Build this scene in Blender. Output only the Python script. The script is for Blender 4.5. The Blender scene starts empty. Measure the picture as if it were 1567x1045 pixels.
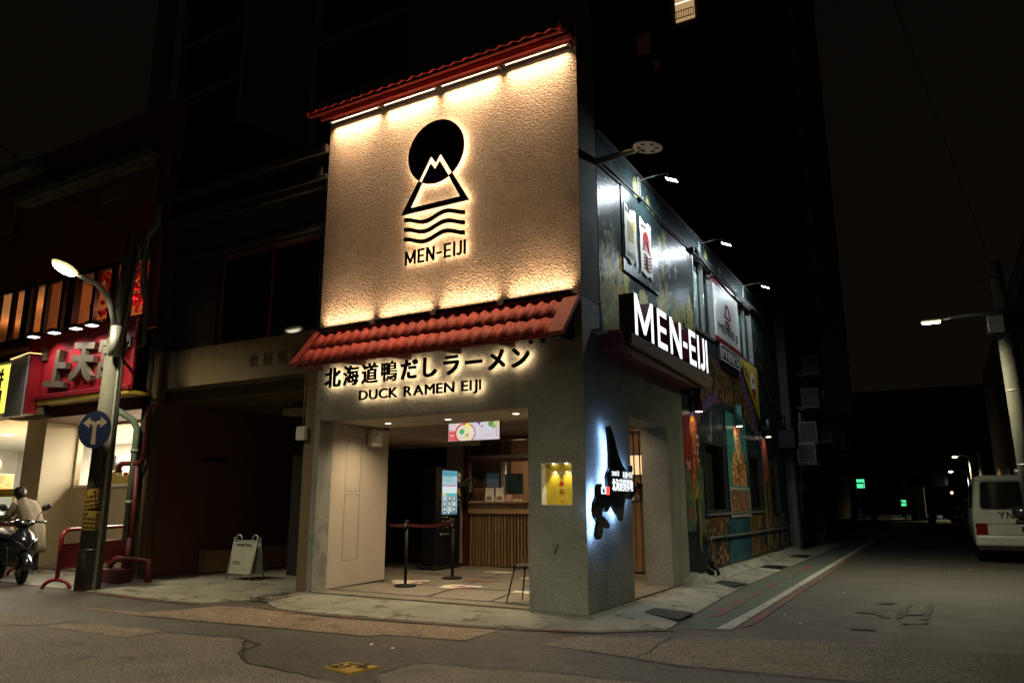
import bpy, bmesh, math, random
import numpy as np
from mathutils import Vector, Matrix, noise as mnoise
random.seed(7)
rng = np.random.default_rng(5)
SC = bpy.context.scene
COL = SC.collection
PI = math.pi
# ---------------------------------------------------------------- camera, night sky, exposure
cam_d = bpy.data.cameras.new('camera')
cam = bpy.data.objects.new('camera', cam_d)
COL.objects.link(cam)
cam_d.sensor_width = 36.0
cam_d.lens = 25.96
cam_d.clip_start = 0.05
cam_d.clip_end = 600
cam.location = (3.7565, -8.3706, 1.30)
yaw, pitch, roll = math.radians(29.75), math.radians(12.22), math.radians(-0.1)
fw = Vector((-math.sin(yaw)*math.cos(pitch), math.cos(yaw)*math.cos(pitch), math.sin(pitch)))
rt = fw.cross(Vector((0, 0, 1))).normalized()
up = rt.cross(fw)
rt, up = rt*math.cos(roll)+up*math.sin(roll), up*math.cos(roll)-rt*math.sin(roll)
cam.matrix_world = Matrix(((rt.x, up.x, -fw.x, cam.location.x), (rt.y, up.y, -fw.y, cam.location.y),
                           (rt.z, up.z, -fw.z, cam.location.z), (0, 0, 0, 1)))
SC.camera = cam
W = bpy.data.worlds.new('World')
SC.world = W
W.use_nodes = True
wn = W.node_tree.nodes
wl = W.node_tree.links
wn.clear()
wo = wn.new('ShaderNodeOutputWorld')
sky = wn.new('ShaderNodeTexSky')
sky.sky_type = 'NISHITA'
sky.sun_disc = False
sky.sun_elevation = math.radians(-4)
sky.sun_rotation = math.radians(200)
b1 = wn.new('ShaderNodeBackground'); b1.inputs[1].default_value = 0.001
wl.new(sky.outputs[0], b1.inputs[0])
tcw = wn.new('ShaderNodeTexCoord'); sxyz = wn.new('ShaderNodeSeparateXYZ'); wl.new(tcw.outputs['Generated'], sxyz.inputs[0])
grad = wn.new('ShaderNodeMapRange'); grad.inputs['From Min'].default_value = 0.0; grad.inputs['From Max'].default_value = .8   # glow is stronger low over the city
grad.inputs['To Min'].default_value = .0040; grad.inputs['To Max'].default_value = .0024; wl.new(sxyz.outputs['Z'], grad.inputs['Value'])
b2 = wn.new('ShaderNodeBackground')                      # city glow on a hazy night sky
b2.inputs[0].default_value = (1.0, 0.74, 0.52, 1)
wl.new(grad.outputs[0], b2.inputs[1])
ad = wn.new('ShaderNodeAddShader')
wl.new(b1.outputs[0], ad.inputs[0]); wl.new(b2.outputs[0], ad.inputs[1])
wl.new(ad.outputs[0], wo.inputs[0])
SC.view_settings.view_transform = 'Standard'
SC.view_settings.look = 'None'
SC.view_settings.exposure = 0.0
SC.view_settings.gamma = 1.0
SC.view_settings.use_curve_mapping = False
SC.render.engine = 'CYCLES'
SC.cycles.use_denoising = True
SC.cycles.max_bounces = 7
SC.cycles.diffuse_bounces = 4
SC.cycles.glossy_bounces = 3
SC.cycles.transmission_bounces = 6
SC.cycles.transparent_max_bounces = 8
SC.cycles.caustics_reflective = False
SC.cycles.caustics_refractive = False
SC.cycles.sample_clamp_indirect = 4.0
SC.cycles.use_light_tree = True

# ---------------------------------------------------------------- materials
MATS = {}
def M(name, c, c2=None, scale=4.0, rough=0.65, metal=0.0, bump=0.0, bscale=60.0, stretch=(1, 1, 1), vary=0.0,
      fine=0.0, fscale=200.0, rvar=0.12, spec=0.5, coat=0.0, attr=False, dist=0.01, detail=5.0, wear=None, wscale=2.0, wamt=0.45, streak=0.0):
    m = bpy.data.materials.new(name); m.use_nodes = True
    nt = m.node_tree; n = nt.nodes; l = nt.links
    b = n['Principled BSDF']
    b.inputs['Roughness'].default_value = rough
    b.inputs['Metallic'].default_value = metal
    b.inputs['Specular IOR Level'].default_value = spec
    b.inputs['Coat Weight'].default_value = coat
    tc = n.new('ShaderNodeTexCoord')
    oi = n.new('ShaderNodeObjectInfo')
    mp = n.new('ShaderNodeMapping'); mp.inputs['Scale'].default_value = stretch
    l.new(tc.outputs['Object'], mp.inputs['Vector'])
    av = n.new('ShaderNodeVectorMath'); av.operation = 'MULTIPLY_ADD'
    l.new(oi.outputs['Random'], av.inputs[0]); av.inputs[1].default_value = (13.1, 7.7, 3.3)
    l.new(mp.outputs[0], av.inputs[2])
    V = av.outputs[0]
    def noise(sc, det=detail, ro=0.6):
        t = n.new('ShaderNodeTexNoise'); t.inputs['Scale'].default_value = sc
        t.inputs['Detail'].default_value = det; t.inputs['Roughness'].default_value = ro
        l.new(V, t.inputs['Vector']); return t.outputs['Fac']
    def mix(f, a, bb, bt='MIX'):
        x = n.new('ShaderNodeMix'); x.data_type = 'RGBA'; x.blend_type = bt
        if hasattr(f, 'is_linked'): l.new(f, x.inputs['Factor'])
        else: x.inputs['Factor'].default_value = f
        for s, v in ((x.inputs[6], a), (x.inputs[7], bb)):
            if hasattr(v, 'is_linked'): l.new(v, s)
            else: s.default_value = (*v, 1) if len(v) == 3 else v
        return x.outputs[2]
    def ramp(f, lo, hi):
        r = n.new('ShaderNodeMapRange'); r.inputs['From Min'].default_value = lo; r.inputs['From Max'].default_value = hi
        r.clamp = True; l.new(f, r.inputs['Value']); return r.outputs[0]
    if attr:
        at = n.new('ShaderNodeAttribute'); at.attribute_name = 'paint'
        base = at.outputs['Color']
        if c2: base = mix(ramp(noise(scale), .35, .7), base, mix(1.0, base, c2, 'MULTIPLY'))
    else:
        base = mix(ramp(noise(scale), .3, .7), c, c2 if c2 else tuple(x*0.72 for x in c))
    if wear:
        base = mix(ramp(noise(wscale, 8, .7), 1-wamt, 1-wamt+.08), base, wear)
    if streak:                                               # rain streaks running down
        m2 = n.new('ShaderNodeMapping'); m2.inputs['Scale'].default_value = (2.6, 2.6, .28); l.new(tc.outputs['Object'], m2.inputs['Vector'])
        t2 = n.new('ShaderNodeTexNoise'); t2.inputs['Scale'].default_value = 1.0; t2.inputs['Detail'].default_value = 6; l.new(m2.outputs[0], t2.inputs['Vector'])
        base = mix(ramp(t2.outputs['Fac'], .52, .74), base, mix(1.0, base, (1-streak,)*3, 'MULTIPLY'))
    if fine:
        f = ramp(noise(fscale, 2), .3, .7)
        lo = mix(1.0, base, (1-fine,)*3, 'MULTIPLY')
        hi = mix(1.0, base, (1+fine,)*3, 'MULTIPLY')
        base = mix(f, lo, hi)
    if vary:
        mr = n.new('ShaderNodeMapRange'); mr.inputs['To Min'].default_value = 1-vary; mr.inputs['To Max'].default_value = 1+vary
        l.new(oi.outputs['Random'], mr.inputs['Value'])
        hs = n.new('ShaderNodeHueSaturation'); l.new(mr.outputs[0], hs.inputs['Value']); l.new(base, hs.inputs['Color'])
        base = hs.outputs[0]
    l.new(base, b.inputs['Base Color'])
    if rvar:
        mr = n.new('ShaderNodeMapRange'); mr.inputs['To Min'].default_value = max(.03, rough-rvar); mr.inputs['To Max'].default_value = min(1, rough+rvar)
        l.new(noise(scale*2.3), mr.inputs['Value']); l.new(mr.outputs[0], b.inputs['Roughness'])
    if bump:
        bp = n.new('ShaderNodeBump'); bp.inputs['Strength'].default_value = bump; bp.inputs['Distance'].default_value = dist
        l.new(noise(bscale, 4, .55), bp.inputs['Height']); l.new(bp.outputs[0], b.inputs['Normal'])
        if coat: l.new(bp.outputs[0], b.inputs['Coat Normal']); b.inputs['Coat Roughness'].default_value = .2
    MATS[name] = m
    return m
def E(name, c, s, sample='AUTO', attr=False):
    m = bpy.data.materials.new(name); m.use_nodes = True
    nt = m.node_tree; nt.nodes.clear()
    o = nt.nodes.new('ShaderNodeOutputMaterial'); e = nt.nodes.new('ShaderNodeEmission')
    e.inputs[0].default_value = (*c, 1); e.inputs[1].default_value = s
    if attr:
        at = nt.nodes.new('ShaderNodeAttribute'); at.attribute_name = 'paint'
        nt.links.new(at.outputs['Color'], e.inputs[0])
    nt.links.new(e.outputs[0], o.inputs[0])
    m.cycles.emission_sampling = sample
    MATS[name] = m
    return m
def glass(name, tint=(.9, .95, .95), refl=0.12, rough=0.02):
    m = bpy.data.materials.new(name); m.use_nodes = True
    nt = m.node_tree; nt.nodes.clear(); n = nt.nodes
    o = n.new('ShaderNodeOutputMaterial'); t = n.new('ShaderNodeBsdfTransparent'); g = n.new('ShaderNodeBsdfGlossy')
    t.inputs[0].default_value = (*tint, 1); g.inputs['Roughness'].default_value = rough
    f = n.new('ShaderNodeLayerWeight'); f.inputs[0].default_value = .5
    pw = n.new('ShaderNodeMath'); pw.operation = 'POWER'; pw.inputs[1].default_value = 4.0; nt.links.new(f.outputs['Facing'], pw.inputs[0])
    ma = n.new('ShaderNodeMath'); ma.operation = 'MULTIPLY_ADD'; ma.inputs[1].default_value = .8; ma.inputs[2].default_value = .04; nt.links.new(pw.outputs[0], ma.inputs[0])
    mx = n.new('ShaderNodeMixShader'); nt.links.new(ma.outputs[0], mx.inputs[0])
    nt.links.new(t.outputs[0], mx.inputs[1]); nt.links.new(g.outputs[0], mx.inputs[2]); nt.links.new(mx.outputs[0], o.inputs[0])
    MATS[name] = m
    return m
m_asph = M('asphalt', (.046, .041, .035), (.070, .062, .052), 1.1, .66, bump=1.0, bscale=75, fine=.85, fscale=62, dist=.012, wear=(.030, .028, .026), wscale=.6, wamt=.42)
m_patch = M('asphalt_old', (.105, .093, .074), (.150, .132, .105), 2.0, .85, bump=1.0, bscale=70, fine=.9, fscale=55, dist=.014, wear=(.062, .056, .047), wscale=1.4, wamt=.4)
m_patch2 = M('asphalt_warm_lit', (.165, .125, .086), (.215, .165, .118), 2.4, .85, bump=1.0, bscale=65, fine=.8, fscale=50, dist=.014, wear=(.085, .07, .054), wscale=1.9, wamt=.46)  # patch tone lifted and warmed to carry the light falling from the shop front
m_tar = M('tar', (.012, .011, .01), rough=.55)
m_conc = M('concrete_ground', (.27, .265, .22), (.16, .158, .128), 1.9, .82, bump=.7, bscale=40, fine=.3, fscale=70, wear=(.075, .076, .05), wscale=2.6, wamt=.46)
m_floor = M('portico_floor', (.20, .178, .138), (.145, .128, .10), 2.0, .7, bump=.25, bscale=40, fine=.16, fscale=60, wear=(.095, .083, .063), wscale=3, wamt=.42)
m_plas = M('plaster', (.265, .278, .245), (.19, .20, .175), 1.7, .88, bump=.8, bscale=34, fine=.2, fscale=48, dist=.017, wear=(.15, .157, .138), wscale=1.5, wamt=.42, streak=.26)
m_plas_in = M('plaster_pale', (.46, .41, .33), (.40, .36, .29), 1.2, .75, bump=.15, bscale=30, fine=.04, fscale=60)
m_stucco = M('stucco', (.45, .36, .285), (.36, .285, .22), .8, .9, bump=1.0, bscale=38, fine=.32, fscale=34, dist=.055, detail=4, wear=(.33, .26, .205), wscale=1.1, wamt=.42)
m_recess = M('recess_maroon', (.20, .085, .055), (.155, .065, .042), 1.1, .85, bump=.2, bscale=30)
m_beam = M('neighbour_plaster', (.155, .115, .058), (.115, .085, .043), 1.1, .85, bump=.4, bscale=40, fine=.12, fscale=70, wear=(.07, .053, .03), wscale=1.3, wamt=.38, streak=.45)
m_dark = M('dark_wall', (.055, .045, .035), (.04, .033, .026), .8, .85, bump=.2, bscale=20)
m_black = M('black_paint', (.012, .011, .011), (.018, .016, .015), 6, .45)
m_blackm = M('black_metal', (.016, .016, .017), (.024, .023, .022), 9, .38, metal=.0)
m_curt = M('black_curtain', (.006, .005, .005), (.010, .008, .007), 8, .9, stretch=(6, 6, .3))
m_tile = M('clay_tile', (.50, .052, .040), (.38, .040, .032), 9, .66, bump=.6, bscale=55, vary=.18, fine=.24, fscale=60, wear=(.26, .04, .034), wscale=9, wamt=.36)
m_redflash = M('red_flashing', (.36, .045, .034), (.26, .034, .028), 4, .66, bump=.3, bscale=40, fine=.15, fscale=60, wear=(.16, .035, .03), wscale=6, wamt=.38)
m_redwood = M('dark_red_frame', (.085, .014, .012), (.06, .011, .01), 5, .5)
m_halo = E('warm_halo', (1.0, .68, .39), 19.0, 'FRONT')
m_led = E('led_dot', (1.0, .80, .52), 9.0, 'NONE')
m_lens = E('lamp_lens_warm', (1.0, .90, .62), 60.0, 'NONE')
m_lensc = E('lamp_lens_cool', (.86, .95, 1.0), 14.0, 'NONE')
m_ring = E('lamp_glow_rim', (1.0, .80, .40), 1.1, 'NONE')
m_ppipe = M('painted_pipe', (.10, .06, .03), (.03, .08, .09), 3, .5, wear=(.16, .13, .06), wscale=2, wamt=.35)
m_lensd = E('downlight_lens', (1.0, .85, .62), 14.0, 'NONE')
m_lets = E('letter_face_white', (.93, .93, 1.0), 1.5, 'AUTO')
m_mapglow = E('map_backlight', (.30, .52, 1.0), 20.0, 'FRONT')
m_maptext = E('map_text_white', (.9, .95, 1.0), 1.3, 'NONE')
m_maptextr = E('map_text_red', (1.0, .08, .06), 2.2, 'NONE')
m_wood = M('slat_wood', (.26, .15, .065), (.15, .085, .035), 5, .55, bump=.3, bscale=30, stretch=(8, 8, .6), vary=.22)
m_wood2 = M('counter_wood', (.30, .19, .09), (.21, .125, .055), 3, .5, stretch=(.6, 8, 8), bump=.15, bscale=20)
m_steel = M('brushed_steel', (.42, .40, .37), (.33, .31, .29), 12, .35, metal=.8)
m_galv = M('galvanised', (.34, .345, .33), (.26, .265, .25), 14, .5, metal=.4, fine=.1)
m_pole = M('pole_concrete', (.10, .10, .078), (.066, .067, .053), 2.6, .85, bump=.5, bscale=40, stretch=(1, 1, .35), fine=.2, fscale=70, wear=(.05, .05, .04), wscale=3.5, wamt=.44, streak=.4)
m_green = M('green_pipe', (.20, .27, .21), (.15, .21, .165), 6, .45)
m_redp = M('red_gloss_paint', (.30, .016, .022), (.22, .013, .018), 6, .38, bump=.1, bscale=25)
m_redpipe = M('red_pipe', (.13, .018, .016), (.09, .013, .012), 7, .55)
m_beamtext = M('beam_lettering', (.060, .040, .024), (.045, .03, .018), 6, .8)
m_redsign = M('red_sign_face', (.46, .022, .034), (.37, .018, .028), 2.0, .38, bump=.1, bscale=6)
m_cream = M('cream_wall', (.58, .50, .34), (.50, .43, .29), 1.0, .7, bump=.1, bscale=25)
m_maroon = M('maroon_wall', (.26, .052, .044), (.19, .038, .032), 1.5, .8, bump=.2, bscale=20)
m_white = M('white_paint', (.72, .70, .66), (.64, .62, .58), 4, .5)
m_offw = M('off_white_plastic', (.58, .56, .50), (.50, .48, .43), 5, .5)
m_blue = M('traffic_blue', (.006, .012, .036), (.005, .009, .026), 5, .5, spec=.2)  # blue darkened to stand for the sign's backlit face
m_signw = M('sign_white', (.55, .50, .44), (.46, .42, .36), 6, .5)
m_arrow = M('backlit_arrow', (.17, .13, .095), (.13, .10, .072), 9, .6, wear=(.12, .09, .07), wscale=6, wamt=.4)  # arrow white dimmed into the shade of the backlit sign, plus random wear
m_post = M('post_black', (.007, .007, .007), (.010, .009, .009), 9, .5, spec=.2)
m_yellow = M('yellow_paint', (.34, .215, .025), (.25, .155, .02), 6, .6, fine=.25, fscale=60, wear=(.07, .056, .03), wscale=5, wamt=.42)
m_yel2 = M('yellow_panel', (.60, .44, .06), (.52, .37, .04), 4, .45)
m_rubber = M('rubber', (.012, .012, .012), (.02, .02, .02), 12, .75)
m_chrome = M('chrome', (.55, .55, .55), (.45, .45, .45), 9, .18, metal=1.0, rvar=.05)
m_scoot = M('scooter_paint', (.010, .014, .022), (.008, .011, .017), 6, .2, coat=.6, rvar=.05)
m_vanp = M('van_paint', (.46, .46, .385), (.40, .40, .335), 1.5, .38, coat=.25, wear=(.40, .39, .32), wscale=2, wamt=.3)
m_dglass = M('dark_glass', (.010, .012, .013), (.014, .016, .017), 2, .08, rvar=.03, spec=.7)
m_tail = M('tail_light', (.16, .006, .008), (.11, .005, .006), 18, .2)
m_glass = glass('clear_glass')
m_glassd = glass('tinted_glass', (.45, .42, .38))
m_maroonb = M('maroon_letter_side', (.09, .008, .02), (.07, .007, .016), 5, .4)
m_plinth = M('plinth_red', (.14, .012, .022), (.10, .010, .017), 5, .5)
m_paint = M('mural_paint', (1, 1, 1), (.62, .62, .64), 5, .6, bump=.45, bscale=80, attr=True, fine=.4, fscale=80, rvar=.06, dist=.008, spec=.03, coat=.30, detail=3)
m_sign = M('sign_black', (.006, .004, .004), (.009, .006, .005), 6, .6, spec=.12)
m_plasd = M('plaster_dark', (.13, .12, .105), (.10, .095, .085), 1.4, .9, bump=.35, bscale=55, spec=.2)
m_print = M('printed', (1, 1, 1), (.9, .9, .9), 12, .5, attr=True)
m_screen = E('screen_glow', (1, 1, 1), .88, 'AUTO', attr=True)
m_greenlane = M('green_lane', (.068, .100, .076), (.050, .074, .057), 2.0, .82, bump=.8, bscale=70, fine=.45, fscale=60, wear=(.085, .085, .068), wscale=2.2, wamt=.5)
m_wline = M('white_line', (.36, .355, .31), (.27, .265, .23), 4, .8, fine=.3, fscale=70, wear=(.09, .09, .075), wscale=2.6, wamt=.44)
m_rline = M('red_line', (.20, .055, .04), (.14, .042, .032), 5, .8, fine=.35, fscale=70, wear=(.075, .068, .055), wscale=2.4, wamt=.56)
m_mark = M('worn_mark', (.15, .13, .08), (.085, .078, .055), 9, .8, fine=.5, fscale=90, wear=(.05, .046, .04), wscale=7, wamt=.62)
m_dglass2 = M('dark_glass_dull', (.006, .009, .008), (.008, .011, .010), 2, .05, rvar=0, spec=.10)
m_acw = M('ac_casing', (.36, .35, .28), (.29, .28, .22), 5, .55)
m_skin = M('skin', (.45, .27, .19), (.40, .23, .16), 8, .55)
m_hair = M('hair', (.012, .010, .009), (.018, .014, .012), 20, .45)
m_coat = M('beige_coat', (.25, .205, .135), (.185, .15, .10), 5, .85, bump=.4, bscale=25)
m_trou = M('dark_trousers', (.03, .03, .035), (.02, .02, .024), 6, .8)
m_cookw = M('white_cotton', (.62, .60, .56), (.55, .53, .5), 6, .85)
m_leaf = M('leaf', (.035, .07, .02), (.055, .095, .03), 3, .5, vary=.3)
m_bark = M('bark', (.06, .045, .03), (.04, .03, .02), 6, .9, bump=.6, bscale=20)
m_sandw = M('sandwich_board_white', (.36, .37, .31), (.30, .31, .26), 4, .55)
m_tower = M('tower_wall', (.50, .40, .31), (.42, .33, .26), .2, .9)
m_ledge = M('tower_ledge', (.75, .70, .62), (.68, .62, .55), .5, .9)
m_belt = M('belt_red', (.075, .010, .010), (.055, .008, .008), 12, .7, spec=.2)
m_tower2 = M('tower_tiles', (.10, .09, .08), (.07, .065, .06), .3, .9)
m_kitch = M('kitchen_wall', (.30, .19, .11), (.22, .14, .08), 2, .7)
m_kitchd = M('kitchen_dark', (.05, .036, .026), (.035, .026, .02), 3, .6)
m_gold = M('gold_letter', (.24, .20, .14), (.17, .145, .10), 5, .4, metal=.2, bump=.3, bscale=12)
m_louv = M('ochre_louvre', (.46, .32, .06), (.36, .25, .045), 6, .6)
m_teal = M('teal_board', (.02, .035, .036), (.012, .022, .024), 3, .3, bump=.3, bscale=60, fine=.3)
m_orange = M('orange_interior', (.62, .33, .16), (.55, .28, .13), 1.5, .7)
m_redfest = M('red_festoon', (.60, .02, .04), (.45, .015, .03), 8, .25, vary=.35)
m_niche = M('niche_yellow', (.52, .40, .03), (.44, .33, .02), 6, .5)

# ---------------------------------------------------------------- builders
class MB:
    def __init__(s): s.bm = bmesh.new(); s.mi = 0
    def _fin(s, faces, smooth=False):
        for f in faces: f.material_index = s.mi; f.smooth = smooth
    def hull8(s, P, bev=0.0, seg=1):
        v = [s.bm.verts.new(p) for p in P]
        F = [s.bm.faces.new([v[i] for i in q]) for q in ((0,3,2,1),(4,5,6,7),(0,1,5,4),(1,2,6,5),(2,3,7,6),(3,0,4,7))]
        s._fin(F)
        if bev:
            es = list({e for f in F for e in f.edges})
            r = bmesh.ops.bevel(s.bm, geom=es, offset=bev, segments=seg, profile=.5, affect='EDGES')
            s._fin(r['faces'])
            for f in r['faces']: f.material_index = s.mi
        return s
    def box(s, x0, x1, y0, y1, z0, z1, bev=0.0, seg=1):
        return s.hull8([(x0,y0,z0),(x1,y0,z0),(x1,y1,z0),(x0,y1,z0),(x0,y0,z1),(x1,y0,z1),(x1,y1,z1),(x0,y1,z1)], bev, seg)
    def obox(s, c, size, rot=None, bev=0.0):
        R = rot or Matrix.Identity(3); c = Vector(c); a, b, d = (x/2 for x in size)
        return s.hull8([c+R@Vector(p) for p in ((-a,-b,-d),(a,-b,-d),(a,b,-d),(-a,b,-d),(-a,-b,d),(a,-b,d),(a,b,d),(-a,b,d))], bev)
    def cyl(s, p0, p1, r0, r1=None, n=14, caps=True):
        return s.tube([p0, p1], [r0, r0 if r1 is None else r1], n, caps)
    def tube(s, pts, r, n=8, caps=True):
        pts = [Vector(p) for p in pts]
        rr = r if isinstance(r, (list, tuple)) else [r]*len(pts)
        t0 = (pts[1]-pts[0]).normalized()
        a = Vector((0, 0, 1)) if abs(t0.z) < .9 else Vector((1, 0, 0))
        u = t0.cross(a).normalized(); rings = []
        for i, p in enumerate(pts):
            if i == 0: t = t0
            elif i == len(pts)-1: t = (pts[-1]-pts[-2]).normalized()
            else: t = ((pts[i+1]-p).normalized()+(p-pts[i-1]).normalized()).normalized()
            u = (u-t*u.dot(t)).normalized(); w = t.cross(u)
            rings.append([s.bm.verts.new(p+(u*math.cos(2*PI*k/n)+w*math.sin(2*PI*k/n))*rr[i]) for k in range(n)])
        F = []
        for A, B in zip(rings, rings[1:]):
            for k in range(n): F.append(s.bm.faces.new((A[k], A[(k+1)%n], B[(k+1)%n], B[k])))
        s._fin(F, True)
        if caps: s._fin([s.bm.faces.new(rings[0][::-1]), s.bm.faces.new(rings[-1])])
        return s
    def lathe(s, prof, n=20, o=(0,0,0), R=None, caps=True):
        R = R or Matrix.Identity(3); o = Vector(o)
        rings = [[s.bm.verts.new(o+R@Vector((r*math.cos(2*PI*k/n), r*math.sin(2*PI*k/n), z))) for k in range(n)] for r, z in prof]
        F = []
        for A, B in zip(rings, rings[1:]):
            for k in range(n): F.append(s.bm.faces.new((A[k], A[(k+1)%n], B[(k+1)%n], B[k])))
        s._fin(F, True)
        if caps: s._fin([s.bm.faces.new(rings[0][::-1]), s.bm.faces.new(rings[-1])])
        return s
    def sphere(s, c, r, sc=(1,1,1), nu=16, nv=10, R=None):
        R = R or Matrix.Identity(3); c = Vector(c)
        prof = []
        rings = []
        for j in range(1, nv):
            th = PI*j/nv
            rings.append([s.bm.verts.new(c+R@Vector((r*sc[0]*math.sin(th)*math.cos(2*PI*k/nu), r*sc[1]*math.sin(th)*math.sin(2*PI*k/nu), -r*sc[2]*math.cos(th)))) for k in range(nu)])
        a = s.bm.verts.new(c+R@Vector((0,0,-r*sc[2]))); b = s.bm.verts.new(c+R@Vector((0,0,r*sc[2])))
        F = []
        for A, B in zip(rings, rings[1:]):
            for k in range(nu): F.append(s.bm.faces.new((A[k], A[(k+1)%nu], B[(k+1)%nu], B[k])))
        for k in range(nu):
            F.append(s.bm.faces.new((a, rings[0][(k+1)%nu], rings[0][k]))); F.append(s.bm.faces.new((b, rings[-1][k], rings[-1][(k+1)%nu])))
        s._fin(F, True); return s
    def prism(s, pts, fn, w0, w1, side=None, back=None):
        """pts: 2-D outline (counter-clockwise); fn(u, v, w) -> point; side/back: material index of the flanks and of the w0 face"""
        A = [s.bm.verts.new(fn(u, v, w0)) for u, v in pts]; B = [s.bm.verts.new(fn(u, v, w1)) for u, v in pts]
        m0 = s.mi; n = len(pts)
        f = s.bm.faces.new(B); f.material_index = m0
        f = s.bm.faces.new(A[::-1]); f.material_index = m0 if back is None else back
        for k in range(n):
            f = s.bm.faces.new((A[k], A[(k+1)%n], B[(k+1)%n], B[k])); f.material_index = m0 if side is None else side
        return s
    def quad(s, *P):
        s._fin([s.bm.faces.new([s.bm.verts.new(p) for p in P])]); return s
    def loft(s, rings, smooth=True, caps=True):
        R = [[s.bm.verts.new(p) for p in r] for r in rings]; n = len(R[0]); F = []
        for A, B in zip(R, R[1:]):
            for k in range(n): F.append(s.bm.faces.new((A[k], A[(k+1)%n], B[(k+1)%n], B[k])))
        s._fin(F, smooth)
        if caps: s._fin([s.bm.faces.new(R[0][::-1]), s.bm.faces.new(R[-1])])
        return s
    def sheet(s, fn, nu, nv, thick=None, smooth=True):
        g = [[s.bm.verts.new(fn(i/nu, j/nv)) for i in range(nu+1)] for j in range(nv+1)]
        s._fin([s.bm.faces.new((g[j][i], g[j][i+1], g[j+1][i+1], g[j+1][i])) for j in range(nv) for i in range(nu)], smooth)
        return s
    def holed(s, fn, u0, u1, v0, v1, w0, w1, holes, through=True):
        """slab between w0 (back) and w1 (front) with rectangular holes (ua, ub, va, vb)"""
        us = sorted({u0, u1, *[h[0] for h in holes], *[h[1] for h in holes]}); vs = sorted({v0, v1, *[h[2] for h in holes], *[h[3] for h in holes]})
        inh = lambda u, v: any(h[0] < u < h[1] and h[2] < v < h[3] for h in holes)
        F = []
        q = lambda *P: F.append(s.bm.faces.new([s.bm.verts.new(fn(*p)) for p in P]))
        for a, b in zip(us, us[1:]):
            for c, d in zip(vs, vs[1:]):
                if inh((a+b)/2, (c+d)/2): continue
                q((a,c,w1),(b,c,w1),(b,d,w1),(a,d,w1))
                q((a,c,w0),(a,d,w0),(b,d,w0),(b,c,w0))
        for a, b, c, d in holes:
            if c > v0: q((a,c,w0),(b,c,w0),(b,c,w1),(a,c,w1))
            if d < v1: q((a,d,w1),(b,d,w1),(b,d,w0),(a,d,w0))
            if a > u0: q((a,c,w0),(a,c,w1),(a,d,w1),(a,d,w0))
            if b < u1: q((b,c,w1),(b,c,w0),(b,d,w0),(b,d,w1))
        q((u0,v0,w0),(u0,v0,w1),(u0,v1,w1),(u0,v1,w0)); q((u1,v0,w1),(u1,v0,w0),(u1,v1,w0),(u1,v1,w1))
        q((u0,v1,w1),(u1,v1,w1),(u1,v1,w0),(u0,v1,w0)); q((u0,v0,w0),(u1,v0,w0),(u1,v0,w1),(u0,v0,w1))
        s._fin(F); return s
    def build(s, name, mats, parent=None, world=True):
        """world: vertices are scene coordinates and get shifted to the parent's own frame"""
        me = bpy.data.meshes.new(name)
        bmesh.ops.recalc_face_normals(s.bm, faces=[f for f in s.bm.faces]) if getattr(s, 'recalc', True) else None
        if world and parent is not None: s.bm.transform(WM[parent.name].inverted())
        s.bm.to_mesh(me); s.bm.free()
        for m in (mats if isinstance(mats, (list, tuple)) else [mats]): me.materials.append(m)
        o = bpy.data.objects.new(name, me); COL.objects.link(o)
        if parent is not None: o.parent = parent; WM[o.name] = WM[parent.name].copy()
        else: WM[o.name] = Matrix.Identity(4)
        return o
WM = {}
def tag(o, label=None, cat=None, group=None, kind=None):
    if label: o['label'] = label
    if cat: o['category'] = cat
    if group: o['group'] = group
    if kind: o['kind'] = kind
    return o
def thing(name, label, cat, loc=(0,0,0), rz=0.0, group=None):
    o = bpy.data.objects.new(name, None); COL.objects.link(o)
    o.empty_display_size = .2
    o.location = loc; o.rotation_euler = (0, 0, rz)
    WM[o.name] = Matrix.Translation(loc) @ Matrix.Rotation(rz, 4, 'Z')
    return tag(o, label, cat, group)
def kids(o): return [c for c in bpy.data.objects if c.parent == o]
def dup(root, loc, rz=None, label=None):
    r = root.copy(); COL.objects.link(r); r.location = loc
    if rz is not None: r.rotation_euler = (0, 0, rz)
    WM[r.name] = Matrix.Translation(loc) @ Matrix.Rotation(r.rotation_euler.z, 4, 'Z')
    if label: r['label'] = label
    for ch in kids(root):
        c = ch.copy(); COL.objects.link(c); c.parent = r
        for g in kids(ch):
            d = g.copy(); COL.objects.link(d); d.parent = c
    return r
def struct(o): o['kind'] = 'structure'; return o
FR = lambda y=0.0: (lambda u, v, w: (u, y-w, v))          # facade frame: u = x, v = z, w = out towards the street
SD = lambda x=0.0: (lambda u, v, w: (x+w, u, v))          # side wall frame: u = y, v = z, w = out towards the alley
def light(name, kind, loc, to, power, color, parent=None, size=.1, size_y=None, spot=None, blend=.5, radius=None, spread=PI):
    d = bpy.data.lights.new(name, kind); d.energy = power; d.color = color
    if kind == 'AREA':
        d.shape = 'RECTANGLE'; d.spread = spread; d.size = size; d.size_y = size_y or size
    if kind == 'SPOT': d.spot_size = math.radians(spot or 120); d.spot_blend = blend
    if kind in ('SPOT', 'POINT'): d.shadow_soft_size = radius or .05
    o = bpy.data.objects.new(name, d); COL.objects.link(o)
    q = (Vector(to)-Vector(loc)).to_track_quat('-Z', 'Y')
    mw = Matrix.Translation(loc) @ q.to_matrix().to_4x4()
    if parent is not None:
        o.parent = parent; o.matrix_local = WM[parent.name].inverted() @ mw
    else: o.matrix_world = mw
    return o
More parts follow.
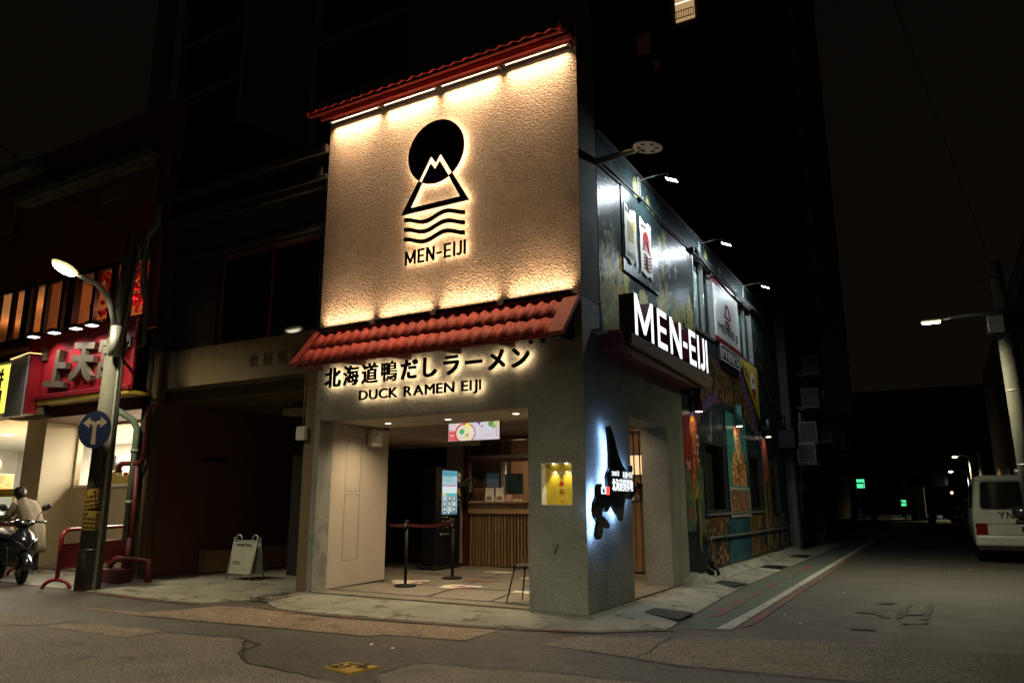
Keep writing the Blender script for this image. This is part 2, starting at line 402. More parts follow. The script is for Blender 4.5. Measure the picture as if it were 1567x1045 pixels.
# lettering ---------------------------------------------------------------------------------------
GL = {}
def glyph(ch, bold=0.0):
    k = (ch, bold)
    if k in GL: return GL[k]
    cu = bpy.data.curves.new('glyph', 'FONT'); cu.body = ch; cu.size = 1.0; cu.resolution_u = 3; cu.offset = bold; cu.extrude = .5
    o = bpy.data.objects.new('glyph', cu); COL.objects.link(o)
    dg = bpy.context.evaluated_depsgraph_get()
    me = bpy.data.meshes.new_from_object(o.evaluated_get(dg))
    v = np.array([x.co[:] for x in me.vertices]).reshape(-1, 3)
    F = [tuple(p.vertices) for p in me.polygons]
    N = [p.normal.z for p in me.polygons]
    bpy.data.objects.remove(o); bpy.data.meshes.remove(me); bpy.data.curves.remove(cu)
    GL[k] = (v, F, N); return GL[k]
def add_glyph(mb, ch, fn, x0, x1, y0, y1, w0, w1, bold=0.0, mats=(0, 0, 0), keep=False):
    """fits a character into the box; mats = front, back, side material index"""
    v, F, N = glyph(ch)
    if len(v) == 0: return
    lo, hi = v.min(0), v.max(0); sz = np.maximum(hi-lo, 1e-6)
    P = (v-lo)/sz
    if keep:
        sc = min((x1-x0)/sz[0], (y1-y0)/sz[1]); cx, cy = (x0+x1)/2, (y0+y1)/2
        x0, x1, y0, y1 = cx-sc*sz[0]/2, cx+sc*sz[0]/2, cy-sc*sz[1]/2, cy+sc*sz[1]/2
    d = bold*.8*(x1-x0)/max(.3, sz[0])                      # heavier strokes: the outline repeated a hair to each side
    for k, (dx, dy) in enumerate(((0, 0), (-d, -d), (d, -d), (d, d), (-d, d)) if bold else ((0, 0),)):
     vs = [mb.bm.verts.new(fn(x0+dx+p[0]*(x1-x0), y0+dy+p[1]*(y1-y0), w0-k*.0002+p[2]*(w1-w0+k*.0004))) for p in P]
     for f, nz in zip(F, N):
        try: q = mb.bm.faces.new([vs[i] for i in f])
        except ValueError: continue
        q.material_index = mats[0] if nz > .9 else mats[1] if nz < -.9 else mats[2]
def layout(s, bold=0.0, gap=.14, space=.35):
    """natural advance of a latin or mixed string: list of (char, x0, x1, y0, y1) in em"""
    x = 0; out = []
    for ch in s:
        if ch == ' ': x += space; continue
        v, F, N = glyph(ch)
        if len(v) == 0: x += space; continue
        lo, hi = v.min(0), v.max(0)
        out.append((ch, x, x+hi[0]-lo[0], lo[1], hi[1])); x += hi[0]-lo[0]+gap
    return out
def word(mb, s, fn, x0, x1, y0, y1, w0, w1, bold=0.0, gap=.14, mats=(0,0,0), space=.35):
    L = layout(s, bold, gap, space)
    if not L: return
    X1 = max(l[2] for l in L); lo = min(l[3] for l in L); hi = max(l[4] for l in L)
    sx = (x1-x0)/X1; sy = (y1-y0)/(hi-lo)
    for ch, a, b, c, d in L:
        add_glyph(mb, ch, fn, x0+a*sx, x0+b*sx, y0+(c-lo)*sy, y0+(d-lo)*sy, w0, w1, bold, mats)
def letters(parent, s, fn, x0, x1, y0, y1, w0, w1, mats, mi, bold=0.0, gap=.14, space=.35, name='letter'):
    L = layout(s, bold, gap, space)
    X1 = max(l[2] for l in L); lo = min(l[3] for l in L); hi = max(l[4] for l in L)
    sx = (x1-x0)/X1; sy = (y1-y0)/(hi-lo)
    for ch, a, b, c, d in L:
        mb = MB(); mb.recalc = False
        add_glyph(mb, ch, fn, x0+a*sx, x0+b*sx, y0+(c-lo)*sy, y0+(d-lo)*sy, w0, w1, bold, mi)
        mb.build(name, mats, parent)
def block_letter(ch, w, h, s):
    """plain sans capitals as outlines (counter-clockwise), stroke s, in a box w x h"""
    if ch == '-': return [(0, 0), (w, 0), (w, h), (0, h)]
    if ch == 'I': return [(0, 0), (w, 0), (w, h), (0, h)]
    if ch == 'E': return [(0, 0), (w, 0), (w, s*.9), (s, s*.9), (s, h/2-s*.42), (w*.92, h/2-s*.42), (w*.92, h/2+s*.42), (s, h/2+s*.42), (s, h-s*.9), (w, h-s*.9), (w, h), (0, h)]
    if ch == 'M': return [(0, 0), (s, 0), (s, h*.66), (w/2-s*.42, h*.10), (w/2+s*.42, h*.10), (w-s, h*.66), (w-s, 0), (w, 0), (w, h), (w-s*1.05, h), (w/2, h*.36), (s*1.05, h), (0, h)]
    if ch == 'N': return [(0, 0), (s, 0), (s, h*.64), (w-s*1.1, 0), (w, 0), (w, h), (w-s, h), (w-s, h*.36), (s*1.1, h), (0, h)]
    if ch == 'J':
        r = w*.62; cx_, cy_ = w-r, r
        o = [(cx_+r*math.cos(a), cy_+r*math.sin(a)) for a in np.linspace(-2.5, 0, 12)]
        i = [(cx_+(r-s)*math.cos(a), cy_+(r-s)*math.sin(a)) for a in np.linspace(0, -2.5, 12)]
        return o+[(w, h), (w-s, h)]+i
def painted(name, mat, parent, fn, u0, u1, v0, v1, nu, nv, paint, holes=()):
    """sheet with a colour per corner from paint(U, V) -> (n, 3): flat print or wall painting"""
    us = np.linspace(u0, u1, nu+1); vs = np.linspace(v0, v1, nv+1)
    U, V = np.meshgrid(us, vs); U = U.ravel(); V = V.ravel()
    colr = np.clip(paint(U, V), 0, 1)
    P = np.array(fn(U, V, np.zeros_like(U)), dtype=object)
    P = np.stack([np.broadcast_to(np.asarray(a, dtype=float), U.shape) for a in fn(U, V, np.zeros_like(U))], 1)
    if parent is not None:
        inv = np.array(WM[parent.name].inverted()); P = P @ inv[:3, :3].T + inv[:3, 3]
    j, i = np.meshgrid(np.arange(nv), np.arange(nu), indexing='ij'); j = j.ravel(); i = i.ravel()
    a = j*(nu+1)+i; Q = np.stack([a, a+1, a+nu+2, a+nu+1], 1)
    cu = (us[i]+us[i+1])/2; cv = (vs[j]+vs[j+1])/2
    keep = np.ones(len(Q), bool)
    for h in holes: keep &= ~((cu > h[0]) & (cu < h[1]) & (cv > h[2]) & (cv < h[3]))
    Q = Q[keep]
    me = bpy.data.meshes.new(name); me.from_pydata(P.tolist(), [], Q.tolist())
    at = me.attributes.new('paint', 'FLOAT_COLOR', 'POINT')
    at.data.foreach_set('color', np.concatenate([colr, np.ones((len(colr), 1))], 1).astype(np.float32).ravel())
    me.materials.append(mat)
    o = bpy.data.objects.new(name, me); COL.objects.link(o)
    if parent is not None: o.parent = parent; WM[o.name] = WM[parent.name].copy()
    return o
def vnoise(U, V, s, seed=0):
    """smooth value noise for painting"""
    g = np.random.default_rng(seed).random((64, 64))
    x = U*s; y = V*s; xi = np.floor(x).astype(int); yi = np.floor(y).astype(int); fx = x-xi; fy = y-yi
    fx = fx*fx*(3-2*fx); fy = fy*fy*(3-2*fy)
    G = lambda a, b: g[a % 64, b % 64]
    return (G(xi, yi)*(1-fx)+G(xi+1, yi)*fx)*(1-fy)+(G(xi, yi+1)*(1-fx)+G(xi+1, yi+1)*fx)*fy
def over(C, mask, col):
    m = np.clip(mask, 0, 1)[:, None]
    C[:] = C*(1-m)+np.array(col)[None]*m
def rect(U, V, a, b, c, d): return ((U > a) & (U < b) & (V > c) & (V < d)).astype(float)
def dab(C, U, V, x0, y0, x1, y1, w, col, a=1.0, keep=None):
    """a brush stroke, worked out only where it falls"""
    q = np.nonzero((U > min(x0, x1)-w) & (U < max(x0, x1)+w) & (V > min(y0, y1)-w) & (V < max(y0, y1)+w))[0]
    if len(q) == 0: return
    m = stroke(U[q], V[q], x0, y0, x1, y1, w)*a
    if keep is not None: m = m*keep[q]
    C[q] = C[q]*(1-m[:, None])+np.array(col)[None]*m[:, None]
def ell(U, V, cx, cy, rx, ry): return (((U-cx)/rx)**2+((V-cy)/ry)**2 < 1).astype(float)
def stroke(U, V, x0, y0, x1, y1, w):
    dx, dy = x1-x0, y1-y0; t = np.clip(((U-x0)*dx+(V-y0)*dy)/(dx*dx+dy*dy), 0, 1)
    return (np.hypot(U-x0-t*dx, V-y0-t*dy) < w).astype(float)
# ================================================================ THE GROUND
RZ = -0.06
def poly(name, pts, z, mat, parent=None):
    mb = MB(); mb.quad(*[(x, y, z) for x, y in pts]); o = mb.build(name, mat, parent)
    if o.data.polygons[0].normal.z < 0: o.data.flip_normals()
    return o
mb = MB(); mb.quad((-150, -60, RZ), (150, -60, RZ), (150, 200, RZ), (-150, 200, RZ)); road = struct(mb.build('road', m_asph))
def wob(pts, amp=.03, step=.12, seed=1):
    r = random.Random(seed); out = []
    for (a, b), (c, d) in zip(pts, pts[1:]+pts[:1]):
        n = max(1, int(math.hypot(c-a, d-b)/step))
        for k in range(n):
            t = k/n; out.append((a+(c-a)*t+r.uniform(-amp, amp), b+(d-b)*t+r.uniform(-amp, amp)))
    return out
for i, (pts, m) in enumerate([
    ([(-9, -6.2), (-7.5, -4.7), (-5.59, -3.61), (-5.28, -3.41), (-3.67, -3.38), (-3.62, -2.95), (-2.54, -2.8), (-2.12, -3.23), (-1.61, -3.6), (-0.66, -3.71), (-0.43, -3.74), (-1.5, -5.4), (-3, -6.2)], m_patch),
    ([(-8.6, -3.2), (-6.79, -3.02), (-5.19, -2.96), (-5.32, -3.39), (-5.62, -3.56), (-7.4, -4.4)], m_patch),
    ([(-5.1, -3.02), (-3.7, -2.89), (-3.69, -3.34), (-5.17, -3.38)], m_patch2),
    ([(-6.75, -2.29), (-5.14, -2.18), (-4.8, -1.3), (-4.35, -1.2), (-2.58, -1.36), (-0.56, -1.06), (-0.54, -1.8), (-1.49, -1.92), (-1.56, -2.08), (-3.77, -2.26), (-4.91, -2.33)], m_patch2),
    ([(-0.36, -3.39), (-0.35, -2.86), (1.16, -2.61), (2.6, -2.5), (3.6, -3.0), (1.0, -4.6)], m_patch),
    ([(0.20, -1.64), (0.32, -0.98), (1.53, -0.42), (2.68, -.1), (4.27, 0.1), (6.0, .2), (6.2, -1.7), (3.09, -1.74), (1.68, -1.86), (.74, -1.66)], m_patch)]):
    struct(poly('asphalt_patch', wob(pts, .018, .14, i), RZ+.004, m))
# tar seams and the crack along the patches
mb = MB()
def seam(pts, w, z, seed=0):
    r = random.Random(seed); P = []
    for (a, b), (c, d) in zip(pts, pts[1:]):
        n = max(2, int(math.hypot(c-a, d-b)/.1))
        for k in range(n): P.append((a+(c-a)*k/n+r.uniform(-.02, .02), b+(d-b)*k/n+r.uniform(-.02, .02)))
    P.append(pts[-1])
    for (a, b), (c, d) in zip(P, P[1:]):
        dx, dy = c-a, d-b; l = math.hypot(dx, dy) or 1; nx, ny = -dy/l*w*r.uniform(.5, 1.2), dx/l*w*r.uniform(.5, 1.2)
        mb.quad((a-nx, b-ny, z), (c-nx, d-ny, z), (c+nx, d+ny, z), (a+nx, b+ny, z))
seam([(-3.62, -2.95), (-2.54, -2.8), (-2.12, -3.23), (-1.61, -3.6), (-0.66, -3.71)], .013, RZ+.008, 3)
seam([(-2.54, -2.8), (-2.2, -2.95), (-2.03, -3.35), (-1.61, -3.6)], .012, RZ+.0085, 4)
seam([(-0.36, -3.39), (-0.35, -2.86), (1.16, -2.61), (2.6, -2.5)], .009, RZ+.008, 5)
seam([(.74, -1.68), (1.68, -1.9), (3.09, -1.77), (6, -1.7)], .011, RZ+.008, 6)
seam([(-.56, -1.06), (-0.54, -1.8), (-1.49, -1.92), (-1.56, -2.08), (-3.77, -2.26), (-4.91, -2.33)], .009, RZ+.008, 7)
seam([(1.25, -1.76), (1.2, -.6)], .012, RZ+.008, 8)
seam([(-8.6, -3.2), (-6.79, -3.02), (-5.19, -2.96)], .014, RZ+.008, 9)
struct(mb.build('road_crack', m_tar))
# forecourt aprons: top edge along the fronts, outer edge falling to the road
def apron(name, inner, outer, zi, zo, mat):
    mb = MB(); n = len(inner); k = 6
    g = [[(a[0]+(b[0]-a[0])*j/k, a[1]+(b[1]-a[1])*j/k, zi+(zo-zi)*(j/k)**1.2) for a, b in zip(inner, outer)] for j in range(k+1)]
    for j in range(k):
        for i in range(n-1): mb.quad(g[j][i], g[j][i+1], g[j+1][i+1], g[j+1][i])
    for i in range(n-1):
        a, b = g[k][i], g[k][i+1]; mb.quad(a, b, (b[0], b[1], RZ-.1), (a[0], a[1], RZ-.1))
    bmesh.ops.remove_doubles(mb.bm, verts=mb.bm.verts, dist=1e-4)
    return struct(mb.build(name, mat))
apron('pavement', [(-4.62, .05), (-3.9, .05), (-3, .05), (-2, .05), (-1, .05), (-.4, .05), (0.02, .05)],
      [(-4.45, -.80), (-3.9, -1.12), (-3, -1.15), (-2, -1.08), (-1, -.99), (-.3, -.86), (.42, -.66)], .0, -.045, m_conc)
apron('pavement', [(0.02, .05), (.02, .8), (.02, 1.6), (.02, 2.6), (.02, 3.6), (.0, 4.25)],
      [(.42, -.66), (1.02, -.12), (.98, .3), (.92, 1.6), (.84, 3.0), (.80, 4.25)], .0, -.045, m_conc)
apron('pavement', [(-8.6, .1), (-7.5, .1), (-6.5, .1), (-5.4, .1), (-4.75, .1)],
      [(-8.3, -1.22), (-7.2, -1.2), (-6.0, -1.3), (-5.2, -1.26), (-4.85, -.62)], .0, -.045, m_conc)
apron('pavement', [(-24, 1.0), (-16, .6), (-12, .3), (-8.61, .1)], [(-24, -1.0), (-16, -1.0), (-12, -1.0), (-8.35, -1.2)], .0, -.05, m_conc)
apron('pavement', [(.30, 4.26), (.30, 8), (.28, 12), (.26, 17), (.2, 30), (.2, 60)], [(.79, 4.26), (.78, 8), (.80, 12), (.8, 17), (.8, 30), (.9, 60)], -.02, -.045, m_conc)
# floor of the cookie shop recess and drain hole at the foot of the wall between the shops
struct(poly('floor', [(-8.6, .1), (-4.75, .1), (-4.75, 3.6), (-8.6, 3.6)], .0, m_conc))
# sloped kerb along the painted wall
mb = MB()
mb.loft([[(0.0, y, -.08), (0.0, y, .09+.006*math.sin(y*2)), (.10, y, .075+.006*math.sin(y*3)), (.28+.012*math.sin(y*1.7), y, -.02), (.28+.012*math.sin(y*1.7), y, -.08)] for y in np.linspace(4.27, 14, 26)], False)
mb.loft([[(0.0, y, -.08), (0.0, y, h), (.12, y, h*.9), (w, y, -.02), (w, y, -.08)] for y, h, w in ((3.75, .0, .1), (4.0, .13, .3), (4.2, .16, .42), (4.262, .13, .36))], False)
struct(mb.build('kerb', m_conc))
# painted lane and lines
lane = []
for y in (-.02, .3, 1.6, 3.4, 6, 9.6, 14, 20, 30, 45): lane.append((1.06-.012*y if y < 5 else max(.82, 1.0), y))
L = [(.84+.25*max(0, 1-y/3.4), y) for y in (.02, .4, 1, 2, 3.4, 6, 10, 16, 24, 45)]
Rr = [(1.60-.006*y, y) for y in (45, 24, 16, 10, 6, 3.4, 2, 1, .4, .02)]
struct(poly('green_lane', L+Rr, RZ+.0045, m_greenlane))
struct(poly('white_line', [(1.46, .08), (1.62, .12)]+[(1.62-.0055*y, y) for y in (2, 5, 10, 20, 45)]+[(1.50-.0055*y, y) for y in (45, 20, 10, 5, 2)], RZ+.010, m_wline))
struct(poly('red_line', [(1.645, .35), (1.76, .5)]+[(1.76-.007*y, y) for y in (2, 5, 10, 20, 45)]+[(1.645-.006*y, y) for y in (45, 20, 10, 5, 2)], RZ+.0085, m_rline))
struct(poly('red_line', wob([(1.13, .9), (1.27, 1.0), (1.24, 2.4), (1.20, 4.0), (1.07, 4.0), (1.08, 2.4)], .012, .2, 2), RZ+.0105, m_rline))
struct(poly('red_line', wob([(1.08, 4.5), (1.19, 4.5), (1.16, 9.2), (1.06, 9.2)], .012, .3, 3), RZ+.0105, m_rline))
struct(poly('red_line', wob([(-4.4, -1.00), (-3.9, -1.17), (-3, -1.19), (-2, -1.12), (-1, -1.03), (-.3, -.90), (.42, -.70), (1.05, -.16), (1.10, -.2), (.44, -.77), (-.3, -.98), (-1, -1.11), (-2, -1.2), (-3, -1.26), (-3.9, -1.24)], .01, .2, 4), RZ+.0105, m_rline))
struct(poly('red_line', wob([(-8.2, -1.25), (-7.2, -1.24), (-6, -1.34), (-5.2, -1.30), (-5.2, -1.38), (-6, -1.42), (-7.2, -1.31), (-8.2, -1.32)], .01, .2, 6), RZ+.0105, m_rline))
for i, p in enumerate(([(2.62, 2.17), (2.88, 2.45), (2.98, 2.1), (3.06, 1.86), (2.97, 1.86), (2.86, 2.15)], [(2.82, 3.32), (3.01, 3.52), (3.04, 3.28), (2.86, 3.12)], [(2.70, .87), (2.93, .97), (2.99, .84), (2.72, .79)],
                       [(3.16, 3.2), (3.24, 3.3), (3.17, 1.9), (3.1, 1.9)], [(3.42, 3.3), (3.5, 3.36), (3.44, 1.9), (3.37, 1.9)], [(3.2, 1.5), (3.48, 1.72), (3.46, 1.62), (3.2, 1.42)], [(3.2, 2.3), (3.4, 2.4), (3.4, 2.3), (3.2, 2.2)])):
    struct(poly('worn_marking', wob(p, .02, .1, 20+i), RZ+.0105, m_mark))
# scraps of litter on the road
mb = MB()
for x, y in ((1.93, 1.5), (2.3, 4.2), (3.4, 6.5), (4.05, 9.6), (3.7, 9.0), (-1.2, -2.45), (-.9, -2.5), (2.2, .9), (-3.2, -1.9)):
    a = random.random()*3; mb.obox((x, y, RZ+.016), (.028, .018, .004), Matrix.Rotation(a, 3, 'Z')@Matrix.Rotation(.25, 3, 'X'))
tag(mb.build('litter', m_white), kind='stuff')
# covers let into the ground
def cover(name, pts, z, mat, label, cat, inset=None, group=None):
    t = thing(name, label, cat, (sum(p[0] for p in pts)/len(pts), sum(p[1] for p in pts)/len(pts), z), 0, group)
    mb = MB(); mb.prism(pts, lambda u, v, w: (u, v, z+w), -.004, .012); mb.build('plate', mat, t)
    return t
t = cover('manhole_cover', [(-.9, -3.40), (-.55, -3.47), (-.50, -3.17), (-.84, -3.17)], RZ+.004, m_yellow, 'small yellow painted manhole cover set in the dark asphalt', 'manhole cover')
mb = MB()
for k in range(7):
    a = k*.9; mb.obox((-.70+.12*math.cos(a), -3.3+.09*math.sin(a*1.3), RZ+.019), (.11, .022, .006), Matrix.Rotation(a*1.7, 3, 'Z'))
mb.build('worn_relief', m_tar, t)
cover('steel_plate', [(.11, .86), (.28, 1.15), (.97, .94), (.98, .30)], -.028, m_black, 'dark rubber plate lying on the concrete corner beside the pillar', 'cover plate')
cover('steel_plate', [(.15, 4.56), (.34, 4.92), (.80, 4.62), (.74, 4.02)], -.03, m_black, 'dark flat plate lying over the gutter by the mural wall', 'cover plate')
for lab, x0, x1, y0, y1 in (('slotted drain grate in the gutter by the mural, nearer the concrete pillar', .36, .76, 7.75, 8.45), ('slotted drain grate in the gutter by the mural, nearer the air conditioners', .36, .72, 11.2, 12.1)):
    t = thing('drain_grate', lab, 'drain grate', ((x0+x1)/2, (y0+y1)/2, -.04), 0, 'drain grates in the alley gutter')
    mb = MB(); mb.box(x0, x1, y0, y1, -.06, -.030); mb.build('pit', m_tar, t)
    mb = MB()
    for k in range(9):
        y = y0+(k+.5)*(y1-y0)/9; mb.box(x0, x1, y-.012, y+.012, -.03, -.018)
    mb.box(x0-.02, x0, y0, y1, -.04, -.017); mb.box(x1, x1+.02, y0, y1, -.04, -.017); mb.build('bars', m_blackm, t)
t = thing('drain_box', 'open dark drain hole at the foot of the wall between the shops', 'drain', (-4.68, -.35, -.02))
mb = MB(); mb.holed(lambda u, v, w: (u, v, w), -4.88, -4.46, -.72, -.02, -.05, .006, [(-4.84, -4.54, -.66, -.06)]); mb.build('rim', m_conc, t)
mb = MB(); mb.box(-4.84, -4.54, -.66, -.06, -.05, -.035); mb.build('pit', m_tar, t)

# ================================================================ THE RAMEN SHOP
shop = thing('ramen_shop', 'two storey corner ramen shop with stucco front and red tiled awnings', 'building', (0, 0, 0))
WT = 3.0
mb = MB(); mb.holed(FR(0), -4.53, 0.0, 0.0, 3.88, -.30, 0.0, [(-4.42, -.79, 0, 2.52), (-.61, -.18, 1.255, 1.775)])
mb.build('front_wall', m_plas, shop)
mb = MB(); mb.box(-4.42, -.50, .302, 1.45, 2.52, 2.86); mb.build('portico_lintel', m_plas_in, shop)
mb = MB(); mb.holed(SD(0), .302, 4.10, 0.0, 3.88, -.45, -.002, [(1.54, 3.23, 0, 2.47)]); mb.box(-.79, -.452, .302, 1.54, 0, 2.519)
mb.build('side_wall', m_plas, shop)
mb = MB(); mb.box(-4.528, -.002, .0, .02, 3.882, 7.62); mb.build('stucco_panel', m_stucco, shop)
mb = MB(); mb.loft([[(x, .021, 3.882), (x, .585, 3.882), (x, .585, 7.93), (x, .021, 7.86)] for x in (-4.52, -.0)], False); mb.build('parapet_wall', m_plasd, shop)
mb = MB(); mb.box(-4.53, -.0, .0, .021, 7.621, 7.86); mb.build('parapet_cap', m_redflash, shop)
# portico: floor, inner left wall with access panels, ceiling, back wall pieces
mb = MB(); mb.box(-4.42, -.79, -.0, 1.9, -.05, .02); mb.box(-6.8, -.0, 1.9, 4.95, -.05, .02); mb.box(-.79, -.002, 1.54, 1.9, -.05, .02); fl = struct(mb.build('floor', m_floor))
mb = MB()
for p in ([(-4.40, .36), (-.80, .30)], [(-2.585, .36), (-3.62, 4.8)], [(-1.55, .35), (-2.6, 4.8)], [(-4.5, 1.55), (-1.0, 1.45)], [(-4.9, 3.0), (-1.0, 2.9)]):
    (a, b), (c, d) = p; l = math.hypot(c-a, d-b); nx, ny = -(d-b)/l*.022, (c-a)/l*.022
    mb.quad((a-nx, b-ny, .0245), (c-nx, d-ny, .0245), (c+nx, d+ny, .0245), (a+nx, b+ny, .0245))
struct(mb.build('floor_joint', m_tar))
def lw(y): return -4.42-.18*(y/1.88)
mb = MB(); mb.hull8([(-4.75, .302, .02), (lw(.302), .302, .02), (lw(1.88), 1.88, .02), (-4.75, 1.88, .02), (-4.75, .302, 2.519), (lw(.302), .302, 2.519), (lw(1.88), 1.88, 2.519), (-4.75, 1.88, 2.519)]); mb.build('inner_wall', m_plas_in, shop)
for z0, z1 in ((1.46, 2.34), (.40, 1.42)):
    mb = MB(); y0, y1 = .69, 1.09
    for a, b, c, d in ((y0, y0+.012, z0, z1), (y1-.012, y1, z0, z1), (y0, y1, z0, z0+.012), (y0, y1, z1-.012, z1)):
        mb.hull8([(lw(a)-.002, a, c), (lw(a)+.004, a, c), (lw(b)+.004, b, c), (lw(b)-.002, b, c), (lw(a)-.002, a, d), (lw(a)+.004, a, d), (lw(b)+.004, b, d), (lw(b)-.002, b, d)])
    mb.build('access_panel', m_plas, shop)
mb = MB(); mb.box(-6.8, -.452, 1.452, 4.95, 2.88, 3.0); mb.box(-6.8, -4.60, 1.885, 4.90, 2.45, 2.879); mb.build('portico_ceiling', m_plas_in, shop)
mb = MB(); mb.box(-5.45, -.0, 4.95, 5.05, 2.62, 3.4); mb.box(-5.45, -4.98, 4.9, 5.05, .02, 2.619); mb.build('back_wall', m_plas_in, shop)
mb = MB(); mb.box(-6.9, -6.8, 1.88, 5.0, 0, 3); mb.box(-6.8, -5.452, 4.96, 5.05, .0, 3.0); mb.box(-6.8, -4.76, 1.78, 1.879, 0, 3); mb.build('queue_wall', m_curt, shop)
for k in range(9):
    mb = MB(); x = -6.75+k*.145
    mb.sheet(lambda u, v: (x+.14*u, 4.90+.025*math.sin(u*2*PI), .06+v*2.38), 6, 1); mb.build('curtain_fold', m_curt, shop)
# small downlights let into the lintel soffit
for i, (x, y, lab) in enumerate(((-3.758, .82, 'leftmost recessed downlight in the portico soffit'), (-2.616, .83, 'middle recessed downlight in the portico soffit'), (-1.366, .70, 'recessed downlight in the soffit nearest the poster pillar'))):
    t = thing('downlight', lab, 'downlight', (x, y, 2.52), 0, 'downlights in the portico soffit')
    mb = MB(); mb.lathe([(.05, 2.508), (.062, 2.506), (.062, 2.519), (.05, 2.519)], 18, (x, y, 0), None, False); mb.build('trim', m_white, t)
    mb = MB(); mb.lathe([(.001, 2.512), (.048, 2.511), (.048, 2.515), (.001, 2.515)], 18, (x, y, 0)); mb.build('lens', m_lensd, t)
    light('downlight_beam', 'SPOT', (x, y, 2.50), (x+.0, y+.1, 0), 115, (1, .76, .48), t, spot=150, blend=.8, radius=.045)
for i, (x, y) in enumerate(((-3.7, 3.4), (-1.15, 2.7))):
    t = thing('downlight', ['recessed downlight in the inner ceiling over the ticket machine side', 'recessed downlight in the inner ceiling by the side doorway'][i], 'downlight', (x, y, 2.88), 0, 'downlights in the inner ceiling')
    mb = MB(); mb.lathe([(.05, 2.868), (.062, 2.866), (.062, 2.879), (.05, 2.879)], 18, (x, y, 0), None, False); mb.build('trim', m_white, t)
    mb = MB(); mb.lathe([(.001, 2.872), (.048, 2.871), (.048, 2.875), (.001, 2.875)], 18, (x, y, 0)); mb.build('lens', m_lensd, t)
    light('downlight_beam', 'SPOT', (x, y, 2.86), (x, y+.1, 0), 120, (1, .76, .48), t, spot=140, blend=.8, radius=.045)
# ---- tiled awnings
def tile_mesh(w, l):
    mb = MB(); n = 8; th = .014
    prof = [(-w/2+w*k/n, .015*math.sin(2*PI*k/n)) for k in range(n+1)]
    top = lambda y, dz: [(x, y, z+dz) for x, z in prof]
    bot = lambda y, dz: [(x, y, z+dz-th) for x, z in reversed(prof)]
    mb.loft([top(0, .0)+bot(0, .0), top(l, .013)+bot(l, .013)], True)
    me = bpy.data.meshes.new('roof_tile'); bmesh.ops.recalc_face_normals(mb.bm, faces=mb.bm.faces[:]); mb.bm.to_mesh(me); mb.bm.free(); me.materials.append(m_tile)
    return me
def awning(x0, x1, ytop, ztop, ybot, zbot, ncol, nrow, under=True):
    """slope from the wall (ytop, ztop) to the eave (ybot, zbot); tiles are sub-parts"""
    dy, dz = ybot-ytop, zbot-ztop; ln = math.hypot(dy, dz); ang = math.atan2(-dz, -dy)
    mb = MB(); X0, X1 = x0, x1
    nrm = Vector((0, dz, -dy)).normalized()
    if nrm.z < 0: nrm = -nrm
    P = lambda x, t, h: Vector((x, ytop+dy*t, ztop+dz*t))+nrm*h
    mb.hull8([P(X0, 0, -.06), P(X1, 0, -.06), P(X1, 1, -.06), P(X0, 1, -.06), P(X0, 0, -.034), P(X1, 0, -.034), P(X1, 1, -.034), P(X0, 1, -.034)])
    aw = mb.build('awning', m_redflash, shop)
    w = (x1-x0)/ncol; l = ln/nrow*1.12
    me = tile_mesh(w, l)
    R = Matrix((Vector((1, 0, 0)), Vector((0, dy, dz))/ln, nrm)).transposed()
    for r in range(nrow):
        for c in range(ncol):
            o = bpy.data.objects.new('roof_tile', me); COL.objects.link(o); o.parent = aw
            p = P(x0+(c+.5)*w, r/nrow-.02, .022 if nrow > 1 else .01) + nrm*(-.012)
            jit = Matrix.Rotation(random.uniform(-.012, .012), 3, 'Z') @ Matrix.Rotation(random.uniform(-.012, .012), 3, 'X')
            o.matrix_local = Matrix.Translation(p+Vector((0, 0, random.uniform(-.003, .003)))) @ (R@jit).to_4x4()
    return aw, P
aw1, P1 = awning(-4.42, -.22, -.06, 3.86, -.54, 3.30, 24, 2)
for X0, X1, h0, h1 in ((-4.55, -4.425, -.03, .05), (-.215, -.0, -.03, .03)):
    mb = MB(); mb.hull8([P1(X0, -.03, h0), P1(X1, -.03, h0), P1(X1, 1.02, h0), P1(X0, 1.02, h0), P1(X0, -.03, h1), P1(X1, -.03, h1), P1(X1, 1.02, h1), P1(X0, 1.02, h1)], .006)
    mb.build('verge_board', m_redflash, aw1)
mb = MB(); mb.box(-4.53, -.02, -.10, -.002, 3.868, 3.886); mb.build('top_flashing', m_redflash, aw1)
for k in range(6):
    mb = MB(); x = -4.45+k*.86; mb.hull8([(x-.03, -.001, 3.30), (x+.03, -.001, 3.30), (x+.03, -.50, 3.26), (x-.03, -.50, 3.26), (x-.03, -.001, 3.72), (x+.03, -.001, 3.72), (x+.03, -.50, 3.29), (x-.03, -.50, 3.29)])
    mb.build('bracket', m_redwood, aw1)
mb = MB()
for x, h in ((-.50, .05), (-.33, .06), (-.12, .04)): mb.sphere((x, -.46, 3.235), h*.7, (1, 1, .8), 10, 6)
mb.build('loose_end', m_black, aw1)
aw2, P2 = awning(-4.78, -.10, .30, 7.98, -.30, 7.60, 24, 2)
mb = MB(); mb.box(-4.62, -.30, -.16, -.125, 7.515, 7.60, .004); mb.box(-4.50, -.04, -.125, -.001, 7.575, 7.60); mb.build('eave_board', m_redflash, aw2)
for X0, X1 in ((-4.80, -4.74), (-.14, -.08)):
    mb = MB(); mb.hull8([P2(X0, -.0, -.03), P2(X1, -.0, -.03), P2(X1, 1.01, -.03), P2(X0, 1.01, -.03), P2(X0, -.0, .05), P2(X1, -.0, .05), P2(X1, 1.01, .05), P2(X0, 1.01, .05)])
    mb.build('verge_board', m_redflash, aw2)
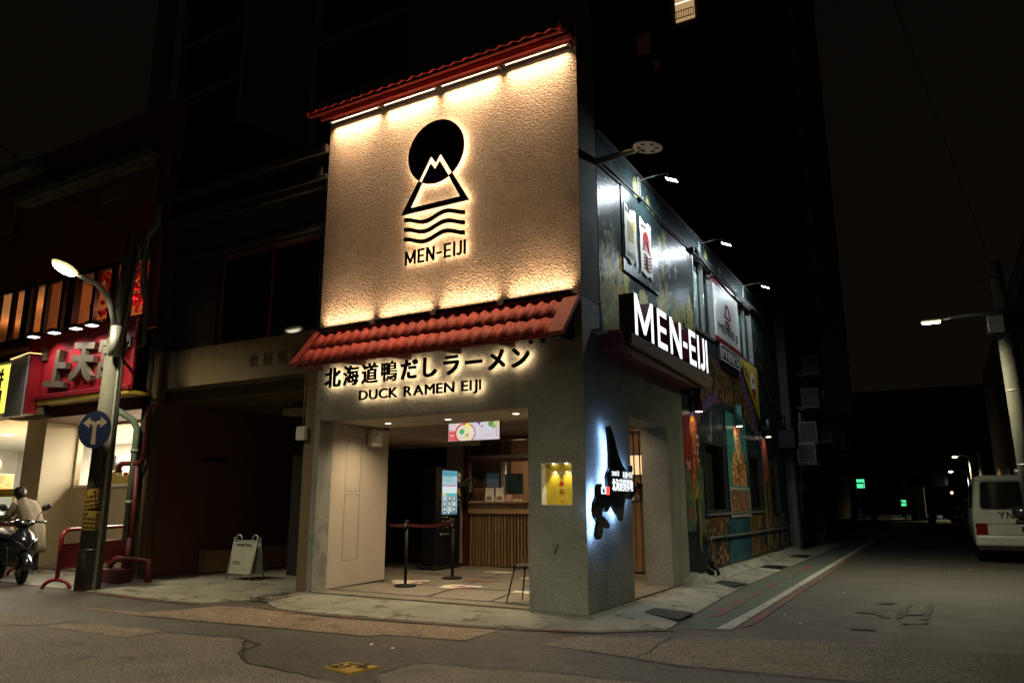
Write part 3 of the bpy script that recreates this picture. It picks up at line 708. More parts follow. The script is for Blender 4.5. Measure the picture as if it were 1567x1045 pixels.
# ---- LED wall washers: four under the upper eave, four on the awning ridge
def washers(zc, y, aim, topbar, power):
    xs = np.linspace(-4.50, -.04, 5)
    words = ['first', 'second', 'third', 'fourth']
    for i in range(4):
        a, b = xs[i]+.055, xs[i+1]-.055
        where = 'under the upper eave' if topbar else 'on the ridge of the lower awning'
        t = thing('wall_washer', f'{words[i]} LED bar from the left, {where}', 'wall washer', ((a+b)/2, y, zc), 0, 'LED bars '+where)
        mb = MB()
        if topbar:
            mb.box(a, b, y-.022, y+.022, zc, zc+.035, .004); mb.box(a, b, y-.022, y-.018, zc-.012, zc); mb.box(a, b, y+.018, y+.022, zc-.012, zc)
        else:
            mb.box(a, b, y-.025, y+.025, zc-.03, zc+.015, .004); mb.box(a, b, y-.025, y-.020, zc+.015, zc+.034)
        mb.build('housing', m_steel if topbar else m_blackm, t)
        mb = MB(); n = 26
        for k in range(n):
            x = a+.03+(b-a-.06)*k/(n-1); mb.lathe([(.0085, 0), (.0085, .006), (.004, .009)], 8, (x, y, zc-.012 if topbar else zc+.012))
        o = tag(mb.build('led_dots', m_led, t), kind='stuff')
        for x in (a-.016, b+.016):
            mb = MB(); mb.box(x-.015, x+.015, y-.02, -.001, zc-.004 if topbar else zc-.028, zc+.012 if topbar else zc-.016); mb.build('bracket', m_steel, t)
        light('washer_beam', 'AREA', ((a+b)/2, y, zc-.016 if topbar else zc+.02), ((a+b)/2, y+aim, zc-1 if topbar else zc+1), power, (1, .65, .36), t, b-a-.06, .02, spread=math.radians(85))
washers(7.475, -.085, .25, True, 20)
washers(3.915, -.08, .25, False, 10)
# ---- halo-lit logo
HB = (m_black, m_halo, m_black)
def halo(parent, name, pts):
    mb = MB(); mb.recalc = True
    mb.prism(pts, FR(0), .065, .095, side=0, back=1); mb.build(name, [m_sign, m_halo], parent)
logo = thing('logo_sign', 'black halo lit logo of sun, peak and waves on the stucco front', 'sign', (-2.34, 0, 4.7))
cx, cz, RR = -2.340, 6.415, .505
BL, BRt, LP, VV, RP = (-2.872, 5.555), (-1.800, 5.555), (-2.425, 6.30), (-2.338, 6.185), (-2.255, 6.30)
hw = .034
def offset(pts, d, closed=False):
    out = []
    n = len(pts)
    for i, p in enumerate(pts):
        p = Vector(p)
        if closed or 0 < i < n-1:
            a = (p-Vector(pts[i-1])).normalized(); b = (Vector(pts[(i+1) % n])-p).normalized()
        elif i == 0: a = b = (Vector(pts[1])-p).normalized()
        else: a = b = (p-Vector(pts[i-1])).normalized()
        na, nb = Vector((-a.y, a.x)), Vector((-b.y, b.x)); m = (na+nb).normalized()
        out.append(tuple(p+m*(d/max(.35, m.dot(na)))))
    return out
ring = [BL, LP, VV, RP, BRt]
up_ = offset(ring, hw); lo_ = offset(ring, -hw)
def circ_hit(a, b):
    a, b = Vector(a), Vector(b); d = b-a; f = a-Vector((cx, cz)); A = d.dot(d); B = 2*f.dot(d); Cc = f.dot(f)-RR*RR
    s = math.sqrt(B*B-4*A*Cc); return [a+d*t for t in ((-B-s)/(2*A), (-B+s)/(2*A)) if 0 <= t <= 1][0]
def arc(p, q, n, long_way):
    a = math.atan2(p.y-cz, p.x-cx); b = math.atan2(q.y-cz, q.x-cx)
    if long_way == 'top':
        while b > a: b -= 2*PI
    else:
        while b < a: b += 2*PI
    return [(cx+RR*math.cos(a+(b-a)*k/n), cz+RR*math.sin(a+(b-a)*k/n)) for k in range(1, n)]
uL, uR = circ_hit(up_[0], up_[1]), circ_hit(up_[3], up_[4]); iL, iR = circ_hit(lo_[0], lo_[1]), circ_hit(lo_[3], lo_[4])
top_poly = [tuple(uL), up_[1], up_[2], up_[3], tuple(uR)]
a0 = math.atan2(uR.y-cz, uR.x-cx); a1 = math.atan2(uL.y-cz, uL.x-cx)+2*PI
a1 = a1 if a1 > a0 else a1+2*PI
top_poly += [(cx+RR*math.cos(a0+(a1-a0)*k/48), cz+RR*math.sin(a0+(a1-a0)*k/48)) for k in range(1, 48)]
halo(logo, 'sun_disc', top_poly)
a0 = math.atan2(iL.y-cz, iL.x-cx); a1 = math.atan2(iR.y-cz, iR.x-cx)
while a1 < a0: a1 += 2*PI
halo(logo, 'peak', [tuple(iL)]+[(cx+RR*math.cos(a0+(a1-a0)*k/14), cz+RR*math.sin(a0+(a1-a0)*k/14)) for k in range(1, 14)]+[tuple(iR), lo_[3], lo_[2], lo_[1]])
oBL, oBR = (-2.945, 5.52), (-1.735, 5.52); nBL, nBR = (-2.79, 5.60), (-1.885, 5.60)
halo(logo, 'mountain_outline', [oBL, oBR, tuple(uR+(uR-Vector(oBR)).normalized()*-.004), tuple(iR), nBR, nBL, tuple(iL), tuple(uL)])
for zc in (5.385, 5.232, 5.078):
    top = []; bot = []
    for k in range(25):
        x = -2.885+1.08*k/24; z = zc+.045*math.cos(2*PI*1.45*k/24)
        top.append((x, z+.030)); bot.append((x, z-.030))
    halo(logo, 'wave', bot+top[::-1])
def sans(parent, spec, fn, z0, z1, s, w0, w1, mats):
    for chh, a, b in spec:
        q0, q1 = (z0, z1) if chh != '-' else (z0+(z1-z0)*.38, z0+(z1-z0)*.38+s*.9)
        mb = MB(); mb.prism([(a+u, q0+v) for u, v in block_letter(chh, b-a, q1-q0, s)], fn, w0, w1, side=1 if len(mats) == 2 and mats[1] is m_maroonb else 0, back=1); mb.build('letter', mats, parent)
sans(logo, [('M', -2.868, -2.675), ('E', -2.635, -2.52), ('N', -2.48, -2.335), ('-', -2.30, -2.21), ('E', -2.165, -2.05), ('I', -2.005, -1.974), ('J', -1.945, -1.86), ('I', -1.825, -1.794)], FR(0), 4.722, 4.935, .031, .055, .075, [m_sign, m_halo])
for o_ in [logo]: o_.location.x += .05
# ---- halo-lit lettering on the lintel
ks = thing('shop_sign', 'black halo lit Japanese lettering under the tiled awning', 'sign', (-2.6, 0, 3.0))
s = '北海道鴨だしラーメン'
for i, ch in enumerate(s):
    c = -4.125+i*(3.27/9); mb = MB(); mb.recalc = False
    v, _, _ = glyph(ch); sz = (v.max(0)-v.min(0)); k = .32
    zc = 3.150+((v.max(0)[1]+v.min(0)[1])/2-.38)*k
    add_glyph(mb, ch, FR(0), c-sz[0]*k/2, c+sz[0]*k/2, zc-sz[1]*k/2, zc+sz[1]*k/2, .07, .095, .006 if ch == '鴨' else .021 if ch in '海道' else .034, (0, 1, 0))
    mb.build('character', [m_sign, m_halo], ks)
ds = thing('shop_sign', 'black halo lit capital letters in one line below the Japanese lettering', 'sign', (-2.6, 0, 2.7))
letters(ds, 'DUCK RAMEN EIJI', FR(0), -3.595, -1.47, 2.722, 2.906, .06, .08, [m_sign, m_halo], (0, 1, 0), .016, .13, .36)
# ---- lit poster niche in the pillar
nt = thing('poster_niche', 'small lit yellow poster niche sunk into the corner pillar', 'display niche', (-.395, 0, 1.255))
mb = MB(); mb.hull8([(-.61, .13, 1.255), (-.18, .13, 1.255), (-.18, .15, 1.255), (-.61, .15, 1.255), (-.61, .13, 1.775), (-.18, .13, 1.775), (-.18, .15, 1.775), (-.61, .15, 1.775)]); mb.build('poster', m_niche, nt)
mb = MB()
mb.box(-.61, -.604, .004, .129, 1.256, 1.774); mb.box(-.186, -.18, .004, .129, 1.256, 1.774); mb.box(-.604, -.186, .004, .129, 1.256, 1.262); mb.box(-.604, -.186, .004, .129, 1.768, 1.774)
mb.build('lining', m_white, nt)
mb = MB(); word(mb, 'MEN-EIJI', FR(.13), -.53, -.24, 1.632, 1.676, .001, .003, .03, .16); mb.build('printed_letters', m_white, nt)
mb = MB(); mb.box(-.515, -.40, .1275, .129, 1.612, 1.618); mb.box(-.38, -.255, .1275, .129, 1.612, 1.618); mb.build('rule', m_white, nt)
mb = MB()
mb.prism([(-.387+.032*math.cos(a), 1.515+.034*math.sin(a)) for a in np.linspace(-.9, PI+.9, 22)], FR(.13), .001, .0025)
for k in range(3): mb.box(-.42, -.354, .1275, .129, 1.447-.017*k, 1.453-.017*k)
mb.build('printed_logo', m_redp, nt)
mb = MB(); word(mb, 'MEN-EIJI', FR(.13), -.425, -.35, 1.393, 1.402, .001, .002, .03, .16); word(mb, 'ramen', FR(.13), -.40, -.345, 1.302, 1.311, .001, .002, .02, .1); mb.build('small_print', m_black, nt)
for x in (-.475, -.295):
    mb = MB(); mb.cyl((x, .085, 1.768), (x, .085, 1.758), .016, n=12); mb.build('spot', m_lensd, nt)
    light('niche_beam', 'SPOT', (x, .075, 1.755), (x, .118, 1.3), 11, (1, .86, .55), nt, spot=58, blend=.5, radius=.012)
# ---- tap on the pillar
tp = thing('wall_tap', 'small metal tap on the grey pillar below the niche', 'tap', (-.395, 0, .76))
mb = MB(); mb.cyl((-.395, -.001, .76), (-.395, -.05, .76), .012); mb.tube([(-.395, -.05, .76), (-.395, -.09, .755), (-.395, -.10, .73)], .011); mb.cyl((-.395, -.052, .765), (-.395, -.052, .80), .006); mb.box(-.43, -.36, -.058, -.046, .797, .806, .003)
mb.lathe([(.026, 0), (.026, .006)], 14, (-.395, -.001, .76), Matrix.Rotation(PI/2, 3, 'X')); mb.build('body', m_steel, tp)
# ---- backlit map on the pillar side (north at the top)
mp = thing('map_sign', 'black backlit map shaped sign with white lettering on pillar side', 'sign', (0, .8, .9))
# outline traced as (px, py) in the flat drawing, then scaled to metres on the wall
pxo = [(172, 80), (200, 78), (216, 118), (236, 180), (252, 250), (268, 300), (290, 350), (318, 400), (340, 440), (352, 418), (360, 368), (372, 362), (376, 385), (366, 440), (372, 500), (385, 540), (398, 566), (402, 588), (384, 600), (372, 640), (356, 662), (340, 660), (332, 630), (316, 650), (306, 690), (298, 740), (292, 790), (288, 850), (276, 866), (264, 850), (250, 815), (226, 780), (206, 740), (190, 708), (178, 720), (166, 752), (152, 776), (138, 772), (130, 735), (120, 760), (118, 805), (132, 820), (150, 850), (166, 885), (162, 915), (144, 912), (126, 885), (120, 940), (108, 985), (88, 990), (78, 960), (84, 910), (92, 862), (74, 820), (66, 760), (72, 690), (88, 640), (92, 560), (100, 530), (118, 524), (128, 560), (142, 590), (168, 588), (160, 540), (156, 470), (166, 430), (182, 400), (186, 300), (184, 190)]
def mpx(x, y):
    a, b = 895+x/5.5, 640+y/5.5                      # drawing units
    Y = np.interp(x, [66, 172, 190, 290, 402], [.155, .66, .72, 1.10, 1.62])
    zt = np.interp(y, [78, 500, 600, 866, 990], [2.245, 1.55, 1.41, 1.05, .855])
    return (float(Y)-.21, float(zt))
mo = [mpx(x, y) for x, y in pxo][::-1]
area = sum(a[0]*b[1]-b[0]*a[1] for a, b in zip(mo, mo[1:]+mo[:1]))
if area < 0: mo = mo[::-1]
mb = MB(); mb.prism(mo, SD(0), .085, .125, side=0, back=1); mb.build('map_plate', [m_scoot, m_mapglow], mp)
S2 = SD(0)
for s_, a, b, c, d, bo, ga in (('2005年', .53, .79, 1.615, 1.69, .0, .08), ('札幌・平岸', .91, 1.26, 1.60, 1.685, .0, .06), ('北海道発祥地', .535, 1.26, 1.43, 1.585, .012, .08), ('1.1', .185, .32, 1.39, 1.475, .03, .1)):
    mb = MB(); word(mb, s_, S2, a, b, c, d, .127, .130, bo, ga); mb.build('lit_lettering', m_maptext, mp)
mb = MB(); word(mb, '日', S2, .345, .425, 1.385, 1.475, .127, .130, .06, .1); mb.build('red_lettering', m_maptextr, mp)
# ---- slatted counter and kitchen window at the back of the portico
ct = thing('counter', 'slatted wood serving counter with pale top in front of kitchen', 'counter', (-3.1, 4.85, 0))
mb = MB(); mb.box(-4.83, -1.62, 4.70, 5.10, 1.27, 1.31, .006); mb.build('counter_top', m_wood2, ct)
mb = MB(); mb.box(-4.82, -1.63, 4.80, 4.94, 1.06, 1.269); mb.box(-4.82, -1.63, 4.78, 4.80, 1.06, 1.085); mb.build('apron_board', m_wood2, ct)
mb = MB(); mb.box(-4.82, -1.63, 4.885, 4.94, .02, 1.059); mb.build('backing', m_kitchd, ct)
me = None
for k in range(42):
    x = -4.78+k*.075
    if me is None:
        mb = MB(); mb.box(-.022, .022, -.02, .02, -.51, .51, .004); o = mb.build('slat', m_wood, ct, False); me = o.data
    else:
        o = bpy.data.objects.new('slat', me); COL.objects.link(o); o.parent = ct
    o.matrix_local = Matrix.Translation((x+3.1, -.0+random.uniform(-.003, .003), .54))
kf = thing('kitchen_window', 'dark red framed window opening into the kitchen above the counter', 'window', (-3.1, 4.9, 1.31))
mb = MB(); mb.box(-4.97, -4.84, 4.83, 4.95, .02, 2.62); mb.box(-4.84, -1.4, 4.86, 4.95, 2.54, 2.619); mb.box(-1.62, -1.56, 4.86, 4.95, .02, 2.539); mb.build('frame', m_redwood, kf)
mb = MB(); mb.box(-4.84, -1.62, 4.86, 4.94, 2.17, 2.24); mb.build('transom', m_steel, kf)
mb = MB(); mb.box(-4.84, -1.62, 4.87, 4.93, 2.10, 2.168); mb.build('rail', m_redwood, kf)
mb = MB(); mb.box(-4.05, -3.99, 4.90, 4.94, 1.311, 2.099); mb.build('mullion', m_steel, kf)
mb = MB(); mb.box(-4.84, -4.05, 4.917, 4.921, 1.312, 2.098); mb.build('pane', m_glass, kf)
mb = MB(); mb.box(-4.84, -1.62, 4.90, 4.904, 2.242, 2.538); mb.build('pane', m_glassd, kf)
# plank front and bars by the side doorway
pk = thing('plank_screen', 'wood plank screen with dark bars seen through the side doorway', 'screen', (-1.0, 4.85, 0))
for k in range(10):
    x = -1.55+k*.118
    mb = MB(); mb.box(x+.004, x+.110, 4.84, 4.87, .06, 1.28, .004); mb.build('plank', m_wood, pk)
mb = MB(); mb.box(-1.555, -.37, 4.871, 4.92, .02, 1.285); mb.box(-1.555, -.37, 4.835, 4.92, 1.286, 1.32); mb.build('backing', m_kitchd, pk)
for k in range(11):
    x = -1.53+k*.112
    mb = MB(); mb.box(x-.009, x+.009, 4.86, 4.885, 1.321, 2.60); mb.build('bar', m_blackm, pk)
# kitchen room
kr = thing('kitchen', 'warm lit kitchen interior behind the counter', 'room', (-2.6, 6.5, 0))
mb = MB(); mb.box(-5.45, -.32, 7.6, 7.7, 0, 3); mb.build('rear_wall', m_kitch, kr)
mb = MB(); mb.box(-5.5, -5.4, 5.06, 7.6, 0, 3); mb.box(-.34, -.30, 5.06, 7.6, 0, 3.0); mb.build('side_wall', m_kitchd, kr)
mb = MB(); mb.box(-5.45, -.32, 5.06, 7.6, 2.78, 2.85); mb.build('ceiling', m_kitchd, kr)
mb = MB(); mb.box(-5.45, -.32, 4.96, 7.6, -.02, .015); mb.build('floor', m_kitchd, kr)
mb = MB(); mb.box(-5.39, -4.45, 5.5, 5.56, .02, 2.77); mb.build('partition', m_kitch, kr)
t = thing('range_hood', 'pale kitchen hood with glowing light above the stove', 'hood', (-3.25, 6.4, 2.0))
mb = MB(); mb.loft([[(-3.9, 6.1, 2.02), (-2.4, 6.1, 2.02), (-2.4, 7.0, 2.02), (-3.9, 7.0, 2.02)], [(-3.7, 6.3, 2.35), (-2.6, 6.3, 2.35), (-2.6, 7.0, 2.35), (-3.7, 7.0, 2.35)]], False); mb.build('canopy', m_steel, t)
mb = MB(); mb.box(-3.6, -2.7, 6.09, 6.095, 2.03, 2.09); mb.build('light_strip', E('hood_light', (1, .88, .66), 2.6), t)
light('hood_lamp', 'AREA', (-3.2, 6.5, 1.98), (-3.2, 6.5, 0), 45, (1, .72, .42), t, .8, .3)
light('kitchen_lamp', 'POINT', (-4.5, 6.4, 2.4), (0, 0, 0), 34, (1, .68, .40), kr, radius=.1)
light('kitchen_lamp', 'POINT', (-1.4, 6.2, 2.4), (0, 0, 0), 26, (1, .68, .40), kr, radius=.1)
t = thing('lit_menu_box', 'glowing warm panel inside kitchen seen through the bars', 'lit panel', (-1.35, 6.6, 2.0))
mb = MB(); mb.box(-2.0, -1.1, 6.6, 6.65, 1.85, 2.25); mb.build('panel', E('menu_box_glow', (1, .58, .28), 1.3), t)
mb = MB(); mb.box(-2.03, -1.07, 6.61, 6.68, 1.82, 2.28); mb.build('casing', m_blackm, t)
t = thing('kitchen_shelf', 'steel shelf of bowls inside the kitchen', 'shelf', (-3.2, 6.0, 1.5))
mb = MB(); mb.box(-3.9, -2.5, 5.9, 6.3, 1.55, 1.58); mb.box(-3.9, -3.86, 5.9, 6.3, .02, 1.549); mb.box(-2.54, -2.5, 5.9, 6.3, .02, 1.549); mb.build('board', m_steel, t)
for i, x in enumerate((-3.62, -3.42, -3.22, -3.0, -2.75)):
    b = MB(); b.lathe([(.03, 1.581), (.05, 1.59), (.085, 1.65), (.088, 1.655), (.08, 1.652), (.04, 1.60), (.001, 1.595)], 14, (x, 6.05, 0))
    tag(b.build('bowl', m_white), 'white ramen bowl on the steel kitchen shelf', 'bowl', 'bowls on the kitchen shelf')
t = tag(MB().cyl((-3.86, 6.0, 1.582), (-3.86, 6.0, 1.80), .045, n=14).build('canister', m_white), 'pale canister at the end of the kitchen shelf', 'canister')
tag(MB().box(-4.0, -3.62, 4.98, 5.0, 1.45, 1.86, .003).build('notice_sheet', m_teal), 'bluish notice sheet behind the serving hatch glass', 'notice')
# things standing on the counter
def card(x, w, h, name, label, body, pic, y=4.80):
    t = thing(name, label, 'menu card', (x, y, 1.31))
    mb = MB(); mb.hull8([(x-w/2, y-.02, 1.311), (x+w/2, y-.02, 1.311), (x+w/2, y+.03, 1.311), (x-w/2, y+.03, 1.311), (x-w/2, y+.01, 1.311+h), (x+w/2, y+.01, 1.311+h), (x+w/2, y+.018, 1.311+h), (x-w/2, y+.018, 1.311+h)]); mb.build('card', body, t)
    fn = lambda u, v, w_: (u, y-.022+.03*(v-1.311)/h-w_, v)
    painted('print', m_print, t, fn, x-w/2+.01, x+w/2-.01, 1.32, 1.303+h, 26, 30, pic)
def pic_card(x):
    def f(U, V):
        C = np.tile(np.array([[.62, .55, .42]]), (len(U), 1)); over(C, ell(U, V, x, 1.37, .07, .04), (.08, .03, .02)); over(C, ell(U, V, x, 1.375, .055, .025), (.45, .16, .06))
        for z in (1.45, 1.475, 1.50, 1.525): over(C, rect(U, V, x-.06, x+.06, z, z+.006), (.25, .2, .15))
        return C
    return f
card(-4.31, .19, .26, 'menu_card', 'menu card with food picture, nearer the potted plant', m_white, pic_card(-4.31))
card(-4.06, .19, .26, 'menu_card', 'menu card with food picture, beside the small pink box', m_white, pic_card(-4.06))
tag(MB().box(-3.90, -3.78, 4.78, 4.84, 1.311, 1.44, .004).build('snack_box', M('pink_box', (.55, .16, .14), (.6, .45, .4), 30, .5)), 'small pink box beside the menu cards', 'box')
for k in range(4): tag(MB().box(-3.74+.05*k, -3.70+.05*k, 4.79, 4.82, 1.311, 1.345, .003).build('sauce_packet', m_offw), 'tiny pale packet in the row on the counter', 'packet', 'packets on the counter')
tag(MB().lathe([(.10, 1.311), (.13, 1.56), (.135, 1.57), (.12, 1.57), (.1, 1.4)], 16, (-4.62, 4.85, 0)).build('bucket', M('brown_bucket', (.16, .05, .03), (.12, .04, .025), 5, .5)), 'brown red bucket on the counter behind the menu cards', 'bucket')
# potted plant
t = thing('potted_plant', 'leafy green plant in a black pot on the counter end', 'plant', (-4.80, 4.74, 1.31))
mb = MB(); mb.lathe([(.06, 1.311), (.09, 1.47), (.095, 1.475), (.08, 1.47), (.078, 1.44)], 14, (-4.78, 4.72, 0)); mb.build('pot', m_black, t)
mb = MB(); r = random.Random(3)
for k in range(14):
    a = r.uniform(0, 2*PI); e = r.uniform(.1, .26); top = (-4.78+math.cos(a)*e*.7, 4.70+math.sin(a)*e*.5, 1.56+r.uniform(0, .2))
    mb.tube([(-4.78, 4.72, 1.44), (-4.78+math.cos(a)*.03, 4.71+math.sin(a)*.03, 1.55), top], .004, 5)
mb.build('stem', m_leaf, t)
for k in range(46):
    a = r.uniform(0, 2*PI); e = r.uniform(.02, .24); c = Vector((-4.78+math.cos(a)*e*.75, 4.69+math.sin(a)*e*.5, 1.52+r.uniform(0, .26)))
    R = Matrix.Rotation(r.uniform(0, 6.3), 3, 'Z')@Matrix.Rotation(r.uniform(-.9, .9), 3, 'X'); s_ = r.uniform(.03, .055)
    mb = MB(); mb.sheet(lambda u, v: c+R@Vector(((u-.5)*s_*1.1*math.sin(PI*min(.98, v*.93+.05)), (v-.1)*s_*2, -.012*(2*u-1)**2-.02*v*v)), 4, 4); mb.build('leaf', m_leaf, t)
# ---- ticket machine (screen faces the side doorway)
kx = -4.82
ki = thing('ticket_machine', 'tall black ticket vending machine with glowing blue touch screen', 'ticket machine', (-5.13, 4.06, .02))
mb = MB(); mb.box(-5.16, kx, 3.64, 4.50, .10, 1.97, .015, 2); mb.build('cabinet', m_post, ki)
mb = MB(); mb.box(-5.2, kx+.04, 3.58, 4.56, .04, .099, .006)
for x in (-5.12, kx-.05):
    for y in (3.68, 4.46): mb.cyl((x, y, .02), (x, y, .045), .03)
mb.build('base', m_black, ki)
def scr(U, V):
    C = np.tile(np.array([[.35, .62, .72]]), (len(U), 1))
    over(C, rect(U, V, 3.83, 4.35, 1.80, 1.905), (.10, .35, .45)); over(C, rect(U, V, 3.83, 4.35, 1.62, 1.80), (.45, .62, .68))
    for z in (1.78, 1.75, 1.72, 1.69): over(C, rect(U, V, 3.87, 4.22-(z*100 % 7)*.01, z, z+.012), (.12, .42, .5))
    over(C, rect(U, V, 3.83, 4.35, 1.60, 1.63), (.55, .3, .45)); over(C, rect(U, V, 3.83, 4.35, 1.47, 1.60), (.75, .85, .84))
    over(C, rect(U, V, 3.83, 3.96, 1.42, 1.47), (.8, .65, .2)); over(C, rect(U, V, 3.97, 4.35, 1.42, 1.47), (.1, .5, .5))
    for j in range(3):
        for i in range(3):
            x = 3.92+i*.165; z = 1.365-j*.105
            over(C, rect(U, V, x-.07, x+.07, z-.046, z+.046), (.10, .13, .15) if (i+j) % 3 else (.3, .5, .58)); over(C, ell(U, V, x, z, .045, .032), (.75, .7, .58)); over(C, ell(U, V, x, z, .022, .015), (.85, .55, .3) if j else (.5, .6, .4))
    over(C, rect(U, V, 3.83, 4.35, 1.06, 1.10), (.05, .12, .17)); over(C, ell(U, V, 3.92, 1.08, .03, .012), (.7, .8, .9)); over(C, ell(U, V, 4.06, 1.08, .03, .015), (.7, .8, .9))
    return C
mb = MB(); mb.box(kx-.002, kx+.012, 3.80, 4.38, 1.03, 1.93, .004); mb.build('screen_bezel', m_black, ki)
painted('screen', m_screen, ki, SD(kx+.015), 3.83, 4.35, 1.06, 1.905, 52, 84, scr)
mb = MB(); mb.prism([(4.44+.052*math.cos(a), 1.79+.10*math.sin(a)) for a in np.linspace(0, 2*PI, 24)[:-1]], SD(kx), .002, .008); mb.build('sticker', m_white, ki)
mb = MB(); word(mb, '食券', SD(kx), 4.405, 4.475, 1.755, 1.80, .009, .011, .04); mb.build('sticker_print', m_black, ki)
mb = MB(); mb.box(kx+.001, kx+.008, 4.40, 4.48, 1.42, 1.56); mb.build('notice', m_yel2, ki)
mb = MB()
for z, y in ((1.0, 3.86), (1.0, 3.98), (.92, 3.87), (.92, 4.02), (.84, 3.86), (.80, 4.0)): mb.box(kx+.001, kx+.006, y, y+.07, z, z+.012)
mb.build('slot_labels', m_offw, ki)
mb = MB(); mb.box(kx-.002, kx+.02, 3.80, 4.10, .66, .70, .004); mb.box(kx-.002, kx+.025, 4.12, 4.26, .86, .98, .004); mb.build('cash_tray', m_steel, ki)
for y, z in ((4.43, 1.34), (4.46, 1.24)): tag(MB().cyl((kx, y, z), (kx+.02, y, z), .015).build('button', m_offw, ki))
# ---- menu display hanging from the inner ceiling
ms = thing('menu_display', 'hanging menu screen with bowl of noodles and yellow lettering', 'screen', (-3.23, 2.5, 2.88))
mb = MB(); mb.box(-3.765, -2.695, 2.50, 2.55, 2.335, 2.665, .006); mb.build('casing', m_black, ms)
for x in (-3.5, -2.95): tag(MB().cyl((x, 2.53, 2.66), (x, 2.53, 2.88), .012).build('hanger', m_blackm, ms))
def menu(U, V):
    u = (U+3.755)/1.05; v = (V-2.343)/.315; C = np.tile(np.array([[.74, .70, .76]]), (len(U), 1))
    over(C, rect(u, v, 0, .32, 0, .62), (.75, .14, .12)); over(C, ell(u, v, .33, .40, .21, .58), (.72, .08, .08)); over(C, ell(u, v, .34, .40, .18, .50), (.86, .80, .66)); over(C, ell(u, v, .27, .50, .055, .15), (.12, .45, .16))
    for k in range(5): over(C, stroke(u, v*.3, .30+k*.02, .06, .36+k*.01, .11, .004), (.45, .15, .08))
    for k in range(3): over(C, rect(u, v, .02, .17-.03*k, .82-.28*k, .90-.28*k), (.9, .5, .45))
    over(C, rect(u, v, .30, .36, .84, .92), (.7, .1, .12)); over(C, ((u > .52) & (u < .63) & (v > .72+(u-.52)*0) & (v > 1.25-(u-.45)*2.5)).astype(float), (.28, .06, .36)); over(C, ell(u, v, .665, .74, .025, .06), (.6, .15, .4))
    over(C, ((u > .76) & (v > 1.2-(u-.66)*1.7)).astype(float), (.80, .74, .45)); over(C, ell(u, v, .84, .85, .06, .16), (.15, .35, .08)); over(C, ell(u, v, .89, .72, .04, .12), (.35, .45, .15))
    for k in range(7): over(C, stroke(u, v*.3, .93+.02*(k % 2), .28-.035*k, .97-.015*(k % 3), .26-.035*k, .006), (.75, .12, .08))
    for k in range(9): over(C, ell(u, v, .66+.03*k, .12+.05*(k % 3)+.02*k, .010, .03), (.80, .45, .45))
    C *= (.93+.12*vnoise(u*6, v*2, 2, 4))[:, None]
    return C
painted('display', m_screen, ms, FR(2.497), -3.755, -2.705, 2.343, 2.658, 110, 36, menu)
mb = MB()
for i, ch in enumerate('鴨だし'): add_glyph(mb, ch, FR(2.497), -3.40, -3.31, 2.555-i*.095, 2.645-i*.095, .001, .003, .03)
mb.build('lettering', E('menu_lettering', (.85, .78, .12), 1.0, 'NONE'), ms)
# ---- speaker
sp = thing('wall_speaker', 'white loudspeaker on the pale inner wall under the soffit', 'speaker', (-4.5, 1.30, 2.2))
R = Matrix.Rotation(-.25, 3, 'Z')
mb = MB(); c = Vector((-4.42, 1.30, 2.335)); mb.obox(c, (.17, .22, .27), R, .018); mb.build('cabinet', m_offw, sp)
f = c+R@Vector((.086, 0, -.035)); RX = R@Matrix.Rotation(PI/2, 3, 'Y')
mb = MB(); mb.lathe([(.085, 0), (.085, .006), (.072, .010), (.06, .002), (.001, .004)], 22, f, RX); mb.build('woofer_grille', m_white, sp)
f2 = c+R@Vector((.086, 0, .085)); mb = MB(); mb.lathe([(.03, 0), (.03, .006), (.001, .006)], 16, f2, RX); mb.build('tweeter', m_white, sp)
mb = MB(); mb.tube([(-4.53, 1.28, 2.40), (-4.55, 1.05, 2.25), (-4.52, .98, 2.05), (-4.51, .95, 2.45), (-4.45, .9, 2.51)], .005, 5); mb.build('cable', m_black, sp)
# ---- queue posts with belt
def post(x, y, label, h=.98):
    t = thing('queue_post', label, 'queue post', (x, y, .02), 0, 'black queue posts')
    mb = MB(); mb.lathe([(.17, .0), (.17, .018), (.155, .028), (.03, .036), (.024, .05)], 28); mb.build('base', m_post, t, False)
    mb = MB(); mb.cyl((0, 0, .04), (0, 0, h-.12), .024, n=16); mb.build('pole', m_post, t, False)
    mb = MB(); mb.lathe([(.034, h-.13), (.034, h-.01), (.028, h), (.001, h)], 18); mb.build('belt_head', m_post, t, False)
    mb = MB(); mb.box(-.02, .02, -.036, -.033, h-.10, h-.04); mb.build('label_plate', m_steel, t, False)
    return t
p1 = post(-3.625, 1.20, 'black queue post nearer the street', 1.0); p2 = post(-3.661, 2.54, 'black queue post beside the ticket machine', .97)
bt = thing('queue_belt', 'dark red belt stretched between queue posts', 'belt', (-3.64, 1.87, .9))
mb = MB(); mb.sheet(lambda u, v: (-3.625-.036*u, 1.236+1.27*u, .915+.05*v-.03*math.sin(PI*u)), 12, 1); mb.build('belt', m_belt, bt)
mb = MB(); mb.sheet(lambda u, v: (-3.66-1.73*u, 1.225+1.355*u, .915+.05*v-.03*math.sin(PI*u)), 12, 1); tag(mb.build('queue_belt', m_belt), 'dark red belt running from the street side post into the dark queue area', 'belt')
p3 = post(-5.42, 2.60, 'black queue post in the dark by the curtain', .98)
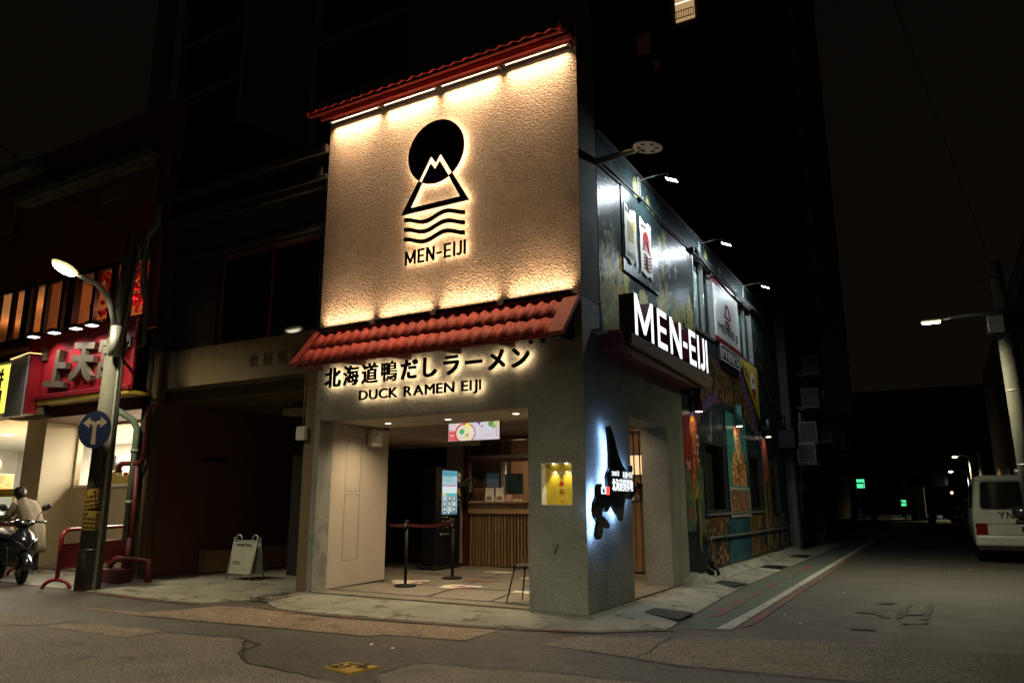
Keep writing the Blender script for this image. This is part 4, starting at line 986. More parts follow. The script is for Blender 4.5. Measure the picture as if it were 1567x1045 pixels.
# ---- chair half hidden by the pillar
ch = thing('chair', 'black shell chair on thin legs tucked against the pillar', 'chair', (-1.07, .47, .02), 0)
mb = MB()
def seat(u, v):
    x = (u-.5)*.42; s = v*.80
    if s < .44: y, z = -.21+s, .47+.02*(x/.2)**2-.015*math.sin(s/.44*PI)
    else:
        q = (s-.44)/.36; y, z = .23+.02*math.sin(q*2)+.07*q, .475+.34*q*q+.03*q+.03*(x/.2)**2*0
        y -= .05*(x/.21)**2*q
        x *= 1-.12*q
    return (x, y, z)
mb.sheet(seat, 14, 22); bmesh.ops.solidify(mb.bm, geom=mb.bm.faces[:], thickness=.014); mb.recalc = True
mb.build('shell', m_black, ch, False)
for sx in (-1, 1):
    for sy in (-1, 1):
        mb = MB(); mb.tube([(sx*.13, sy*.11, .46), (sx*.20, sy*.20, .0)], [.013, .008], 10); mb.build('leg', m_blackm, ch, False)
ch.rotation_euler.z = math.radians(-92)
# ---- printed floor stickers
def sticker(i, cx_, cy_, w, d, rot, label, cols):
    t = thing('floor_sticker', label, 'floor sticker', (cx_, cy_, .022), rot, 'printed floor stickers')
    r = random.Random(i)
    lob = [r.uniform(.75, 1.1) for _ in range(14)]
    mb = MB(); pts = []
    for k in range(42):
        a = 2*PI*k/42; q = lob[k//3]; cs = max(abs(math.cos(a)), abs(math.sin(a))); rad = (.55+.45/cs*.75)*q*.75
        pts.append((math.cos(a)*rad*w/2, math.sin(a)*rad*d/2))
    mb.prism(pts, lambda u, v, w_: (u, v, w_), .003, .0045); mb.build('sheet', cols[0], t, False)
    for j in range(5):
        a = r.uniform(-.3, .3); px_, py_ = r.uniform(-.3, .3)*w, r.uniform(-.3, .3)*d
        q = [(px_+math.cos(b+a)*w*r.uniform(.04, .16), py_+math.sin(b+a)*d*r.uniform(.05, .15)) for b in np.linspace(0, 2*PI, 9)[:-1]]
        mb = MB(); mb.prism(q, lambda u, v, w_: (u, v, w_), .005+.0006*j, .0055+.0006*j); mb.build('printed_shape', cols[1+j % (len(cols)-1)], t, False)
m_sw = M('print_cream', (.78, .72, .62), (.62, .55, .46), 9, .5); m_sr = M('print_red', (.38, .06, .05), (.25, .05, .045), 9, .5); m_sb = M('print_blue', (.08, .14, .26), (.06, .1, .2), 9, .5); m_so = M('print_brown', (.22, .12, .07), (.16, .09, .05), 9, .5)
sticker(1, -3.95, 1.75, .9, .8, .3, 'cream and red printed floor sticker around the street side post', [m_sw, m_sr, m_sw, m_so])
sticker(2, -2.85, 1.55, .95, .8, .2, 'cream floor sticker with a blue corner between the posts and chair', [m_sw, m_sb, m_sr, m_sb])
sticker(3, -1.55, 1.55, .9, .7, .1, 'cream and pale blue floor sticker behind the chair', [m_sw, m_sb, m_sw, m_so])
sticker(4, -3.5, 3.9, .9, .7, .0, 'round pale floor sticker in front of the counter', [m_sw, m_so, m_sw])
sticker(5, -2.3, 3.2, 1.1, .5, .1, 'red and cream floor sticker toward the plank screen', [m_sw, m_sr, m_sr, m_sw])
sticker(6, -3.0, 2.45, .9, .5, .2, 'brown and red floor sticker beyond the blue one', [m_so, m_sr, m_so, m_sb])
# ================================================================ THE PAINTED ALLEY WALL
mw = thing('painted_wall', 'mural covered alley wall with dark wheat and lantern paintings', 'wall', (0, 7, 0))
WINS = [(5.18, 6.62, 4.50, 6.03), (8.78, 10.28, 4.56, 6.02), (5.27, 6.70, 1.10, 2.40), (8.93, 10.20, 1.10, 2.33), (11.3, 12.2, .95, 2.2)]
def mural(U, V):
    n1 = vnoise(U, V, 1.3, 1); n2 = vnoise(U, V, 5, 2); n3 = vnoise(U*3.5, V*.7, 3, 3); n4 = vnoise(U, V, 14, 8)
    C = np.array([.006, .011, .012])[None]*(0.6+1.0*n1[:, None])+np.array([.006, .010, .010])[None]*n2[:, None]
    upm = (V > 3.2).astype(float)
    over(C, upm*np.clip(1.3*n1-.55+.5*(n4-.5), 0, .5), (.028, .042, .042))
    # wheat: many strokes rising out of the bottom of the upper wall
    r = np.random.default_rng(11)
    for k in range(900):
        y = r.uniform(.7, 5.1); z0 = 3.4; h = r.uniform(.45, 1.45)*(1.0 if y < 1.6 or y > 3.2 else .7); lean = r.uniform(-.22, .22)
        col = [(.40, .29, .08), (.26, .29, .08), (.46, .22, .06), (.22, .28, .14), (.07, .18, .11)][int(r.integers(0, 5))]
        dab(C, U, V, y, z0, y+lean*.6, z0+h*.7, .012, tuple(c*.7 for c in col), .8); dab(C, U, V, y+lean*.6, z0+h*.6, y+lean, z0+h, r.uniform(.016, .034), col, .9, (n4 > .3).astype(float))
        if k % 3 == 0: dab(C, U, V, y+lean*.3, z0+h*.35, y+lean*.3+r.uniform(-.18, .18), z0+h*.6, .010, col, .8)
    for y, z, hh in ((1.62, 4.35, .45), (2.35, 4.2, .35), (3.2, 4.25, .6), (1.0, 4.15, .5), (3.6, 4.0, .4), (4.9, 4.3, .8)):
        for k in range(6): dab(C, U, V, y, z-.3, y+.06*(k-2.5), z+hh*(1-.09*abs(k-2.5)), .02, (.30, .29, .08), .9)
        for k in range(12): dab(C, U, V, y+.025*(k-5.5), z+hh*.3+.03*(k % 4), y+.035*(k-5.5), z+hh*.55+.05*(k % 3), .014, (.36, .33, .10), .9)
    for k in range(26):                                       # tan blossom by the corner
        y, z = 1.0+r.normal()*.14, 4.95+r.normal()*.16; over(C, .8*ell(U, V, y, z, .05, .04), [(.22, .20, .09), (.16, .10, .06), (.10, .12, .07)][k % 3])
    for y, z, q in ((3.0, 5.95, .10), (3.3, 5.55, .16), (3.0, 5.35, .12), (3.55, 5.75, .14), (2.2, 6.2, .15), (2.75, 6.15, .1), (3.4, 5.15, .13), (3.55, 4.9, .1), (3.15, 4.95, .12), (6.3, 6.25, .12), (7.4, 6.2, .14)):
        over(C, .55*ell(U, V, y, z, q, q*1.25), (.16, .17, .05)); over(C, .6*ell(U, V, y, z, q*.55, q*.7), (.36, .35, .17))
    for a in ((3.62, 5.35, 3.92, 5.38), (3.78, 5.55, 3.76, 5.12), (3.72, 5.33, 3.58, 5.15), (4.06, 5.36, 4.2, 5.36), (4.13, 5.45, 4.12, 5.22)): over(C, stroke(U, V, *a, .022), (.34, .38, .40))
    # pale lower left corner medallion
    over(C, .6*ell(U, V, 4.75, 3.95, .30, .42), (.08, .09, .09)); over(C, .6*ell(U, V, 4.75, 3.95, .24, .34), (.03, .04, .04))
    # plank arch under the black sign, purple band, yellow board surroundings
    arch = ((V > 2.75+.55*np.clip(1-((U-7.5)/2.7)**2, 0, 1)) & (V < 4.14) & (U > 4.9) & (U < 10.2)).astype(float)
    over(C, arch, (.11, .062, .028)); over(C, arch*(n3 > .55), (.035, .024, .014)); over(C, arch*(n4 > .7), (.16, .10, .045)); over(C, arch*(np.abs((U*4.2) % 1-.5) > .44), (.02, .014, .01))
    over(C, stroke(U, V, 8.6, 4.3, 10.5, 2.6, .09), (.10, .06, .17)); over(C, stroke(U, V, 10.5, 2.6, 10.75, .4, .07), (.08, .05, .14)); over(C, rect(U, V, 6.75, 8.62, 4.03, 4.16), (.10, .07, .15)); over(C, stroke(U, V, 4.5, 2.7, 6.4, 3.35, .10), (.085, .05, .13))
    over(C, rect(U, V, 6.7, 8.7, 4.55, 4.62), (.25, .02, .03))
    # red banner with gold column of characters, green block under it
    over(C, rect(U, V, 4.10, 4.98, 1.42, 2.80), (.22, .022, .022)); over(C, rect(U, V, 4.55, 4.80, 1.35, 2.80)*(.6+.4*n2), (.34, .17, .03)); over(C, rect(U, V, 4.84, 5.02, 1.3, 2.75)*(n4 > .3), (.30, .07, .06)); over(C, rect(U, V, 4.10, 4.98, 1.42, 2.8)*(n3 > .68), (.12, .02, .02))
    for k in range(9): over(C, rect(U, V, 4.62, 4.74, 2.60-.14*k, 2.68-.14*k)*(n4 > .42), (.10, .03, .015)); over(C, rect(U, V, 4.89, 4.98, 2.55-.14*k, 2.61-.14*k)*(n4 > .4), (.5, .4, .3))
    over(C, rect(U, V, 4.25, 4.42, 1.85, 2.0)*(n4 > .35), (.42, .36, .3))
    over(C, rect(U, V, 4.08, 4.60, .80, 1.38), (.055, .085, .06)); over(C, rect(U, V, 4.80, 5.2, .72, 1.9), (.045, .075, .05)); over(C, rect(U, V, 4.08, 5.2, .7, 1.9)*(n2 > .7), (.09, .11, .05)); over(C, rect(U, V, 4.2, 4.5, 1.0, 1.2)*(n4 > .55), (.2, .05, .04))
    over(C, stroke(U, V, 4.85, .5, 4.83, 1.5, .045), (.16, .12, .03))
    # dark timber with pale drips around the lower windows
    over(C, rect(U, V, 5.0, 7.0, 2.45, 3.1)*(np.abs((U*5) % 1-.5) > .47), (.10, .11, .11)); over(C, rect(U, V, 5.0, 10.7, 2.42, 3.0)*(n3 > .78), (.12, .12, .11))
    # bamboo dado
    low = rect(U, V, 5.2, 13.2, .12, 1.02); over(C, low*(n3 > .35), (.075, .048, .022)); over(C, low*((U*3.1) % 1 > .78), (.02, .016, .012)); over(C, low*(n4 > .74), (.17, .10, .035)); over(C, rect(U, V, 6.85, 8.75, .1, 1.05), (.012, .04, .062)); over(C, rect(U, V, 6.85, 8.75, .1, 1.05)*(n1 > .6), (.015, .055, .07))
    # second red banner and the yellow green posts by the far end
    over(C, rect(U, V, 10.55, 11.2, 1.75, 2.85), (.22, .03, .025)); over(C, rect(U, V, 10.55, 11.2, 1.75, 2.85)*(n4 > .6), (.10, .09, .06)); over(C, rect(U, V, 10.5, 10.72, .3, 1.8), (.12, .12, .04)); over(C, rect(U, V, 10.95, 11.15, .3, 1.7), (.14, .10, .03))
    over(C, rect(U, V, 11.25, 12.1, .95, 2.3), (.12, .035, .02)); over(C, rect(U, V, 12.15, 12.5, .9, 2.4), (.03, .12, .09)); over(C, rect(U, V, 11.4, 13.2, .2, .9)*(n3 > .6), (.10, .09, .12))
    # light dots on the far upper wall
    for k in range(70): over(C, .8*ell(U, V, r.uniform(10.4, 13.2), r.uniform(3.4, 6.2), .05, .08), (.10, .13, .05))
    C *= (1.15+.7*n4)[:, None]
    return C
painted('mural_face', m_paint, mw, SD(0.004), .60, 13.60, 4.06, 6.45, 760, 140, mural, WINS)
painted('mural_face', m_paint, mw, SD(0.004), .60, 13.60, 3.30, 4.06, 760, 44, mural)
painted('mural_face', m_paint, mw, SD(0.004), 4.105, 13.60, .02, 3.30, 380, 132, mural, WINS)
mb = MB(); mb.holed(SD(0), .59, 13.6, 3.885, 6.46, -.25, 0, WINS[:2]); mb.holed(SD(0), 4.105, 13.6, 0, 3.884, -.25, 0, WINS[2:]); mb.build('masonry', m_dark, mw)
mb = MB(); mb.box(-6.9, -.36, 7.75, 13.6, 0, 6.4); mb.box(-4.5, -.36, .6, 7.7, 3.9, 6.4); mb.box(-6.9, -.255, 13.3, 13.62, 0, 6.4); mb.build('rear_block', m_dark, mw)
mb = MB(); mb.box(-.28, -.255, 4.4, 13.3, .0, 3.0); mb.build('window_backing', m_kitchd, mw)
# upper sliding windows and lower dark windows
def window(a, b, c, d, label_pane=None, curtain=True, frame=m_steel):
    mb = MB(); t = .045
    mb.box(-.06, .022, a-.01, b+.01, c-.01, c+t); mb.box(-.06, .022, a-.01, b+.01, d-t, d+.01); mb.box(-.06, .022, a-.01, a+t, c+t, d-t); mb.box(-.06, .022, b-t, b+.01, c+t, d-t); 
    if c > 3: mb.box(-.05, .012, (a+b)/2-.025, (a+b)/2+.025, c+t, d-t)
    fr = mb.build('window', frame, mw)
    for u0, u1, x in (((a+t, (a+b)/2-.025, -.02), ((a+b)/2+.025, b-t, -.032)) if c > 3 else ((a+t, b-t, -.02),)):
        mb = MB(); mb.box(x-.004, x, u0, u1, c+t, d-t); mb.build('pane', m_glass, fr)
    return fr
for i, (a, b, c, d) in enumerate(WINS):
    fr = window(a, b, c, d, curtain=True, frame=m_steel if i < 2 else m_blackm)
    mb = MB()
    if i < 2:
        m_ = (a+b)/2
        mb.box(-.13, -.10, a+.03, m_, c, d); mb.build('blind', m_offw, fr)
        mb = MB(); mb.box(-.13, -.10, m_, b-.03, c, d); mb.build('blind', M('blue_blind%d' % i, (.05, .10, .12), (.035, .075, .09), 3, .6), fr)
    else:
        mb.box(-.22, -.20, a+.35, b-.02, c, d); mb.build('curtain', m_kitchd, fr)
    if i > 1: light('window_lamp', 'POINT', (-.10, a+.15, d-.12), (0, 0, 0), .55, (1, .45, .22), mw, radius=.03)
    if i in (2, 3):
        mb = MB()
        if i == 2: mb.box(-.19, -.17, a+.10, a+.20, c+.32, d-.05)
        else: mb.box(-.19, -.17, a+.22, a+.36, d-.33, d-.14)
        mb.build('red_lamp', E('red_glow%d' % i, (1, .16, .12), [.9, 2.4][i-2], 'AUTO'), fr)
mb = MB(); mb.box(.006, .05, 5.2, 10.3, 1.04, 1.085); mb.build('window_sill', m_steel, mw)
# corrugated capping line along the top of the wall
mb = MB(); mb.box(-.30, .03, .60, 13.6, 6.462, 6.50); mb.build('coping', m_dark, mw)
# dark board and the two scroll posters
bd = tag(MB().box(.006, .022, 1.49, 3.12, 4.64, 6.0).build('mural_board', m_teal), 'dark glossy board on the upper mural behind the scrolls', 'board')
def scroll(a, b, c, d, label, logo_red):
    t = thing('scroll_poster', label, 'poster', (.03, (a+b)/2, c), 0, 'painted scroll posters')
    r = random.Random(int(a*10))
    pts = []
    n = 9
    for k in range(n): pts.append((a+.02*r.random(), d-(d-c)*k/n))
    for k in range(n): pts.append((a+(b-a)*k/n, c+.05*r.random()+.03*math.sin(k)))
    for k in range(n): pts.append((b-.02*r.random(), c+(d-c)*k/n))
    for k in range(n): pts.append((b-(b-a)*k/n, d-.05*r.random()+.03*math.sin(k)))
    mb = MB(); mb.prism(pts, SD(0), .026, .036); mb.build('paper', M('scroll_paper', (.50, .47, .38), (.40, .37, .28), 5, .6) if not logo_red else m_signw, t)
    fn = SD(.037); m_ = (a+b)/2
    mb = MB()
    if logo_red:
        mb.prism([(m_+.15*math.cos(q), d-.38+.19*math.sin(q)) for q in np.linspace(-.8, PI+.8, 20)], fn, .001, .003)
        for k in range(5): mb.tube([(.04, a+.14+j*.05, c+.36-.055*k+.02*math.sin(j*1.2)) for j in range(8)], .008, 4)
        mb.build('printed_logo', m_redp, t)
        mb = MB(); mb.tube([(.04, m_-.16, c+.42), (.04, m_-.02, d-.36), (.04, m_+.03, d-.36), (.04, m_+.17, c+.42)], .008, 4); word(mb, 'men-eiji', fn, a+.06, a+.28, d-.16, d-.10, .001, .003, .02); mb.build('lettering', m_blackm, t)
    else:
        for k in range(9):
            w_ = r.uniform(.18, .30); mb.box(.0375, .039, m_-.14, m_-.14+w_, d-.28-.035*k, d-.265-.035*k)
        mb.build('text_lines', m_so, t)
        mb = MB(); mb.prism([(m_+.02+.10*math.cos(q), c+.36+.13*math.sin(q*2+.3)*math.cos(q)) for q in np.linspace(0, PI, 14)], fn, .001, .003); mb.prism([(m_+.13+.06*math.cos(q), d-.3+.1*math.sin(q)) for q in np.linspace(0, 2*PI, 12)[:-1]], fn, .001, .003); mb.build('printed_drawing', M('print_yellow', (.46, .34, .05), (.36, .27, .05), 8, .5), t)
        mb = MB(); word(mb, 'noodle', fn, a+.10, b-.08, c+.08, c+.19, .001, .003, .05); word(mb, 'Eiji', fn, a+.05, a+.22, d-.14, d-.06, .001, .003, .02); mb.build('lettering', m_blackm, t)
scroll(1.54, 2.06, 4.82, 5.73, 'yellowed scroll poster with small print, nearer the concrete corner', False)
scroll(2.21, 2.76, 4.77, 5.73, 'pale scroll poster with round red logo on the upper mural', True)
# white board with name, red cap and black building name sign, yellow board
wb = thing('name_board', 'white board with thin black lettering between the upper windows', 'sign', (.03, 7.7, 4.66))
mb = MB(); mb.box(.006, .04, 6.66, 8.74, 4.66, 5.93); mb.build('board', m_white, wb)
mb = MB(); mb.box(.006, .05, 6.64, 7.55, 5.80, 5.95, .004); mb.build('red_trim', m_redp, wb)
mb = MB(); mb.box(.006, .046, 6.63, 8.76, 4.56, 4.655); mb.build('red_trim', m_redp, wb)
mb = MB(); word(mb, 'MEN-EIJI', SD(.041), 6.85, 8.55, 4.76, 4.99, .001, .003, .004, .12); mb.build('lettering', m_blackm, wb)
mb = MB(); mb.tube([(.043, 7.45, 5.22), (.043, 7.62, 5.52), (.043, 7.69, 5.46), (.043, 7.76, 5.52), (.043, 7.95, 5.22), (.043, 7.45, 5.22)], .014, 4)
for k in range(3): mb.tube([(.043, 7.45+.5*j/8, 5.12-.07*k+.02*math.sin(j*PI/4)) for j in range(9)], .012, 4)
mb.build('printed_logo', m_redp, wb)
bs = thing('building_name_sign', 'small black sign with white Japanese lettering below the white board', 'sign', (.03, 7.7, 4.15))
mb = MB(); mb.box(.006, .05, 6.85, 8.60, 4.165, 4.545, .004); mb.build('plate', m_black, bs)
mb = MB(); mb.holed(SD(.05), 6.87, 8.58, 4.18, 4.53, .001, .006, [(6.91, 8.54, 4.21, 4.50)]); mb.build('border', m_white, bs)
mb = MB()
for i, chh in enumerate('すすきのビル'): add_glyph(mb, chh, SD(.05), 6.98+i*.255, 7.20+i*.255, 4.255, 4.465, .001, .004, .02)
mb.build('lettering', m_white, bs)
yb = thing('yellow_board', 'yellow slanted board with red and white fish cake emblem', 'sign', (.03, 9.6, 3.4))
mb = MB(); mb.prism([(8.72, 4.53), (8.72, 4.42), (10.50, 3.25), (10.50, 4.55)], SD(0), .006, .03); mb.build('board', m_yel2, yb)
mb = MB(); mb.prism([(9.95+.22*math.cos(q), 4.05+.30*math.sin(q)) for q in np.linspace(0, 2*PI, 22)[:-1]], SD(.03), .001, .003); mb.build('emblem', m_white, yb)
mb = MB(); mb.prism([(9.97+.20*math.cos(q), 3.95+.22*math.sin(q)) for q in np.linspace(PI, 2*PI, 14)], SD(.03), .0035, .005); mb.prism([(9.97+.09*math.cos(q), 4.16+.08*math.sin(q)) for q in np.linspace(0, 2*PI, 14)[:-1]], SD(.03), .0035, .005); mb.build('emblem_red', m_redp, yb)
mb = MB()
for i, chh in enumerate('ふるか'): add_glyph(mb, chh, SD(.03), 8.90+i*.24, 9.12+i*.24, 4.27-.10*i, 4.47-.10*i, .001, .003, .02)
mb.build('lettering', m_tar, yb)
# painted portrait board with a person in a headband (plain invented figure)
fg = thing('portrait_board', 'teal board painted with a figure wearing an orange headband', 'mural panel', (.01, 7.95, .98))
def port(U, V):
    C = np.tile(np.array([[.045, .17, .155]]), (len(U), 1)); n4 = vnoise(U, V, 16, 4); n3 = vnoise(U*3, V, 6, 6)
    over(C, rect(U, V, 6.9, 8.9, .9, 1.58), (.10, .11, .10)); over(C, rect(U, V, 7.08, 8.70, 1.08, 1.50), (.15, .075, .05)); over(C, rect(U, V, 7.1, 8.68, 1.1, 1.48)*(n3 > .55), (.10, .055, .04)); over(C, rect(U, V, 7.1, 8.68, 1.1, 1.48)*(n4 > .72), (.24, .13, .07))
    sh = ((np.abs(U-7.92) < .36+.30*np.clip((2.30-V)/.25, 0, 1)) & (V < 2.34) & (V > 1.6)).astype(float)
    over(C, ((np.abs(U-8.0) < .80-.2*(V-1.6)) & (V < 2.2) & (V > 1.6)).astype(float), (.02, .025, .03))
    over(C, sh, (.32, .19, .06)); over(C, sh*(n3 > .55), (.17, .08, .03)); over(C, sh*(np.abs(U-7.85) < .12), (.14, .03, .02)); over(C, sh*(n4 > .68), (.42, .27, .10))
    over(C, stroke(U, V, 7.95, 1.7, 8.45, 2.25, .10), (.22, .12, .05)); over(C, ell(U, V, 8.42, 2.22, .14, .12), (.20, .10, .05))
    over(C, rect(U, V, 7.78, 8.10, 2.2, 2.4), (.34, .19, .08)); over(C, ell(U, V, 7.95, 2.54, .25, .30), (.46, .28, .13)); over(C, ell(U, V, 7.95, 2.42, .12, .10), (.36, .21, .10))
    over(C, rect(U, V, 7.70, 8.20, 2.68, 2.92)*(1-np.clip((V-2.88)*9, 0, 1)), (.55, .19, .07)); over(C, rect(U, V, 7.68, 8.22, 2.64, 2.70), (.07, .055, .05)); over(C, rect(U, V, 7.68, 8.22, 2.655, 2.685)*((U*14) % 1 > .5), (.45, .4, .34))
    for x in (7.86, 8.04): over(C, ell(U, V, x, 2.57, .035, .014), (.05, .03, .02)); over(C, rect(U, V, x-.05, x+.05, 2.60, 2.612), (.08, .04, .02))
    over(C, rect(U, V, 7.89, 8.01, 2.44, 2.452), (.16, .05, .04)); over(C, stroke(U, V, 7.95, 2.56, 7.97, 2.49, .01), (.28, .15, .07)); over(C, stroke(U, V, 7.90, 2.475, 7.80, 2.455, .012), (.10, .06, .03)); over(C, stroke(U, V, 8.0, 2.475, 8.1, 2.455, .012), (.10, .06, .03))
    over(C, rect(U, V, 7.45, 8.45, 1.6, 1.63), (.16, .14, .08)); C *= (.95+.45*n4)[:, None]
    return C
painted('painting', m_paint, fg, SD(.028), 6.98, 8.78, .98, 3.12, 90, 107, port)
mb = MB(); mb.box(.006, .026, 6.98, 8.78, .98, 3.12); mb.build('board', m_teal, fg)
mb = MB(); mb.holed(SD(.026), 6.98, 8.78, .98, 1.58, .004, .010, [(7.03, 8.73, 1.03, 1.53)]); mb.build('border', m_galv, fg)
# ---- outdoor sign: plinth with wood edge and deep channel letters
bx = thing('channel_letter_sign', 'glowing white channel letters on a red plinth over the alley', 'sign', (.2, 2.6, 3.2))
pts = [(.50, 3.50), (4.55, 3.50), (4.75, 3.42), (4.60, 3.30), (4.10, 3.20), (1.0, 3.20), (.62, 3.30)]
mb = MB(); mb.loft([[(0.002, y, z) for y, z in pts], [(.30, y, z) for y, z in pts]], False); mb.build('plinth', m_plinth, bx)
p2_ = [(.78, 3.505), (4.70, 3.505), (4.86, 3.42), (4.72, 3.30), (4.35, 3.23), (3.4, 3.27), (.78, 3.36)]
mb = MB(); mb.loft([[(.301, y, z) for y, z in p2_], [(.37, y, z) for y, z in p2_]], False); mb.build('wood_edge', M('aged_wood', (.22, .13, .055), (.09, .055, .025), 7, .6, stretch=(1, .4, 4), bump=.4, bscale=25), bx)
mb = MB(); mb.box(.06, .10, 2.75, 4.95, 3.506, 3.98); mb.build('backboard', m_redp, bx)
mb = MB(); mb.box(.0, .14, .30, .62, 3.46, 3.50); mb.build('mount_rail', m_galv, bx)
LW = [('M', .98, 1.75), ('E', 1.93, 2.37), ('N', 2.52, 3.10), ('-', 3.20, 3.42), ('E', 3.53, 3.92), ('I', 4.03, 4.13), ('J', 4.21, 4.47), ('I', 4.55, 4.65)]
sans(bx, LW, SD(0), 3.525, 4.115, .105, .12, .35, [m_lets, m_maroonb])
light('sign_spill', 'AREA', (.42, 2.8, 3.8), (2, 2.8, 3.3), 8, (.9, .92, 1), bx, 3.6, .4)
# ---- arm floodlights above the mural, cylinder lights below, cable, pipe, perforated disc
def flood(y, z, label, power):
    t = thing('arm_floodlight', label, 'floodlight', (0, y, z), 0, 'arm floodlights over the mural')
    mb = MB(); mb.box(.0, .02, y-.05, y+.05, z-.34, z+.06); mb.box(.02, .04, y-.012, y+.012, z-.34, z); mb.build('bracket', m_galv, t)
    mb = MB(); mb.tube([(.02, y, z), (.30, y, z+.03), (.50, y, z+.02)], .014); mb.tube([(.50, y, z+.02), (.52, y, z-.05)], .012); mb.build('arm', m_galv, t)
    R = Matrix.Rotation(.42, 3, 'Y'); c = Vector((.57, y, z-.09))
    mb = MB(); mb.obox(c, (.20, .13, .03), R, .006); mb.build('head', m_blackm, t)
    mb = MB(); mb.obox(c+R@Vector((0, 0, -.019)), (.18, .11, .006), R); mb.build('lens', m_lensc, t)
    light('flood_beam', 'AREA', tuple(c+R@Vector((0, 0, -.03))), (0.05, y-.05, z-1.0), power, (.80, .93, 1.0), t, .16, .10)
flood(2.30, 6.36, 'arm floodlight over the scroll posters', 52); flood(5.75, 6.36, 'arm floodlight over the first upper window', 46); flood(9.55, 6.45, 'arm floodlight over the far upper window', 36)
def cylinder(y, label, col, power):
    t = thing('wall_cylinder_light', label, 'wall light', (.13, y, 2.87), 0, 'cylinder wall lights')
    mb = MB(); mb.cyl((.13, y, 2.87), (.13, y, 3.30), .068, n=20); mb.cyl((.13, y, 2.862), (.13, y, 2.885), .075, n=20); mb.build('housing', col, t)
    mb = MB(); mb.box(.004, .07, y-.03, y+.03, 3.05, 3.13); mb.build('bracket', m_blackm, t)
    mb = MB(); mb.cyl((.13, y, 2.857), (.13, y, 2.8615), .06, n=20); mb.build('lens', m_lensd, t)
    light('cylinder_beam', 'SPOT', (.13, y, 2.85), (.10, y, 1), power, (1, .74, .42), t, spot=125, blend=.8, radius=.04)
cylinder(4.68, 'black cylinder wall light above the red painted banner', m_black, 9); cylinder(7.75, 'teal cylinder wall light above the painted figure', M('teal_paint', (.03, .12, .12), (.025, .1, .1), 6, .4), 9); cylinder(10.85, 'black cylinder wall light near the far end of the mural', m_black, 8)
cb = thing('cable', 'black cable bundle slung along the top of the mural', 'cable', (.05, .6, 6.0))
P = [(.05, .60, 5.97), (.06, 1.6, 6.01), (.06, 2.25, 6.03), (.06, 3.6, 6.0), (.06, 5.1, 6.05), (.07, 6.0, 6.03), (.07, 6.8, 6.0), (.07, 8.2, 5.98), (.08, 9.4, 6.0), (.08, 10.5, 6.03), (.08, 11.5, 5.9), (.08, 13, 5.7)]
mb = MB(); mb.tube(P, .018, 6); mb.build('strand', m_rubber, cb)
mb = MB(); mb.tube([(x+.03, y, z-.05-.05*math.sin(y*2.3)) for x, y, z in P if y > 4.9], .024, 6); mb.tube([(x+.05, y, z+.03*math.sin(y*3)) for x, y, z in P if y > 4.9], .015, 6); mb.build('strand', m_rubber, cb)
mb = MB()
for y, q in ((2.25, .05), (5.05, .06), (9.4, .06), (10.4, .07)): mb.sphere((.06, y, 6.02), q, (1, 1.4, .9), 8, 6)
mb.build('joint_box', m_rubber, cb)
pp = thing('wall_pipe', 'thin horizontal pipe painted along the mural at knee height', 'pipe', (.08, 9, .63))
mb = MB(); mb.tube([(.05, 5.2, .05), (.07, 5.2, .62), (.07, 5.26, .66), (.07, 8, .63), (.07, 13.3, .61), (.07, 13.4, .66), (.07, 13.42, 2.3)], .022, 8); mb.build('pipe', m_ppipe, pp)
mb = MB()
for y in (6.2, 8.6, 10.9): mb.box(.004, .11, y-.015, y+.015, .59, .67)
mb.build('clip', m_ppipe, pp)
t = thing('valve', 'dark valve and pipe stub at the foot of the mural', 'valve', (.12, 5.0, 0))
mb = MB(); mb.cyl((.12, 5.0, .0), (.12, 5.0, .38), .04); mb.sphere((.12, 5.0, .26), .065); mb.tube([(.12, 5.0, .2), (.22, 4.98, .14), (.24, 4.98, .05)], .03); mb.sphere((.13, 4.86, .12), .06); mb.build('body', m_rubber, t)
t = thing('bracket_disc', 'pale perforated disc on a tapered arm high at the corner', 'bracket', (0, .62, 6.0))
mb = MB(); mb.tube([(-.0, .60, 5.98), (.5, .33, 5.86), (.86, .12, 5.76)], [.055, .042, .028], 8); mb.build('arm', m_galv, t)
mb = MB(); R = Matrix.Rotation(.12, 3, 'Y'); c = Vector((.93, .10, 5.74)); n_ = 30
outer = [mb.bm.verts.new(c+R@Vector((.19*math.cos(2*PI*k/n_), .19*math.sin(2*PI*k/n_), 0))) for k in range(n_)]
mb.bm.faces.new(outer); g = bmesh.ops.extrude_face_region(mb.bm, geom=mb.bm.faces[:]); bmesh.ops.translate(mb.bm, vec=(0, 0, .012), verts=[v for v in g['geom'] if isinstance(v, bmesh.types.BMVert)]); mb.build('disc', m_white, t)
mb = MB()
for k in range(6): a = k*PI/3+.3; mb.cyl(c+R@Vector((.115*math.cos(a), .115*math.sin(a), -.004)), c+R@Vector((.115*math.cos(a), .115*math.sin(a), -.0005)), .030, n=12)
mb.build('hole', m_black, t)
